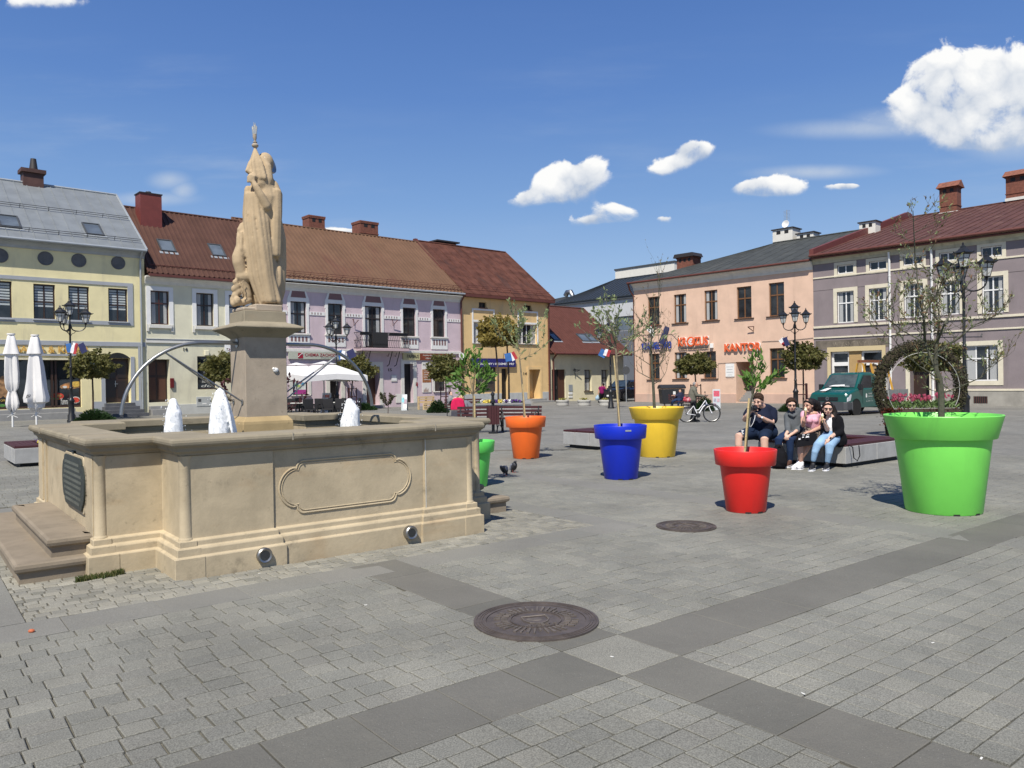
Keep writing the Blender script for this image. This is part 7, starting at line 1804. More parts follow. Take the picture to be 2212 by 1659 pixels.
mb = MB(); mb.M = Hm; mb.ball((0, .036, .042), .098, 14, 9, (.97, .98, .98)); chain(mb, [(-.080, -.0, .02), (-.062, -.045, .068), (0, -.072, .096), (.062, -.045, .068), (.080, .0, .02)], [.016, .017, .017, .017, .016], 8); mb.ball((0, .06, -.03), .085, 12, 8, (1.1, .8, 1.2)); mb.M = None
chain(mb, [j(1095, 300, .0), j(1085, 400, .03), j(1100, 500, .02)], [.035, .045, .025], 10); chain(mb, [j(1285, 290, .02), j(1310, 400, .04), j(1300, 500, .0), j(1275, 580, -.08)], [.04, .06, .05, .02], 10); mk(j.o, 'long_hair', mb, [HAIRK], .009, 2)
mb = MB(); w = j(1222, 910, -.325); mb.tube([w + Vector((-.006, 0, .008)), w + Vector((.006, 0, -.008))], .031, 12); mb.build('wrist_band', M['black_metal'], j.o)
cone(j, 1072, 500, -.32, 'ice cream cone in the raised hand of the woman in the black jacket')
jW = j
j = Fig(zB, 14.25, (300, 1480), 'x'); o = j.o; o.name = 'backpack'; tag(o, 'dark backpack leaning on the seat under the young man in the hoodie', 'backpack')
mb = MB(); chain(mb, [j(215, 1130, .1), j(220, 1260, .05), j(215, 1400, .0)], [.10, .15, .15], 14); chain(mb, [j(270, 1260, -.05), j(270, 1400, -.06)], [.08, .10], 12); mk(o, 'pack', mb, [BLAZ], .012, 4)
mb = MB(); mb.tube([j(150, 1120, -.02), j(120, 1200, -.08), j(100, 1330, -.1)], .012, 6); mb.tube([j(200, 1090, .0), j(220, 1060, .0), j(250, 1090, .0)], .012, 6); mb.build('strap', BLAZ, o)
j = Fig(zB, 14.1, (740, 1100), 'x'); o = j.o; o.name = 'tote_bag'; tag(o, 'black tote bag with white motif on the lap of the woman in pink', 'bag')
mb = MB(); mb.prism([(0, 0)], 0, 0) if False else None
A_ = [j(600, 850, -.0), j(930, 830, .05), j(930, 1010, -.02), j(540, 1070, -.12), j(545, 960, -.1)]
n_ = Vector((0, -.05, .0)); mb.add([a for a in A_] + [a + n_ for a in A_], [(0, 1, 2, 3, 4), (9, 8, 7, 6, 5)] + [(i, (i + 1) % 5, (i + 1) % 5 + 5, i + 5) for i in range(5)]); mb.build('bag_body', BLAZ, o, bevel=.018, seg=2)
mb = MB()
for (x, y, w, h) in ((620, 925, 45, 40), (690, 890, 40, 26), (775, 880, 70, 45), (700, 845, 50, 22), (790, 832, 50, 14)):
 q = j(x, y, -.13); s_ = w / 1049; h_ = h / 1049; mb.add([q + Vector((-s_ * .5, 0, -h_ * .5)), q + Vector((s_ * .5, -.002, -h_ * .35)), q + Vector((s_ * .45, 0, h_ * .4)), q + Vector((0, 0, h_ * .2)), q + Vector((-s_ * .2, 0, h_ * .5))], [(0, 1, 2, 3, 4)])
mb.build('bag_print', WCOT, o)
j = Fig(zB, 14.6, (1540, 900), 'x'); o = j.o; o.name = 'handbag'; tag(o, 'flat navy bag lying on the slats beside the woman in the black jacket', 'bag')
mb = MB(); A_ = [j(1500, 840, .5), j(1640, 845, .3), j(1700, 920, -.05), j(1560, 1000, -.30)]; A_ = [Vector((a.x, a.y, .44 + i * .0)) for i, a in enumerate(A_)]
mb.add(A_ + [a + Vector((0, 0, .035)) for a in A_], [(3, 2, 1, 0), (4, 5, 6, 7)] + [(i, (i + 1) % 4, (i + 1) % 4 + 4, i + 4) for i in range(4)]); mb.build('bag_body', cloth('navy_bag', (.015, .02, .04)), o, bevel=.012, seg=2)
mb = MB(); e0 = A_[3] + Vector((.03, 0, .01)); mb.tube([e0, e0 + Vector((.03, -.10, -.02)), e0 + Vector((.04, -.12, -.22)), e0 + Vector((.10, -.13, -.27)), e0 + Vector((.16, -.10, -.18)), e0 + Vector((.17, -.04, .0))], .010, 6); mb.build('strap', BLAZ, o)
j = Fig(zC, 31.0, (930, 1500), 'grey-haired man in a grey-green jacket pushing a white bicycle')
mb = MB(); Hm = head(mb, j(965, 612, 0), -1.25, .1, 1.02); chain(mb, [j(945, 670, .0), j(920, 720, .0)], [.055, .06], 10); hand(mb, j(1170, 885, -.1), Vector((.95, 0, .05)), Vector((0, 0, -1)), 1, .8); mk(j.o, 'body', mb, [SK3], .012, 2); facebits(j.o, Hm)
mb = MB(); chain(mb, [j(915, 720, 0), j(890, 830, 0), j(885, 980, 0)], [.15, .165, .155], 14); chain(mb, [j(930, 730, -.14), j(985, 860, -.16), j(1080, 870, -.13), j(1175, 885, -.1)], [.075, .065, .055, .045], 12); chain(mb, [j(930, 730, .14), j(1010, 850, .16), j(1150, 880, .12)], [.07, .06, .045], 12); mk(j.o, 'jacket', mb, [cloth('grey_green_jacket', (.15, .145, .115))], .014, 3)
mb = MB(); chain(mb, [j(905, 1010, -.06), j(930, 1200, -.08), j(900, 1330, -.06), j(850, 1470, -.04)], [.10, .085, .07, .055], 12); chain(mb, [j(905, 1010, .08), j(940, 1220, .08), j(940, 1450, .1)], [.10, .08, .055], 12); mk(j.o, 'trousers', mb, [cloth('charcoal_trousers', (.015, .016, .022))], .014, 3)
mb = MB(); mb.M = Hm; mb.ball((0, .035, .035), .090, 12, 8, (1, .95, 1)); mk(j.o, 'hair', mb, [mat('grey_hair', (.22, .21, .20), .7, var=.3, vs=20)], .012, 1)
q = j(845, 1485, -.04); q.z = .03; shoe(j.o, q, (1, -.1, 0), KSHOE, KSHOE, vox=.012); q = j(945, 1490, .1); q.z = .03; shoe(j.o, q, (1, -.1, 0), KSHOE, KSHOE, vox=.012)
j = Fig(zC, 30.75, (1050, 1510), 'x'); o = j.o; o.name = 'bicycle'; tag(o, 'white step-through bicycle pushed by the grey-haired man', 'bicycle')
WF = mat('white_enamel', (.78, .78, .80), .3, coat=.3); RB = mat('tyre_rubber', (.012, .012, .013), .8)
def wheel(c, r, sp=True):
 mb = MB(); n = 40; mb.tube([c + Vector((r * math.cos(2 * math.pi * k / n), 0, r * math.sin(2 * math.pi * k / n))) for k in range(n + 1)], .020, 7, False); w_ = mb.build('wheel', RB, o)
 mb = MB(); mb.tube([c + Vector(((r - .03) * math.cos(2 * math.pi * k / n), 0, (r - .03) * math.sin(2 * math.pi * k / n))) for k in range(n + 1)], .010, 6, False); mb.build('rim', M['steel'], w_)
 mb = MB()
 for k in range(14): t = 2 * math.pi * k / 14; mb.tube([c, c + Vector(((r - .03) * math.cos(t), 0, (r - .03) * math.sin(t)))], .0022, 3, False)
 mb.tube([c + Vector((0, -.05, 0)), c + Vector((0, .05, 0))], .02, 8); mb.build('spokes', M['steel'], w_)
fw_, rw_ = j(1360, 1312), j(745, 1318); rr_ = .335; fw_.z = rr_ + .01; rw_.z = rr_ + .01
wheel(fw_, rr_); wheel(rw_, rr_)
bb = j(1020, 1350); hd, hl = j(1205, 985), j(1235, 1070); st = j(915, 1120)
mb = MB(); mb.tube([hd, hl], .024, 8); mb.tube([hl, j(1150, 1140), j(1060, 1290), bb], .024, 8); mb.tube([hd, j(1120, 1110), j(1040, 1215), j(975, 1225)], .018, 8); mb.tube([st, bb], .019, 8); mb.tube([rw_ + Vector((0, -.05, 0)), bb], .013, 6); mb.tube([rw_ + Vector((0, .05, 0)), bb], .013, 6); mb.tube([rw_ + Vector((0, -.05, 0)), st], .012, 6)
mb.tube([hl, j(1285, 1110), j(1320, 1210), fw_ + Vector((0, -.05, 0))], .016, 7); mb.tube([hl, j(1285, 1110, .05), fw_ + Vector((0, .05, 0))], .014, 7); mb.build('frame', WF, o)
mb = MB()
for c in (fw_, rw_):
 a0, a1 = (20, 165) if c is fw_ else (0, 170); mb.tube([c + Vector(((rr_ + .045) * math.cos(R(a)), 0, (rr_ + .045) * math.sin(R(a)))) for a in range(a0, a1 + 1, 12)], .014, 5)
mb.build('mudguards', M['black_metal'], o)
mb = MB(); mb.tube([bb + Vector((0, -.05, 0)), bb + Vector((0, -.03, 0))], .095, 20); mb.tube([rw_ + Vector((0, -.04, 0)), rw_ + Vector((0, -.03, 0))], .045, 14); mb.tube([bb + Vector((0, -.06, 0)), bb + Vector((-.05, -.06, -.17))], .012, 6); mb.box(bb.x - .10, bb.x, bb.y - .14, bb.y - .05, bb.z - .19, bb.z - .165); mb.build('chainset', M['black_metal'], o)
mb = MB(); hb = j(1190, 880); mb.tube([hd, hb], .014, 7); mb.tube([hb + Vector((-.05, -.28, .02)), hb + Vector((.03, -.1, .0)), hb + Vector((.03, .1, .0)), hb + Vector((-.05, .28, .02))], .013, 7); mb.tube([hb + Vector((-.08, -.28, .02)), hb + Vector((.06, -.28, .02))], .018, 7); mb.tube([hb + Vector((.0, -.1, 0)), hb + Vector((-.02, -.12, .14))], .008, 5); mb.ball(hb + Vector((-.02, -.12, .16)), .03, 8, 6, (1, .4, 1)); mb.build('handlebar', M['black_metal'], o)
mb = MB(); sd_ = j(905, 1035); mb.tube([st, sd_], .014, 6); mb.ball(sd_ + Vector((-.03, 0, .02)), .10, 10, 6, (1.25, .7, .35)); mb.build('saddle', KSHOE, o)
mb = MB(); z_ = rw_.z + rr_ + .10; mb.box(rw_.x - .18, rw_.x + .2, rw_.y - .07, rw_.y + .07, z_, z_ + .02); mb.tube([rw_, Vector((rw_.x - .15, rw_.y - .06, z_))], .007, 5); mb.tube([rw_, Vector((rw_.x + .1, rw_.y - .06, z_))], .007, 5); mb.build('rear_rack', M['black_metal'], o)
p = j.org + Vector((rw_.x, rw_.y, z_ + .02)); mb = MB(); r_ = random.Random(2)
mb.ball((.03, 0, .09), .13, 12, 8, (1.3, .9, .75)); mb.ball((.1, -.02, .15), .06, 8, 6); mb.ball((-.06, -.02, .16), .06, 8, 6); tag(mb.build('shopping_bag', mat('red_white_bag', (.45, .05, .07), .6, var=.6, vs=8, stain=(.8, .7, .7), stain_amt=.9, stain_s=7), None, loc=p), 'red and white shopping bag on the rear rack of the white bicycle', 'bag')
def far(fn, D, foot, label, parts, sk=SK3):
 j = Fig(fn, D, foot, label); mb = MB(); hx, hy, yaw = parts['head']; Hm = head(mb, j(hx, hy), yaw)
 for c in parts['skin']: chain(mb, [j(*p) for p in c[0]], c[1], 9)
 if 'hands' in parts:
  for w, d in parts['hands']: hand(mb, j(*w), Vector(d), Vector((0, .2, -1)), 1, .5)
 mk(j.o, 'body', mb, [sk], .015, 2)
 for nm, m_, cs in parts['cloth']:
  mb = MB()
  for c in cs: chain(mb, [j(*p) for p in c[0]], c[1], 10)
  mk(j.o, nm, mb, [m_], .018, 3)
 mb = MB(); mb.M = Hm; mb.ball((0, .03, .04), .1, 10, 8, (1, .95, 1));
 if 'longhair' in parts: mb.ball((0, .06, -.08), .09, 10, 8, (1, .7, 1.5))
 mk(j.o, 'hair', mb, [parts['hair']], .015, 1)
 return j
MAG = cloth('magenta_top', (.20, .012, .09))
far(zE_, 57, (690, 840), 'woman in a magenta top walking beside the black car', {'head': (830, 275, 2.2), 'hair': HAIRK,
 'skin': [([(700, 420, 0), (685, 520, -.05), (670, 580, -.05)], [.05, .045, .03]), ([(900, 390, 0), (935, 415, -.1), (880, 300, -.1)], [.05, .04, .03]), ([(820, 320, 0), (810, 350, 0)], [.05, .05])], 'hands': [((670, 580, -.05), (0, 0, -1))],
 'cloth': [('top', MAG, [([(790, 370, 0), (785, 440, 0), (790, 510, 0)], [.15, .16, .17]), ([(730, 350, 0), (710, 400, 0)], [.08, .07]), ([(850, 340, 0), (880, 390, -.05)], [.08, .07])]), ('trousers', BLAZ, [([(760, 540, 0), (730, 680, 0), (700, 800, 0)], [.13, .10, .07]), ([(810, 540, 0), (790, 680, .1), (780, 790, .15)], [.13, .10, .07])])]})
j = Fig(zE_, 56.8, (650, 760), 'x'); j.o.name = 'carrier_bag'; tag(j.o, 'pale blue carrier bag hanging from the hand of the woman in magenta', 'bag')
mb = MB(); chain(mb, [j(665, 590), j(660, 640), j(650, 690)], [.05, .13, .16], 10); mk(j.o, 'bag', mb, [cloth('pale_blue_bag', (.30, .42, .50))], .02, 2)
far(zC, 46, (430, 1040), 'man in dark blue jacket on the far bench before the waste bin', {'head': (588, 765, .4), 'hair': HAIRB,
 'skin': [([(588, 800, 0), (590, 830, 0)], [.06, .06]), ([(470, 880, -.1), (430, 865, -.1)], [.04, .03])], 'hands': [((430, 865, -.1), (-1, 0, 0))],
 'cloth': [('jacket', cloth('blue_jacket', (.025, .03, .06)), [([(590, 850, 0), (570, 950, 0)], [.19, .19]), ([(650, 850, 0), (660, 930, -.1)], [.08, .07]), ([(530, 860, 0), (480, 880, -.1)], [.08, .06])]), ('trousers', JEAN, [([(590, 970, -.1), (480, 975, -.4), (400, 1010, -.45), (400, 1100, -.4)], [.11, .09, .08, .06]), ([(600, 980, -.1), (560, 985, -.4), (540, 1100, -.4)], [.11, .09, .06])])]})
far(zD, 38, (250, 420), 'person with short brown hair sitting behind the red pushchair', {'head': (212, 195, -.8), 'hair': HAIRB,
 'skin': [([(215, 225, 0), (220, 250, 0)], [.05, .05]), ([(250, 290, -.1), (295, 275, -.15)], [.04, .03])], 'hands': [((292, 277, -.15), (1, 0, .2))],
 'cloth': [('sweater', cloth('pale_grey_sweater', (.22, .22, .23)), [([(215, 275, 0), (205, 340, 0)], [.15, .17]), ([(200, 270, 0), (250, 295, -.1)], [.07, .055])]), ('trousers', BLAZ, [([(215, 360, 0), (250, 370, -.3), (250, 430, -.3)], [.13, .09, .07])])]}, SK2)
far(zD, 27, (560, 900), 'woman with fair hair in grey bending over the red pushchair', {'head': (412, 300, 1.6), 'hair': mat('fair_hair', (.42, .30, .15), .6, var=.3, vs=20), 'longhair': 1,
 'skin': [([(450, 340, 0), (480, 370, 0)], [.05, .05])], 'hands': [((500, 560, -.3), (-1, 0, -.2))],
 'cloth': [('grey_coat', cloth('grey_coat', (.16, .165, .19)), [([(510, 390, 0), (570, 480, 0), (620, 600, 0)], [.14, .20, .22]), ([(500, 400, -.15), (525, 490, -.25), (500, 560, -.3)], [.08, .07, .05]), ([(620, 600, 0), (640, 750, 0), (620, 880, 0)], [.17, .13, .10])])]}, SK2)
j = Fig(zD, 26.6, (380, 900), 'x'); o = j.o; o.name = 'pushchair'; tag(o, 'pushchair with raspberry red hood beside the woman in grey', 'pushchair'); o.scale = (.6, .6, .72)
HP = cloth('raspberry_hood', (.60, .02, .09)); mb = MB()
c0_ = j(355, 515); c0_ = Vector((c0_.x / .6, c0_.y / .6, c0_.z / .72))
mb = MB(); mb.M = Matrix.Translation(c0_);
mb.prism([(-.40, -.02), (-.40, .25), (-.34, .45), (-.22, .56), (0, .60), (.22, .56), (.34, .45), (.40, .25), (.40, -.02)], -.22, .25); mb.build('hood', HP, o, bevel=.09, seg=4)
mb = MB(); mb.M = Matrix.Translation(c0_); mb.box(-.38, .38, -.24, .3, -.36, -.02); mb.build('carrycot', cloth('grey_cot', (.07, .07, .085)), o, bevel=.06, seg=3)
mb = MB(); mb.M = Matrix.Translation(c0_); mb.tube([(-.40, -.23, .0), (.40, -.23, .0)], .015, 6); mb.tube([(-.35, 0, -.3), (.3, .2, -1.0)], .018, 6); mb.tube([(.35, 0, -.3), (-.3, .2, -1.0)], .018, 6)
for sx in (-1, 1):
 for sy in (-.25, .35): mb.tube([(sx * .30, sy - .0, -1.05 + .0), (sx * .34, sy, -1.05)], .14, 14)
mb.build('chassis', M['black_metal'], o)
def pigeon(px, py, yaw, feed, label):
 g0 = G(px, py); o = empty('pigeon', g0, yaw, label, 'pigeon', 'pigeons on the paving')
 F_ = mat('pigeon_feathers', (.035, .037, .045), .6, var=.4, vs=18); P2_ = mat('pigeon_grey', (.22, .23, .27), .6, var=.3, vs=30)
 mb = MB(); t = .45 if feed else -.75     # body pitch
 mb.M = Matrix.Translation((0, 0, .115)) @ Matrix.Rotation(t, 4, 'Y')
 mb.ball((0, 0, 0), .062, 14, 10, (1.55, 1.0, 1.0)); chain(mb, [(-.06, 0, .0), (-.13, 0, -.012), (-.20, 0, -.02)], [.045, .026, .012], 10); mb.ball((.05, 0, -.005), .052, 12, 8, (1.1, .95, 1))
 if feed: chain(mb, [(.07, 0, 0), (.11, 0, -.015), (.135, 0, -.035)], [.034, .024, .021], 10)
 else: chain(mb, [(.06, 0, .0), (.105, 0, .02), (.135, 0, .0)], [.034, .024, .022], 10)
 link('body', remeshed(mb, .006, 3, 'body', [F_], .5), o)
 mb = MB(); mb.M = Matrix.Translation((0, 0, .115)) @ Matrix.Rotation(t, 4, 'Y')
 for sy in (-1, 1): mb.ball((-.03, sy * .048, .012), .05, 12, 8, (1.7, .30, .85))
 mb.build('wings', P2_, o)
 mb = MB(); mb.M = Matrix.Translation((0, 0, .115)) @ Matrix.Rotation(t, 4, 'Y'); q = (.150, 0, -.05) if feed else (.155, 0, -.005); mb.cyl(q, (q[0] + .02, 0, q[2] - .012), .006, .002, 6); mb.build('beak', M['dark'], o)
 mb = MB()
 for sy in (-.022, .022):
  mb.tube([(0, sy, .07), (.004, sy, .03), (.0, sy, .006)], [.009, .004, .004], 6)
  for a in (-.5, 0, .5): mb.tube([(0, sy, .005), (.03 * math.cos(a), sy + .03 * math.sin(a), .003)], .0032, 5)
 mb.build('legs', mat('pigeon_leg', (.35, .10, .09), .6), o)
pigeon(1090, 1028, R(70), True, 'dark pigeon with pale rump pecking at the ground, left of the two')
pigeon(1110, 1021, R(-70), False, 'blackish pigeon standing upright, right of the two')
# ================================================================ street lamps
def lantern(mb, gl, c, s=1.0):
 """c = bottom socket of the lantern; six-sided tapering glass with flared roof"""
 c = Vector(c)
 def ring(r, z, n=6): return [c + Vector((r * s * math.cos(2 * math.pi * k / n), r * s * math.sin(2 * math.pi * k / n), z * s)) for k in range(n)]
 a, b_ = ring(.085, .10), ring(.18, .44)
 gl.add(a + b_, [(i, (i + 1) % 6, (i + 1) % 6 + 6, i + 6) for i in range(6)] + [tuple(range(5, -1, -1)), tuple(range(6, 12))])
 for i in range(6): mb.tube([ring(.09, .09)[i], ring(.187, .45)[i]], .011 * s, 4)
 for r, z in ((.092, .10), (.15, .33), (.188, .445)): q = ring(r, z); mb.tube(q + [q[0]], .010 * s, 4, False)
 mb.lathe([(.02 * s, .0), (.05 * s, .03 * s), (.03 * s, .06 * s), (.085 * s, .10 * s), (.001, .10 * s)], c, 10)
 mb.lathe([(.19 * s, .44 * s), (.27 * s, .47 * s), (.275 * s, .485 * s), (.17 * s, .55 * s), (.12 * s, .60 * s), (.08 * s, .63 * s), (.08 * s, .665 * s), (.05 * s, .68 * s), (.025 * s, .72 * s), (.035 * s, .74 * s), (.006 * s, .79 * s)], c, 6, False)
 for k in range(6): t = 2 * math.pi * k / 6; mb.ball(c + Vector((.28 * s * math.cos(t), .28 * s * math.sin(t), .50 * s)), .022 * s, 5, 4)
LS = 1.12
def lamp(px, ytop, D, rot, label, sign=False, Htot=5.75):
 p = PD(px, ytop, D); z = gz(p.x, p.y); o = empty('street_lamp', (p.x, p.y, z), rot, label, 'street lamp', 'black four-lantern street lamps')
 H = p.z - z; zt = H - .79            # top lantern socket
 mb = MB(); mb.lathe([(.20, -.05), (.20, .10), (.17, .14), (.17, .34), (.13, .40), (.125, .95), (.15, 1.0), (.15, 1.05), (.10, 1.12), (.075, 1.2), (.065, 1.6), (.085, 1.63), (.06, 1.68), (.05, 2.6), (.068, 2.63), (.045, 2.68), (.042, zt - .6), (.07, zt - .55), (.07, zt - .48), (.035, zt - .4), (.03, zt)], n=16)
 mb.build('post', M['black_metal'], o)
 mb = MB(); gl = MB(); lantern(mb, gl, (0, 0, zt - .09), LS); l_ = mb.build('lantern', M['black_metal'], o); gl.build('glass', M['frosted'], l_)
 for k in range(3):
  a = 2.094 * k; mb = MB(); gl = MB(); mb.M = Matrix.Rotation(a, 4, 'Z'); gl.M = mb.M
  x = .66; zl_ = zt - .42
  pts = [(.04, 0, zt - .50)]
  for i in range(13): t = math.pi * i / 12; pts.append((.06 + (x - .06) * (1 - math.cos(t)) / 2, 0, zl_ - .02 - .26 * math.sin(t) ** .8 - (.10) * (1 - i / 12) ))
  mb.tube(pts, [.028] * 6 + [.024] * (len(pts) - 6), 7)
  mb.tube([(.25, 0, zl_ - .30), (.18, 0, zl_ - .42), (.08, 0, zl_ - .46), (.04, 0, zl_ - .55)], .014, 5)
  ar = mb.build('arm', M['black_metal'], o)
  mb = MB(); mb.M = Matrix.Rotation(a, 4, 'Z'); lantern(mb, gl, (x, 0, zl_ - .04), LS); l_ = mb.build('lantern', M['black_metal'], o); gl.build('glass', M['frosted'], l_)
 if sign:
  mb = MB(); mb.tube([(-.6, 0, 2.9), (.85, 0, 2.9)], .016, 5); mb.tube([(.2, 0, 3.05), (.8, 0, 3.05), (.85, 0, 2.9)], .012, 5); mb.tube([(-.55, 0, 2.9), (-.6, 0, 3.0)], .02, 5); mb.build('bracket', M['black_metal'], o)
 return o, p
lamp(150, 645, 36.8, .4, 'street lamp with flags beside the clipped tree left of the fountain')
lamp(725, 682, 47, .1, 'street lamp with flags in front of the pink house')
lamp(1317, 690, 48, 1.0, 'street lamp in front of the low cream house')
lamp(1716, 650, 41.2, .2, 'street lamp at the right end of the salmon house')
lamp(2080, 523, 24.0, 3.25, 'nearest and largest looking street lamp, right of the moss ring', True)
FBL = mat('flag_blue', (.03, .12, .34), .8); FNV = mat('flag_navy', (.018, .022, .085), .8); FWR = mat('flag_white', (.72, .72, .74), .8); FRD = mat('flag_red', (.38, .03, .04), .8)
FK = [0]
def flag(px, py, D, w, h, ang, m_, label, m2=None, dx=0, group='small flags on the lamp posts'):
 FK[0] += 1; p = PD(px, py, D - .07 * (FK[0] % 4)); w *= .85; h *= .85; mb = MB(); n = 6; vs = []; fs = [];
 Rm = Matrix.Rotation(ang, 4, 'Y')
 for i in range(n + 1):
  for k in range(3): q = Rm @ Vector((w * (k / 2 - .5) * 1.0, 0, -h * i / n)); q.y = .02 * math.sin(i * 1.3 + k * 2.2); vs.append(q)
 for i in range(n):
  for k in range(2): fs.append((i * 3 + k, i * 3 + k + 1, i * 3 + k + 4, i * 3 + k + 3))
 b0 = MB(); b0.add(vs, fs, True)
 if m2: b0.mi = [k % 2 for k in range(len(fs))]
 o = empty('flag', p, 0, label, 'flag', group)
 b0.build('cloth', [m_, m2] if m2 else m_, o)
 mb = MB(); a = Rm @ Vector((-w / 2, 0, .05)); mb.tube([a, a + Vector((-.05 - dx, .05, -h * .8))], .012, 5); mb.build('flag_stick', M['black_metal'], o)
flag(147, 742, 36.6, .30, .50, -.2, FBL, 'plain blue flag, left of the three on the lamp left of the fountain'); flag(163, 741, 36.6, .34, .60, .25, FWR, 'white and red flag on the lamp left of the fountain', FRD); flag(174, 742, 36.6, .36, .55, -.42, FNV, 'navy flag, right of the three on the lamp left of the fountain')
flag(737 - 3, 757, 46.6, .40, .65, -.25, FBL, 'blue flag on the lamp before the pink house'); flag(744, 758, 46.6, .40, .60, .2, FWR, 'white flag on the lamp before the pink house'); flag(755, 756, 46.6, .55, .60, -.4, FNV, 'navy flag on the lamp before the pink house')
flag(1096, 763, 40.5, .40, .50, -.2, FBL, 'blue flag in front of the perfume shop sign'); flag(1104, 762, 40.5, .40, .5, -.5, FWR, 'white and red flag in front of the perfume shop sign', FRD)
flag(1306, 756, 47.7, .50, .55, .5, FBL, 'blue flag on the lamp before the cream house'); flag(1314, 755, 47.7, .45, .5, .35, FWR, 'red and white flag on the lamp before the cream house', FRD)
flag(1703, 736, 41.0, .55, .30, 1.2, FNV, 'navy flag blown sideways on the lamp before the salmon house'); flag(1697, 735, 41.0, .5, .35, .9, FWR, 'white and red flag blown sideways on the same lamp', FRD)
flag(1405, 704, 62.5, 1.0, 1.3, -.75, FWR, 'large white and red flag on the salmon house wall', FRD, group='large flags on the salmon house'); flag(1442, 706, 61.5, .5, 1.7, .4, FNV, 'furled navy flag on the salmon house wall', group='large flags on the salmon house')
# ================================================================ closed parasols
PWH = mat('parasol_canvas', (.66, .65, .64), .8, var=.04, bump=.2, bs=30)
def closed_parasol(px, D, ybot, label, prof, seed, belt=None):
 g0 = G(px, ybot); g0 = Vector((g0.x * D / g0.y, D, 0)); g0.z = gz(g0.x, g0.y); o = empty('closed_parasol', g0, 0, label, 'parasol', 'closed white parasols by the kebab shop')
 r_ = random.Random(seed); n = 36; vs = []; fs = []
 for i, (r, z) in enumerate(prof):
  for k in range(n):
   t = 2 * math.pi * k / n; f = 1 + (.16 if z > 2.9 else .26) * math.cos(4 * t + seed) * (1 if 0 < i < len(prof) - 1 else .3) + .12 * math.cos(9 * t + z * 1.1 + seed) * (z < 2.9)
   dz = -.16 * abs(math.cos(2 * t + seed)) if i == len(prof) - 1 or prof[min(i + 1, len(prof) - 1)][1] > z + .001 and False else 0
   vs.append((r * f * math.cos(t), r * f * math.sin(t), z + dz))
 for i in range(len(prof) - 1):
  for k in range(n): fs.append((i * n + k, i * n + (k + 1) % n, (i + 1) * n + (k + 1) % n, (i + 1) * n + k))
 mb = MB(); mb.add(vs, fs, True); cv = mb.build('canvas', PWH, o)
 mb = MB(); mb.lathe([(.001, prof[0][1] + .06), (.15, prof[0][1] + .05), (.16, prof[0][1]), (.12, prof[0][1] - .02)], n=20); mb.build('cap', PWH, o)
 mb = MB(); mb.cyl((0, 0, -.05), (0, 0, 3.6), .035); mb.build('pole', M['white'], o)
 mb = MB(); mb.tube([(-.22, 0, .42), (-.03, -.04, .52), (.22, 0, .40)], .012, 5); mb.tube([(-.03, -.04, .52), (.15, -.03, .60)], .012, 5); mb.build('tie_cord', M['white'], o)
 return o
pr = [(.10, 3.93), (.15, 3.85), (.22, 3.5), (.30, 3.2), (.33, 3.10), (.25, 3.08), (.24, 2.8), (.26, 2.3), (.25, 1.9), (.22, 1.65), (.14, 1.52), (.20, 1.3), (.25, 1.0), (.22, .82), (.1, .78)]
closed_parasol(27.5, 33, 922, 'closed white parasol tied in the middle, left of the two', pr, 1)
pr = [(.10, 3.87), (.15, 3.8), (.22, 3.45), (.29, 3.18), (.30, 3.10), (.21, 3.08), (.26, 2.6), (.31, 2.1), (.36, 1.6), (.42, 1.25), (.40, 1.05), (.28, .98), (.26, .82), (.12, .80)]
o = closed_parasol(79, 33, 922, 'closed white parasol hanging loose with black print, right of the two', pr, 2)
text_on('print_lettering', 'JSI', M['black_metal'], o, -.10, .12, 1.22, 1.38, -.56, .02, shear=.3)
# ================================================================ open parasol with cafe furniture
def open_parasol(apx, apy, D, half, rot, zedge, label, poles=True, vis='x'):
 a = PD(apx, apy, D); z0 = gz(a.x, a.y); o = empty('open_parasol', (a.x, a.y, z0), rot, label, 'parasol', 'open white cafe parasols')
 H = a.z - z0; Z = zedge; n = 8; vs = []; fs = []
 cs = [(-half, -half), (0, -half * .985), (half, -half), (half * .985, 0), (half, half), (0, half * .985), (-half, half), (-half * .985, 0)]
 mb = MB(); hv = .30
 mid = [(x * .28, y * .28, H - .22 + .0) for x, y in cs]; top = [(x * .30, y * .30, H - .16) for x, y in cs]
 mb.add([(0, 0, H)] + top, [(0, i + 1, (i + 1) % 8 + 1) for i in range(8)])
 mb.add(mid + [(x, y, Z + (.12 if i % 2 else 0)) for i, (x, y) in enumerate(cs)], [(i, (i + 1) % 8, (i + 1) % 8 + 8, i + 8) for i in range(8)])
 cv = mb.build('canopy', PWH, o)
 mb = MB(); e = []
 for i in range(8):
  x0, y0 = cs[i]; x1, y1 = cs[(i + 1) % 8]; za, zb_ = Z + (.12 if i % 2 else 0), Z + (.12 if (i + 1) % 2 else 0)
  mb.quad((x0, y0, za), (x1, y1, zb_), (x1 * 1.005, y1 * 1.005, zb_ - hv), (x0 * 1.005, y0 * 1.005, za - hv))
 mb.build('valance', PWH, cv)
 mb = MB(); mb.cyl((0, 0, 0), (0, 0, H - .1), .035, n=8)
 for x, y in cs: mb.tube([(0, 0, H - .2), (x * .97, y * .97, Z + .02)], .014, 4); mb.tube([(0, 0, H - .95), (x * .45, y * .45, (H + Z) / 2 - .12)], .012, 4)
 mb.build('pole_and_ribs', M['zinc'], o)
 mb = MB(); mb.box(-.4, .4, -.4, .4, 0, .08); mb.build('base', M['greystone'], o)
 return o
o = open_parasol(699, 780, 42, 1.75, .62, 2.12, 'open white cafe parasol in front of the pink house, right of the two')
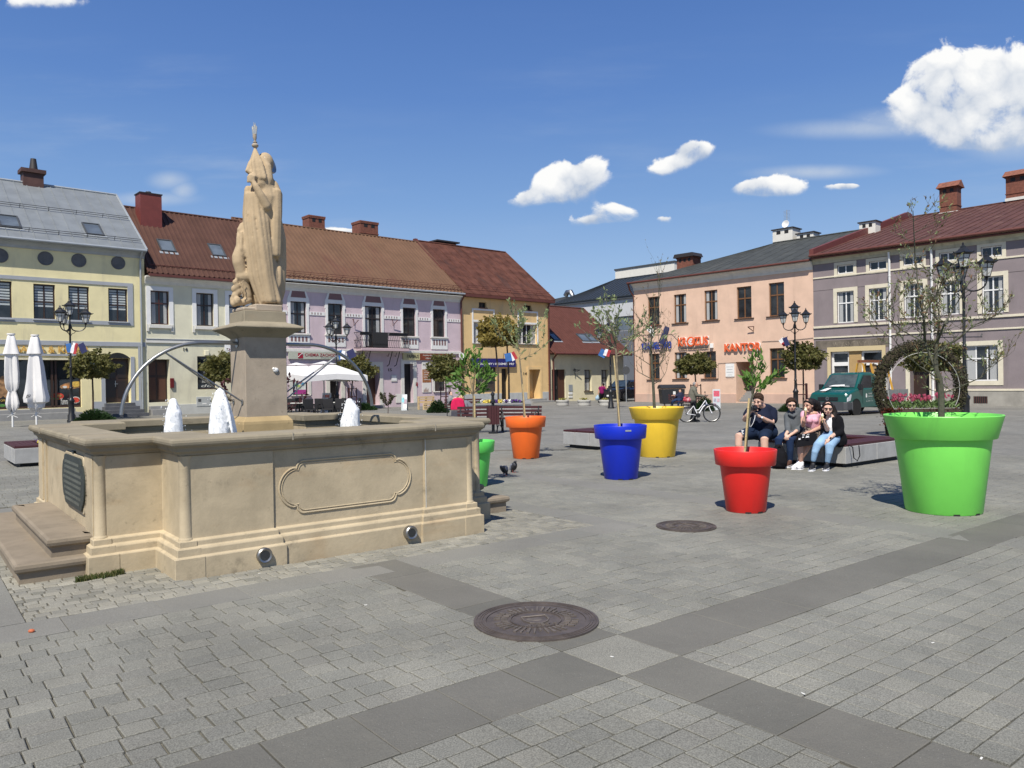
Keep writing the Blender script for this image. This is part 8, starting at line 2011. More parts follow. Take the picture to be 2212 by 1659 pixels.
text_on('canopy_lettering', 'bistro', mat('faded_pink_print', (.60, .42, .46), .8), o, -.75, .55, 2.36, 2.56, -1.02, .02, shear=.2)
open_parasol(640, 783, 47, 1.9, .4, 2.2, 'open white cafe parasol partly hidden behind the pedestal, left of the two')
def wicker_chair():
 o = empty('cafe_chair', (0, 0, 0), 0, 'x', 'chair', 'black wicker cafe chairs'); W_ = M['wicker']
 mb = MB(); mb.box(-.26, .26, -.25, .25, .38, .45); mb.build('seat', W_, o, bevel=.02); mb = MB(); mb.prism([(-.25, .45), (-.27, .95), (.27, .95), (.25, .45)], .2, .26); mb.build('backrest', W_, o, bevel=.02)
 for sx in (-1, 1):
  mb = MB(); mb.box(sx * .29 - .03, sx * .29 + .03, -.22, .24, .62, .67); mb.build('armrest', W_, o)
  for sy in (-.22, .22): mb = MB(); mb.box(sx * .26 - .022, sx * .26 + .022, sy - .022, sy + .022, 0, .64); mb.build('leg', W_, o)
 return o
M['wicker'] = mat('black_wicker', (.012, .011, .012), .6, bump=.6, bs=90)
ch0 = wicker_chair(); spots = [(612, 39.5, .3), (634, 41.5, 2.9), (652, 43, 2.6), (668, 39, .5), (683, 40.0, -.4), (708, 39.2, .2), (724, 42.2, 2.7), (736, 39.5, 3.3), (752, 41.5, 2.2), (768, 40.5, -1.2)]
cl_ = ['leftmost black wicker cafe chair next to the pedestal', 'second black wicker cafe chair from the pedestal', 'black wicker chair behind the left cafe table', 'black wicker chair left of the parasol pole', 'black wicker chair just before the parasol pole', 'black wicker chair just right of the parasol pole', 'black wicker chair behind the right cafe table', 'black wicker chair under the right half of the parasol', 'black wicker chair behind the round foaming jet', 'rightmost black wicker cafe chair']
for i, (px, D, rz) in enumerate(spots):
 p = PD(px, 880, D); o = ch0 if i == 0 else dup(ch0); o.location = (p.x, p.y, gz(p.x, p.y)); o.rotation_euler = (0, 0, rz); o['label'] = cl_[i]
for i, (px, D) in enumerate(((646, 40.3), (716, 40.6))):
 p = PD(px, 880, D); o = empty('cafe_table', (p.x, p.y, gz(p.x, p.y)), .3, ('cafe table with pale top left of the parasol pole', 'cafe table with pale top right of the parasol pole')[i], 'table', 'cafe tables under the parasol')
 mb = MB(); mb.box(-.45, .45, -.4, .4, .71, .74); mb.build('table_top', M['offwhite'], o); mb = MB(); mb.cyl((0, 0, .02), (0, 0, .71), .04); mb.box(-.3, .3, -.3, .3, 0, .03); mb.build('table_foot', M['black_metal'], o)
def aboard(px0, px1, py0, py1, D, label, face, prints, rz=0):
 c = PD((px0 + px1) / 2, py1, D); z = gz(c.x, c.y); w = (px1 - px0) / FPX * D; h = max(.7, PD(px0, py0, D).z - z); o = empty('pavement_board', (c.x, c.y, z), rz, label, 'sign', 'folding boards outside the shops')
 mb = MB(); t = .28; mb.add([(-w / 2, -t, 0), (w / 2, -t, 0), (w / 2, 0, h), (-w / 2, 0, h), (-w / 2, -t + .03, 0), (w / 2, -t + .03, 0), (w / 2, .03, h), (-w / 2, .03, h)], [(0, 1, 2, 3), (7, 6, 5, 4), (0, 4, 5, 1), (1, 5, 6, 2), (2, 6, 7, 3), (3, 7, 4, 0)]); mb.build('front_panel', face, o)
 mb = MB(); mb.add([(-w / 2, t, 0), (w / 2, t, 0), (w / 2, 0.03, h), (-w / 2, 0.03, h), (-w / 2, t + .03, 0), (w / 2, t + .03, 0), (w / 2, .06, h), (-w / 2, .06, h)], [(0, 1, 2, 3), (7, 6, 5, 4), (0, 4, 5, 1), (1, 5, 6, 2), (2, 6, 7, 3), (3, 7, 4, 0)]); mb.build('back_panel', M['zinc'], o)
 for (a, b_, c0, c1, m_) in prints:
  def P(u, v): return (-w / 2 + u * w, -t + t * v - .006, v * h)
  mb = MB(); mb.quad(P(a, c0), P(b_, c0), P(b_, c1), P(a, c1)); mb.build('board_print', m_, o)
 return o
PR = lambda n, c: mat(n, c, .6, var=.3, vs=12)
aboard(696, 716, 849, 878, 44, 'white folding board with red print behind the cafe chairs', M['white'], [(.1, .9, .78, .92, PR('salmon_print', (.6, .2, .15))), (.15, .8, .15, .6, PR('grey_print', (.4, .42, .5)))], -.3)
aboard(868, 880, 852, 881, 49, 'narrow folding board with coloured squares by the papirus door', M['zinc'], [(.35, .95, .72, .97, M['white']), (.05, .5, .5, .8, PR('aqua', (.2, .5, .55))), (.5, .95, .42, .68, PR('mauve', (.35, .25, .3))), (.4, .95, .12, .38, M['white'])])
aboard(1540, 1556, 841, 877, 44, 'grey framed folding board with red header in front of the salmon house', M['zinc'], [(.12, .9, .65, .93, PR('crimson_print', (.45, .05, .09))), (.12, .45, .40, .56, PR('photo_print', (.25, .24, .3))), (.55, .9, .38, .55, PR('photo_print', (.4, .25, .28))), (.12, .45, .18, .33, PR('photo_print', (.3, .22, .28)))], -.25)
# ================================================================ slatted benches, bin and raised bed
def slat_bench(px0, px1, D, rz, label, L=1.9):
 p = PD((px0 + px1) / 2, 900, D); o = empty('slatted_bench', (p.x, p.y, gz(p.x, p.y)), rz, label, 'bench', 'dark red slatted benches with cast iron sides')
 for k, (y, z) in enumerate(((-.22, .44), (-.12, .44), (-.02, .44), (.08, .44))): mb = MB(); mb.box(-L / 2, L / 2, y - .042, y + .042, z, z + .035); mb.build('seat_slat', M['maroon'], o)
 for (y, z) in ((.20, .58), (.225, .70), (.25, .82)): mb = MB(); mb.box(-L / 2, L / 2, y, y + .035, z - .042, z + .042); mb.build('back_slat', M['maroon'], o)
 for sx in (-.82, .82):
  mb = MB(); x = sx * L / 1.9
  mb.tube([(x, .12, .43), (x, .2, .58), (x, .25, .86)], .022, 6); mb.tube([(x, -.26, .44), (x, -.30, .30), (x, -.24, .14), (x, -.32, .0)], .022, 6); mb.tube([(x, .10, .44), (x, .16, .28), (x, .26, .1), (x, .34, .0)], .022, 6); mb.tube([(x, -.26, .44), (x, .1, .44)], .02, 6)
  mb.tube([(x, -.26, .12), (x, -.1, .24), (x, .08, .22), (x, .22, .12)], .014, 5); mb.tube([(x, .22, .64), (x, .05, .70), (x, -.16, .68), (x, -.25, .58), (x, -.27, .45)], .018, 6); mb.build('iron_side', M['black_metal'], o)
 return o
slat_bench(1025, 1056, 25.8, .10, 'dark red slatted bench left of the litter bin', 1.6)
slat_bench(1080, 1158, 25.8, -.30, 'dark red slatted bench right of the litter bin, behind the orange pot', 1.5)
slat_bench(985, 1018, 39, .1, 'dark red slatted bench far behind the pushchair')
slat_bench(1462, 1500, 45.8, .0, 'dark red slatted bench the man in the blue jacket sits on')
p = PD(1065.5, 925, 25.2); o = empty('litter_bin', (p.x, p.y, gz(p.x, p.y)), .2, 'dark red slatted litter bin on a black post between two benches', 'litter bin')
mb = MB(); mb.cyl((0, 0, 0), (0, 0, 1.0), .05); mb.cyl((0, 0, 0), (0, 0, .05), .16); mb.lathe([(.05, .98), (.09, 1.0), (.09, 1.06), (.05, 1.09), (.045, 1.22), (.07, 1.26), (.06, 1.32), (.001, 1.36)], n=12); mb.build('post', M['black_metal'], o)
mb = MB(); mb.box(-.16, .16, -.16, .16, .32, .86); bx_ = mb.build('bin_body', M['dark'], o)
for f in range(4):
 for k in range(4): mb = MB(); mb.M = Matrix.Rotation(f * math.pi / 2, 4, 'Z'); x = -.165 + k * .085; mb.box(x, x + .075, -.185, -.162, .30, .90); mb.build('bin_slat', M['maroon'], o)
p0, p1 = PD(1000, 870, 38), PD(1147, 870, 38); o = empty('raised_bed', (p0.x, p0.y, gz(p0.x, p0.y)), 0, 'long raised granite flower bed with pansies in front of the ochre house', 'flower bed'); Lb = p1.x - p0.x; zt_ = p1.z - gz(p0.x, p0.y)
mb = MB(); nn = 4
for k in range(nn): mb.box(Lb * k / nn + .005, Lb * (k + 1) / nn - .005, 0, .25, -.2, zt_ - .08)
mb.box(0, .25, .26, 6.2, -.2, zt_ - .08); mb.box(Lb - .25, Lb, .26, 6.2, -.2, zt_ - .08); mb.build('granite_wall', M['granite'], o)
mb = MB(); mb.box(-.04, Lb + .04, -.04, .30, zt_ - .08, zt_); mb.box(-.04, .30, .301, 6.2, zt_ - .08, zt_ - .002); mb.box(Lb - .3, Lb + .04, .301, 6.2, zt_ - .08, zt_ - .002); mb.build('coping', M['greystone'], o)
mb = MB(); mb.box(.2, Lb - .2, .2, 6.1, 0, zt_ - .1); mb.build('soil', M['soil'], o)
r_ = random.Random(8)
for nm, col, xs in (('yellow_pansies', (.75, .60, .12), ((.26, .36), (.36, .45), (.52, .60))), ('white_pansies', (.70, .70, .68), ((.25, .28), (.58, .62), (.66, .70))), ('violet_pansies', (.09, .03, .20), ((.45, .50), (.62, .66), (.70, .85))), ('pansy_leaves', (.05, .10, .03), ((.2, .9),))):
 vs = []; fs = []
 for (a, b_) in xs:
  for i in range(110): leaf(vs, fs, (Lb * r_.uniform(a, b_), r_.uniform(.35, 1.3), zt_ + r_.uniform(-.06, .14) * (.5 if 'leaves' in nm else 1)), .10, r_, 1)
 me = bpy.data.meshes.new(nm); me.from_pydata([tuple(v) for v in vs], [], fs); me.materials.append(mat(nm, col, .6)); tag(link(nm, me, o), kind='stuff')
p = PD(925, 880, 50); o = empty('pallet_seat', (p.x, p.y, gz(p.x, p.y)), LR0.rot, 'seat made of raw wooden pallets under the papirus shop window', 'seat'); PW = mat('raw_pine', (.55, .42, .24), .8, var=.2, vs=10, vstretch=(1, 8, 8))
for nm, bs in (('pallet_back', [(z, .15, .19) for z in (.50, .66, .80)]), ('pallet_base', [(z, -.42, -.38) for z in (.05, .20, .36)])):
 mb = MB()
 for (z, y0, y1) in bs: mb.box(-.62, .62, y0, y1, z - .05, z + .05)
 for x in (-.58, 0, .58): mb.box(x - .05, x + .05, y1 + .001, y1 + .1, .0, .86 if 'back' in nm else .40)
 mb.build(nm, PW, o)
mb = MB()
for k in range(4): mb.box(-.62, .62, -.36 + k * .13, -.27 + k * .13, .42, .45)
mb.build('pallet_seat_boards', PW, o)
def cplanter(px, label, i):
 g0 = G(px, 876.5); o = empty('concrete_planter', g0, i, label, 'planter', 'round concrete planters before the cream house'); mb = MB(); mb.lathe([(.40, 0), (.44, .03), (.44, .24), (.46, .26), (.48, .36), (.46, .40), (.40, .41), (.38, .34), (.001, .34)], n=24); mb.build('bowl', mat('concrete', (.40, .39, .36), .9, var=.15, bump=.4), o)
 vs = []; fs = []; r_ = random.Random(i)
 for k in range(70): a = r_.uniform(0, 6.28); t = r_.uniform(0, .33); leaf(vs, fs, (t * math.cos(a), t * math.sin(a), .40 + r_.uniform(0, .14)), .09, r_, 1.2)
 me = bpy.data.meshes.new('plants'); me.from_pydata([tuple(v) for v in vs], [], fs); me.materials.append(leafmat('planter_plants', [(.05, .07, .03), (.6, .6, .5), (.08, .1, .04), (.5, .45, .1)])); tag(link('plants', me, o), kind='stuff')
cplanter(1215, 'round concrete planter by the dark doorway, leftmost of the three', 1); cplanter(1262, 'middle one of the three round concrete planters', 2); cplanter(1308, 'round concrete planter in front of the black car', 3)
p = PD(1451, 870, 50); o = empty('waste_container', (p.x, p.y, gz(p.x, p.y)), .05, 'big black wheeled waste container against the salmon house', 'waste container'); BP = mat('black_plastic', (.018, .019, .022), .5)
mb = MB(); mb.prism([(-.68, .2), (-.76, 1.15), (.76, 1.15), (.68, .2)], -.45, .45); mb.build('container', BP, o, bevel=.03); mb = MB(); mb.prism([(-.46, 0), (-.5, .08), (-.3, .22), (0, .27), (.3, .22), (.5, .08), (.46, 0)], -.82, .82, 'x'); l_ = mb.build('lid', BP, o, bevel=.02); l_.location = (0, 0, 1.17)
mb = MB(); mb.box(-.02, .14, -.47, -.455, .75, 1.0); mb.build('label', M['white'], o)
mb = MB()
for x in (-.55, .55): mb.tube([(x - .03, -.35, .1), (x + .03, -.35, .1)], .1, 12)
mb.build('wheels', RB, o)
p = PD(216, 884, 38); o = empty('garden_machine', (p.x, p.y, gz(p.x, p.y)), .1, 'small orange box with black motor by the steps of the yellow house', 'machine'); mb = MB(); mb.box(-.22, .22, -.2, .2, .12, .32); mb.build('orange_cover', mat('orange_cover', (.65, .28, .05), .5), o, bevel=.05); mb = MB(); mb.box(-.24, .24, -.22, .22, -.02, .12); mb.cyl((-.08, 0, .3), (-.08, 0, .42), .06); mb.build('motor', M['black_metal'], o)
# ================================================================ moss ring with flowers
c = PD(1987.5, 835, 22.2); z = gz(c.x, c.y); RG = empty('moss_ring', (c.x, c.y, z), 0, 'big upright ring covered in moss and plants with a tray of pink flowers', 'garden sculpture'); zc = c.z - z; RO, rt_ = 1.17, .17
MOSS = leafmat('moss_clump', [(0.081, 0.088, 0.034), (0.161, 0.150, 0.050), (0.230, 0.138, 0.065), (0.115, 0.126, 0.042), (0.196, 0.207, 0.069), (0.065, 0.055, 0.032)]); rT = random.Random(6)
mb = MB(); n = 48; mb.tube([(RO * math.cos(2 * math.pi * k / n), 0, zc + RO * math.sin(2 * math.pi * k / n)) for k in range(n + 1)], rt_ * .82, 10, False)
mb.tube([(-RO * .72, 0, zc - RO * .72), (-.85, .0, .3), (-.80, 0, -.05)], rt_ * .85, 10); mb.tube([(RO * .72, 0, zc - RO * .72), (.85, 0, .3), (.80, 0, -.05)], rt_ * .85, 10); mb.build('ring_core', mat('peat', (.035, .027, .016), 1, bump=.9, bs=40), RG)
vs = []; fs = []
for i in range(5200):
 t = rT.uniform(0, 6.283); f = rT.uniform(0, 6.283); rr_ = rt_ * rT.uniform(.85, 1.12) * (1 + .22 * noise.noise(Vector((3 * math.cos(t), 3 * math.sin(t), f))))
 e = RO + rr_ * math.cos(f); leaf(vs, fs, (e * math.cos(t), rr_ * math.sin(f), zc + e * math.sin(t)), .045, rT, 1.4)
for i in range(900):
 h = rT.random(); sx = rT.choice((-1, 1)); x = sx * (.80 + .05 * h) ; f = rT.uniform(0, 6.28); leaf(vs, fs, (x + rt_ * math.cos(f), rt_ * math.sin(f), -.02 + h * .5), .045, rT, 1.4)
me = bpy.data.meshes.new('moss'); me.from_pydata([tuple(v) for v in vs], [], fs); me.materials.append(MOSS); tag(link('moss', me, RG), kind='stuff')
mb = MB(); mb.tube([(1.02 * math.cos(2 * math.pi * k / 40 + .0), -.2, zc - .05 + 1.02 * math.sin(2 * math.pi * k / 40)) for k in range(41)], .008, 5, False); mb.tube([(-1.0, -.22, zc - .62), (1.0, -.22, zc - .62)], .008, 5); mb.build('light_hose', mat('pale_hose', (.45, .45, .42), .5), RG)
zt_ = zc - .58; mb = MB(); mb.box(-.95, .95, -.28, .28, zt_ - .28, zt_ - .04); mb.build('flower_tray', mat('brown_tray', (.06, .04, .028), .9, var=.3, bump=.6), RG)
def scatter(nm, n, fx, s, mt, el=1.4, dz=None):
 vs = []; fs = []
 for i in range(n): p, d = fx(); leaf(vs, fs, p, s * rT.uniform(.7, 1.3), rT, el, 0, d)
 me = bpy.data.meshes.new(nm); me.from_pydata([tuple(v) for v in vs], [], fs); me.materials.append(mt); tag(link(nm, me, RG), kind='stuff')
PKF = leafmat('pink_petals', [(.55, .12, .20), (.68, .22, .32), (.62, .30, .36), (.5, .10, .16)])
heads = [(rT.uniform(-.85, .92), rT.uniform(-.25, .25), zt_ + rT.uniform(.20, .36)) for _ in range(85)]
def pk():
 h = rT.choice(heads); return Vector(h) + Vector((rT.uniform(-1, 1), rT.uniform(-1, 1), rT.uniform(-1, 1))) * .03, Vector((rT.uniform(-.5, .5), rT.uniform(-.5, .5), 1))
scatter('pink_flowers', 900, pk, .045, PKF)
scatter('strap_leaves', 420, lambda: (lambda a, x: (Vector((x + .09 * a, rT.uniform(-.25, .28), zt_ + rT.uniform(.0, .14))), Vector((a, rT.uniform(-.6, .6), .6))))(rT.uniform(-1, 1), rT.uniform(-.95, .95)), .045, leafmat('strap_leaf', [(.16, .24, .08), (.24, .32, .13), (.10, .17, .05)]), 5.0)
scatter('red_foliage', 900, lambda: (Vector((rT.gauss(-.98, .10) if rT.random() < .55 else rT.uniform(-.9, .9), rT.uniform(-.33, -.1), zt_ - rT.uniform(.02, .5) * (1 if rT.random() < .6 else .5))), Vector((rT.uniform(-1, 1), -1, rT.uniform(-1, 1)))), .05, leafmat('red_leaf', [(.20, .03, .02), (.10, .02, .015), (.30, .06, .04), (.05, .05, .02)]))
# ================================================================ green pickup truck
TEAL = mat('teal_paint', (.003, .078, .068), .28, spec=.6, coat=.6, var=.05); TRIM = mat('grey_bumper', (.055, .058, .065), .6); RUST = mat('rust_brown_rack', (.20, .07, .03), .7, var=.2); YEL = mat('yellow_batten', (.55, .30, .04), .7)
g0 = G(1826, 897); V_a = R(-37.0)
o = empty('pickup_truck', Vector((15.3, 36.2, gz(15.3, 36.2))), 0, 'teal green pickup truck with a wooden glass rack on its flat bed', 'truck')
fwd = Vector((-.80, -.60, 0)).normalized(); o.rotation_euler = (0, 0, math.atan2(fwd.y, fwd.x))
W2 = .93
def loft(mb, secs):
 """secs: list of (x, [(y,z)...]) rings"""
 n = len(secs[0][1]); vs = [(x, y, z) for x, r in secs for y, z in r]
 mb.add(vs, [(i * n + k, i * n + (k + 1) % n, (i + 1) * n + (k + 1) % n, (i + 1) * n + k) for i in range(len(secs) - 1) for k in range(n)] + [tuple(range(n)), tuple(range(len(vs) - 1, len(vs) - n - 1, -1))], False)
def cs(w, zb_, zs, zt, wt): return [(-w, zb_), (-w, zs), (-wt, zt), (wt, zt), (w, zs), (w, zb_)]
mb = MB(); loft(mb, [(1.02, cs(.88, .35, .80, .92, .80)), (.92, cs(W2, .33, .95, 1.04, .84)), (.20, cs(W2, .33, 1.12, 1.20, .86)), (-.02, cs(W2, .33, 1.16, 1.24, .86)), (-1.55, cs(W2, .33, 1.16, 1.24, .86)), (-1.60, cs(W2 - .02, .33, 1.16, 1.24, .84))])
bd = mb.build('cab_body', TEAL, o, bevel=.035, seg=3)
mb = MB(); loft(mb, [(.10, cs(.86, 1.18, 1.20, 1.22, .84)), (-.52, cs(.82, 1.18, 1.84, 1.92, .68)), (-.75, cs(.82, 1.18, 1.86, 1.96, .68)), (-1.45, cs(.83, 1.18, 1.86, 1.96, .70)), (-1.60, cs(.84, 1.18, 1.82, 1.90, .70))]); mb.build('cab_roof', TEAL, o, bevel=.03, seg=2)
mb = MB(); mb.add([(.045, -.76, 1.25), (.045, .76, 1.25), (-.475, .66, 1.84), (-.475, -.66, 1.84)], [(0, 1, 2, 3)]); ws = mb.build('windscreen', mat('windscreen_glass', (.06, .075, .075), .06, spec=.8, var=.4, vs=2), o); ws.location = (.03, 0, .025)
for sy in (-1, 1):
 mb = MB(); mb.add([(-.10, sy * .872, 1.22), (-1.28, sy * .868, 1.22), (-1.24, sy * .835, 1.80), (-.60, sy * .835, 1.80)], [(0, 1, 2, 3)]); mb.build('side_window', M['glass'], o)
 mb = MB(); mb.box(-.15, .02, sy * .98 - .09, sy * .98 + .09, 1.15, 1.42); mb.tube([(-.1, sy * .86, 1.22), (-.07, sy * .95, 1.24)], .03, 6); mb.build('wing_mirror', M['black_metal'], o, bevel=.03)
 mb = MB(); mb.prism([(.72, .66), (.98, .62), (.97, .80), (.70, .98), (.60, .95)], sy * .60, sy * .935); mb.build('headlight', mat('headlight_glass', (.55, .57, .60), .12, spec=.8), o, bevel=.02)
mb = MB(); mb.box(.93, 1.05, -.50, .50, .68, .84); gr = mb.build('grille', M['black_metal'], o, bevel=.01); mb = MB(); mb.tube([(1.05, 0, .77), (1.075, 0, .77)], .085, 18); em = mb.build('round_emblem', M['steel'], gr)
mb = MB(); mb.tube([(1.08, -.045, .81), (1.08, 0, .72), (1.08, .045, .81)], .008, 5); mb.tube([(1.08, -.028, .82), (1.08, 0, .77), (1.08, .028, .82)], .007, 5); mb.build('emblem_strokes', M['black_metal'], em)
mb = MB(); loft(mb, [(1.14, [(-.80, .26), (-.80, .60), (.80, .60), (.80, .26)]), (1.02, [(-.95, .24), (-.95, .62), (.95, .62), (.95, .24)]), (.62, [(-.955, .26), (-.955, .60), (.955, .60), (.955, .26)])]); mb.build('bumper', TRIM, o, bevel=.03, seg=2)
mb = MB(); mb.box(1.13, 1.15, -.26, .26, .36, .47); mb.build('number_plate', M['white'], o)
for (x, y) in ((.25, -.80), (.25, .80), (-3.15, -.80), (-3.15, .80)):
 mb = MB(); s_ = 1 if y > 0 else -1; mb.M = Matrix.Translation((x, y, .34)) @ Matrix.Rotation(R(90) * -s_, 4, 'X') @ (Matrix.Rotation(R(-22), 4, 'X') @ Matrix.Identity(4) if False else Matrix.Identity(4)); mb.lathe([(.20, -.10), (.30, -.11), (.335, -.08), (.34, .0), (.335, .10), (.30, .125), (.20, .12)], n=28); wh = mb.build('wheel', RB, o)
 mb = MB(); mb.M = Matrix.Translation((x, y, .34)) @ Matrix.Rotation(R(90) * -s_, 4, 'X'); mb.lathe([(.001, .07), (.06, .10), (.12, .07), (.19, .10), (.205, .11), (.205, .0)], n=24); mb.build('rim', M['steel'], wh)
 if x > 0: mb = MB(); mb.M = Matrix.Translation((x, s_ * .935, .36)) @ Matrix.Rotation(R(90) * -s_, 4, 'X'); mb.lathe([(.001, .0), (.385, .0), (.40, .012)], n=28); mb.build('wheel_arch', M['dark'], o)
mb = MB(); mb.box(-4.1, -1.62, -.70, .70, .42, .62); mb.box(-2.6, -1.7, .55, .85, .30, .60); mb.build('chassis', M['black_metal'], o)
ALU = mat('dull_aluminium', (.27, .28, .28), .5, metal=.4, var=.1)
mb = MB(); mb.box(-4.35, -1.68, -1.0, 1.0, .68, .76); mb.build('flat_bed', ALU, o)
for nm, bx in (('side_board', (-4.35, -1.68, -1.02, -.985, .77, 1.10)), ('side_board', (-4.35, -1.68, .985, 1.02, .77, 1.10)), ('tail_board', (-4.37, -4.34, -1.0, 1.0, .77, 1.10)), ('head_board', (-1.70, -1.66, -.98, .98, .77, 1.25))): mb = MB(); mb.box(*bx); sb = mb.build(nm, ALU, o)
for x in (-1.72, -2.6, -3.45, -4.3): mb = MB(); mb.box(x - .03, x + .03, 1.02, 1.045, .74, 1.12); mb.build('board_post', ALU, o)
for z in (1.28, 1.85, 2.42): mb = MB(); mb.box(-4.15, -1.75, .02, .10, z, z + .13); mb.box(-4.15, -1.75, -.10, -.02, z + .001, z + .13); mb.build('rack_rail', RUST, o)
for x in (-1.82, -2.55, -3.3, -4.05):
 for sy in (-1, 1): mb = MB(); mb.prism([(sy * .10, 2.40), (sy * .16, 2.40), (sy * .52, .77), (sy * .44, .77)], x - .04, x + .04, 'x'); mb.build('rack_leg', YEL, o)
mb = MB(); mb.box(-3.3, -2.7, -.01, .015, .80, 2.35); mb.build('board_load', mat('plywood2', (.45, .29, .13), .8, var=.1), o)
mb = MB(); mb.box(-3.9, -3.5, .2, .24, .80, 1.9); mb.box(-2.5, -2.2, .2, .24, .80, 1.9); mb.build('board_load', M['offwhite'], o)
mb = MB(); mb.tube([(-.32, .938, .5), (-.32, .938, 1.15)], .006, 4); mb.tube([(-1.40, .938, .5), (-1.40, .938, 1.15)], .006, 4); mb.build('door_gap', M['dark'], o)
mb = MB(); mb.box(-1.32, -1.18, .935, .955, 1.02, 1.06); mb.build('door_handle', M['black_metal'], o)
def side_text(t, x0, x1, z0, z1, sy=1):
 me = text_mesh(t, 1, 0.01, .02); xs = [v.co.x for v in me.vertices]; ys = [v.co.y for v in me.vertices]
 for v in me.vertices:
  u = (v.co.x - min(xs)) / (max(xs) - min(xs)); w = (v.co.y - min(ys)) / (max(ys) - min(ys)); v.co = Vector((x0 + (x1 - x0) * u, sy * .942, z0 + (z1 - z0) * w))
 me.materials.clear(); me.materials.append(M['white']); return link('door_lettering', me, o)
side_text('OKNA', -.78, -1.14, .93, 1.0); side_text('DRZWI', -.78, -1.16, .80, .87); side_text('tel. 33 861 11 15', -.60, -1.18, .60, .65); side_text('Żywiec', -.62, -1.12, .70, .73)
mb = MB(); mb.prism([(-.58, .79), (-.68, .79), (-.68, .93), (-.63, .98), (-.58, .93)], .938, .944); mb.build('door_motif', M['white'], o)
mb = MB(); pts = [(.36, -.40), (.86, -.46), (.86, -.14), (.36, -.16), (.30, -.20), (.28, -.28), (.30, -.36)]
def hoodz(x): return 1.245 - (x - .20) * (.16 / .72) * 1.0
mb.add([(x, y + .3 - .35, hoodz(x) - .012 if x < .9 else hoodz(x)) for x, y in pts], [tuple(range(len(pts)))]); mb.build('bonnet_sticker', M['white'], o).location = (0, .0, .035)
mb = MB(); mb.tube([(.10, .55, 1.30), (.12, .1, 1.31)], .012, 4); mb.add([(.08, -.5, 1.30), (.08, .3, 1.30), (-.02, .25, 1.38), (-.02, -.3, 1.36)], [(0, 1, 2, 3)]); mb.build('papers_on_dashboard', M['white'], o).location = (.03, 0, .02)
# ================================================================ black car
BK = mat('black_car_paint', (.006, .007, .009), .22, spec=.6, coat=.5)
cp_ = PD(1345, 830, 66.5); CARP = (cp_.x, cp_.y, gz(cp_.x, cp_.y) + .0)
o = empty('parked_car', Vector(CARP), 0, 'black car parked at the corner of the salmon house', 'car'); o.rotation_euler = (0, 0, math.atan2(-.80, -.60)); o.scale = (1.1, 1.1, 1.12)
mb = MB(); loft(mb, [(2.0, cs(.70, .30, .62, .80, .62)), (1.9, cs(.86, .22, .72, .92, .74)), (.9, cs(.92, .22, .88, 1.06, .80)), (-.3, cs(.92, .22, .92, 1.08, .82)), (-2.0, cs(.92, .22, .95, 1.08, .82)), (-2.3, cs(.80, .30, .85, 1.02, .74))]); mb.build('car_body', BK, o, bevel=.05, seg=3)
mb = MB(); loft(mb, [(.85, cs(.80, 1.0, 1.03, 1.05, .78)), (.05, cs(.74, 1.0, 1.48, 1.60, .60)), (-1.2, cs(.74, 1.0, 1.50, 1.62, .60)), (-2.1, cs(.76, 1.0, 1.10, 1.16, .66))]); mb.build('cabin', BK, o, bevel=.03, seg=2)
mb = MB(); mb.add([(.80, -.72, 1.09), (.80, .72, 1.09), (.12, .60, 1.54), (.12, -.60, 1.54)], [(0, 1, 2, 3)]); mb.build('windscreen', mat('car_glass', (.03, .045, .06), .05, spec=.9, var=.4), o).location = (.03, 0, .03)
for sy in (-1, 1):
 mb = MB(); mb.add([(.55, sy * .80, 1.10), (-1.7, sy * .80, 1.12), (-1.3, sy * .72, 1.50), (.0, sy * .72, 1.50)], [(0, 1, 2, 3)]); mb.build('side_window', M['glass'], o)
 mb = MB(); mb.ball((1.85, sy * .66, .74), .12, 12, 8, (.6, 1.2, .6)); mb.build('headlight', mat('car_headlight', (.4, .42, .45), .15), o)
 mb = MB(); mb.ball((.35, sy * 1.0, 1.10), .11, 10, 7, (.6, 1.1, .75)); mb.build('wing_mirror', BK, o)
 for x in (1.25, -1.35): mb = MB(); mb.tube([(x, sy * .72, .34), (x, sy * .935, .34)], .34, 24); wh = mb.build('wheel', RB, o); mb = MB(); mb.tube([(x, sy * .93, .34), (x, sy * .945, .34)], .20, 10); mb.build('rim', M['skyframe'], wh)
mb = MB(); mb.box(1.99, 2.03, -.27, .27, .40, .52); mb.build('number_plate', M['white'], o); mb = MB(); mb.box(1.93, 2.005, -.40, .40, .56, .70); mb.build('grille', M['dark'], o)
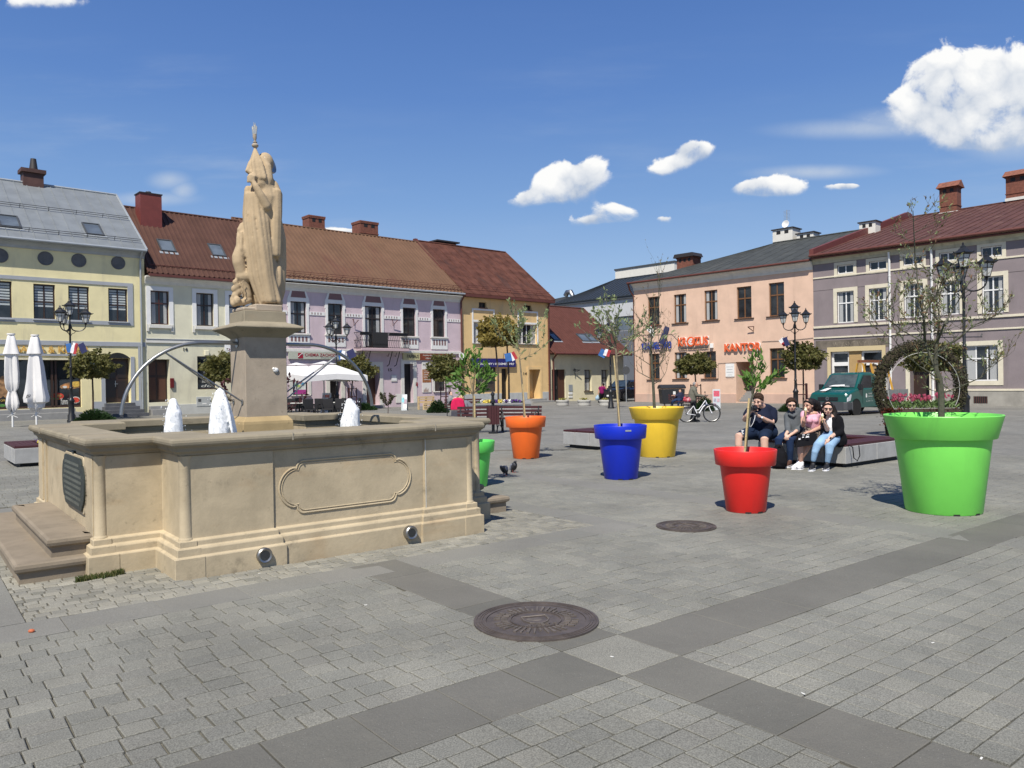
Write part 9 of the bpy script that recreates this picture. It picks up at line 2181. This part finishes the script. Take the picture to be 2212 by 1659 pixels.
p = PD(1352, 800, 62); zz = gz(p.x, p.y); o = empty('road_sign', (p.x, p.y, zz), .3, 'round road sign seen from behind beside the salmon house corner', 'road sign'); H = p.z - zz; mb = MB(); mb.cyl((0, 0, 0), (0, 0, H + .4), .03); mb.build('sign_post', M['zinc'], o); mb = MB(); mb.tube([(0, -.04, H), (0, -.02, H)], .33, 20); mb.build('sign_disc', M['skyframe'], o)
r_ = random.Random(12); WL = mat('paper_scrap', (.70, .69, .64), .8)
for i, (x, y) in enumerate(((410, 1226), (180, 1168), (1735, 1500), (2015, 1390), (790, 1308), (560, 1240), (2120, 1640), (1322, 1420))):
 g0 = G(x, y); mb = MB(); mb.box(-.011, .011, -.004, .004, .0, .003); tag(mb.build('paper_scrap', WL, None, loc=g0 + Vector((0, 0, .17 if x == 180 and False else .003)), rot=(0, 0, r_.uniform(0, 3))), 'tiny scrap of pale litter on the paving', 'litter', 'tiny scraps of pale litter on the paving')
g0 = G(68, 1366); mb = MB(); mb.ball((0, 0, .01), .022, 8, 5, (1, .8, .6)); tag(mb.build('orange_peel', mat('peel', (.45, .12, .05), .7), None, loc=g0), 'small reddish scrap on the paving at the lower left', 'litter')
vs = []; fs = []
for (u0, u1, v0, v1) in ((-.72, -.44, .42, .50), (-.45, -.36, .46, .60), (-.74, -.66, .40, .46)):
 for i in range(380):
  q = (r_.uniform(u0, u1), r_.uniform(v0, v1)); leaf(vs, fs, (q[0], q[1], r_.uniform(0, .03)), .012, r_, 4, 0, (r_.uniform(-.5, .5), r_.uniform(-.5, .5), 1))
me = bpy.data.meshes.new('grass_tufts'); me.from_pydata([tuple(v) for v in vs], [], fs); me.materials.append(leafmat('tuft_grass', [(.05, .09, .02), (.10, .13, .04), (.16, .15, .06)])); tag(link('grass_tufts', me, None, P0, (0, 0, ROT_U)), 'grass and moss growing at the foot of the left fountain column', 'grass', kind='stuff')
for s_ in list(bpy.data.objects):
 if s_.name.startswith('plane_dummy'): bpy.data.objects.remove(s_)
for nm, pts in (('cable', ((1371, 724), (1452, 722), (1474, 745))), ('cable', ((1646, 738), (1700, 736), (1757, 730))), ('cable', ((1552, 818), (1552, 785), (1590, 783)))):
 mb = MB(); mb.tube([(SALM.pl.at(x, y)[0], -.03, SALM.pl.at(x, y)[1]) for x, y in pts], .014, 4); mb.build(nm, M['skyframe'], SALM.E)
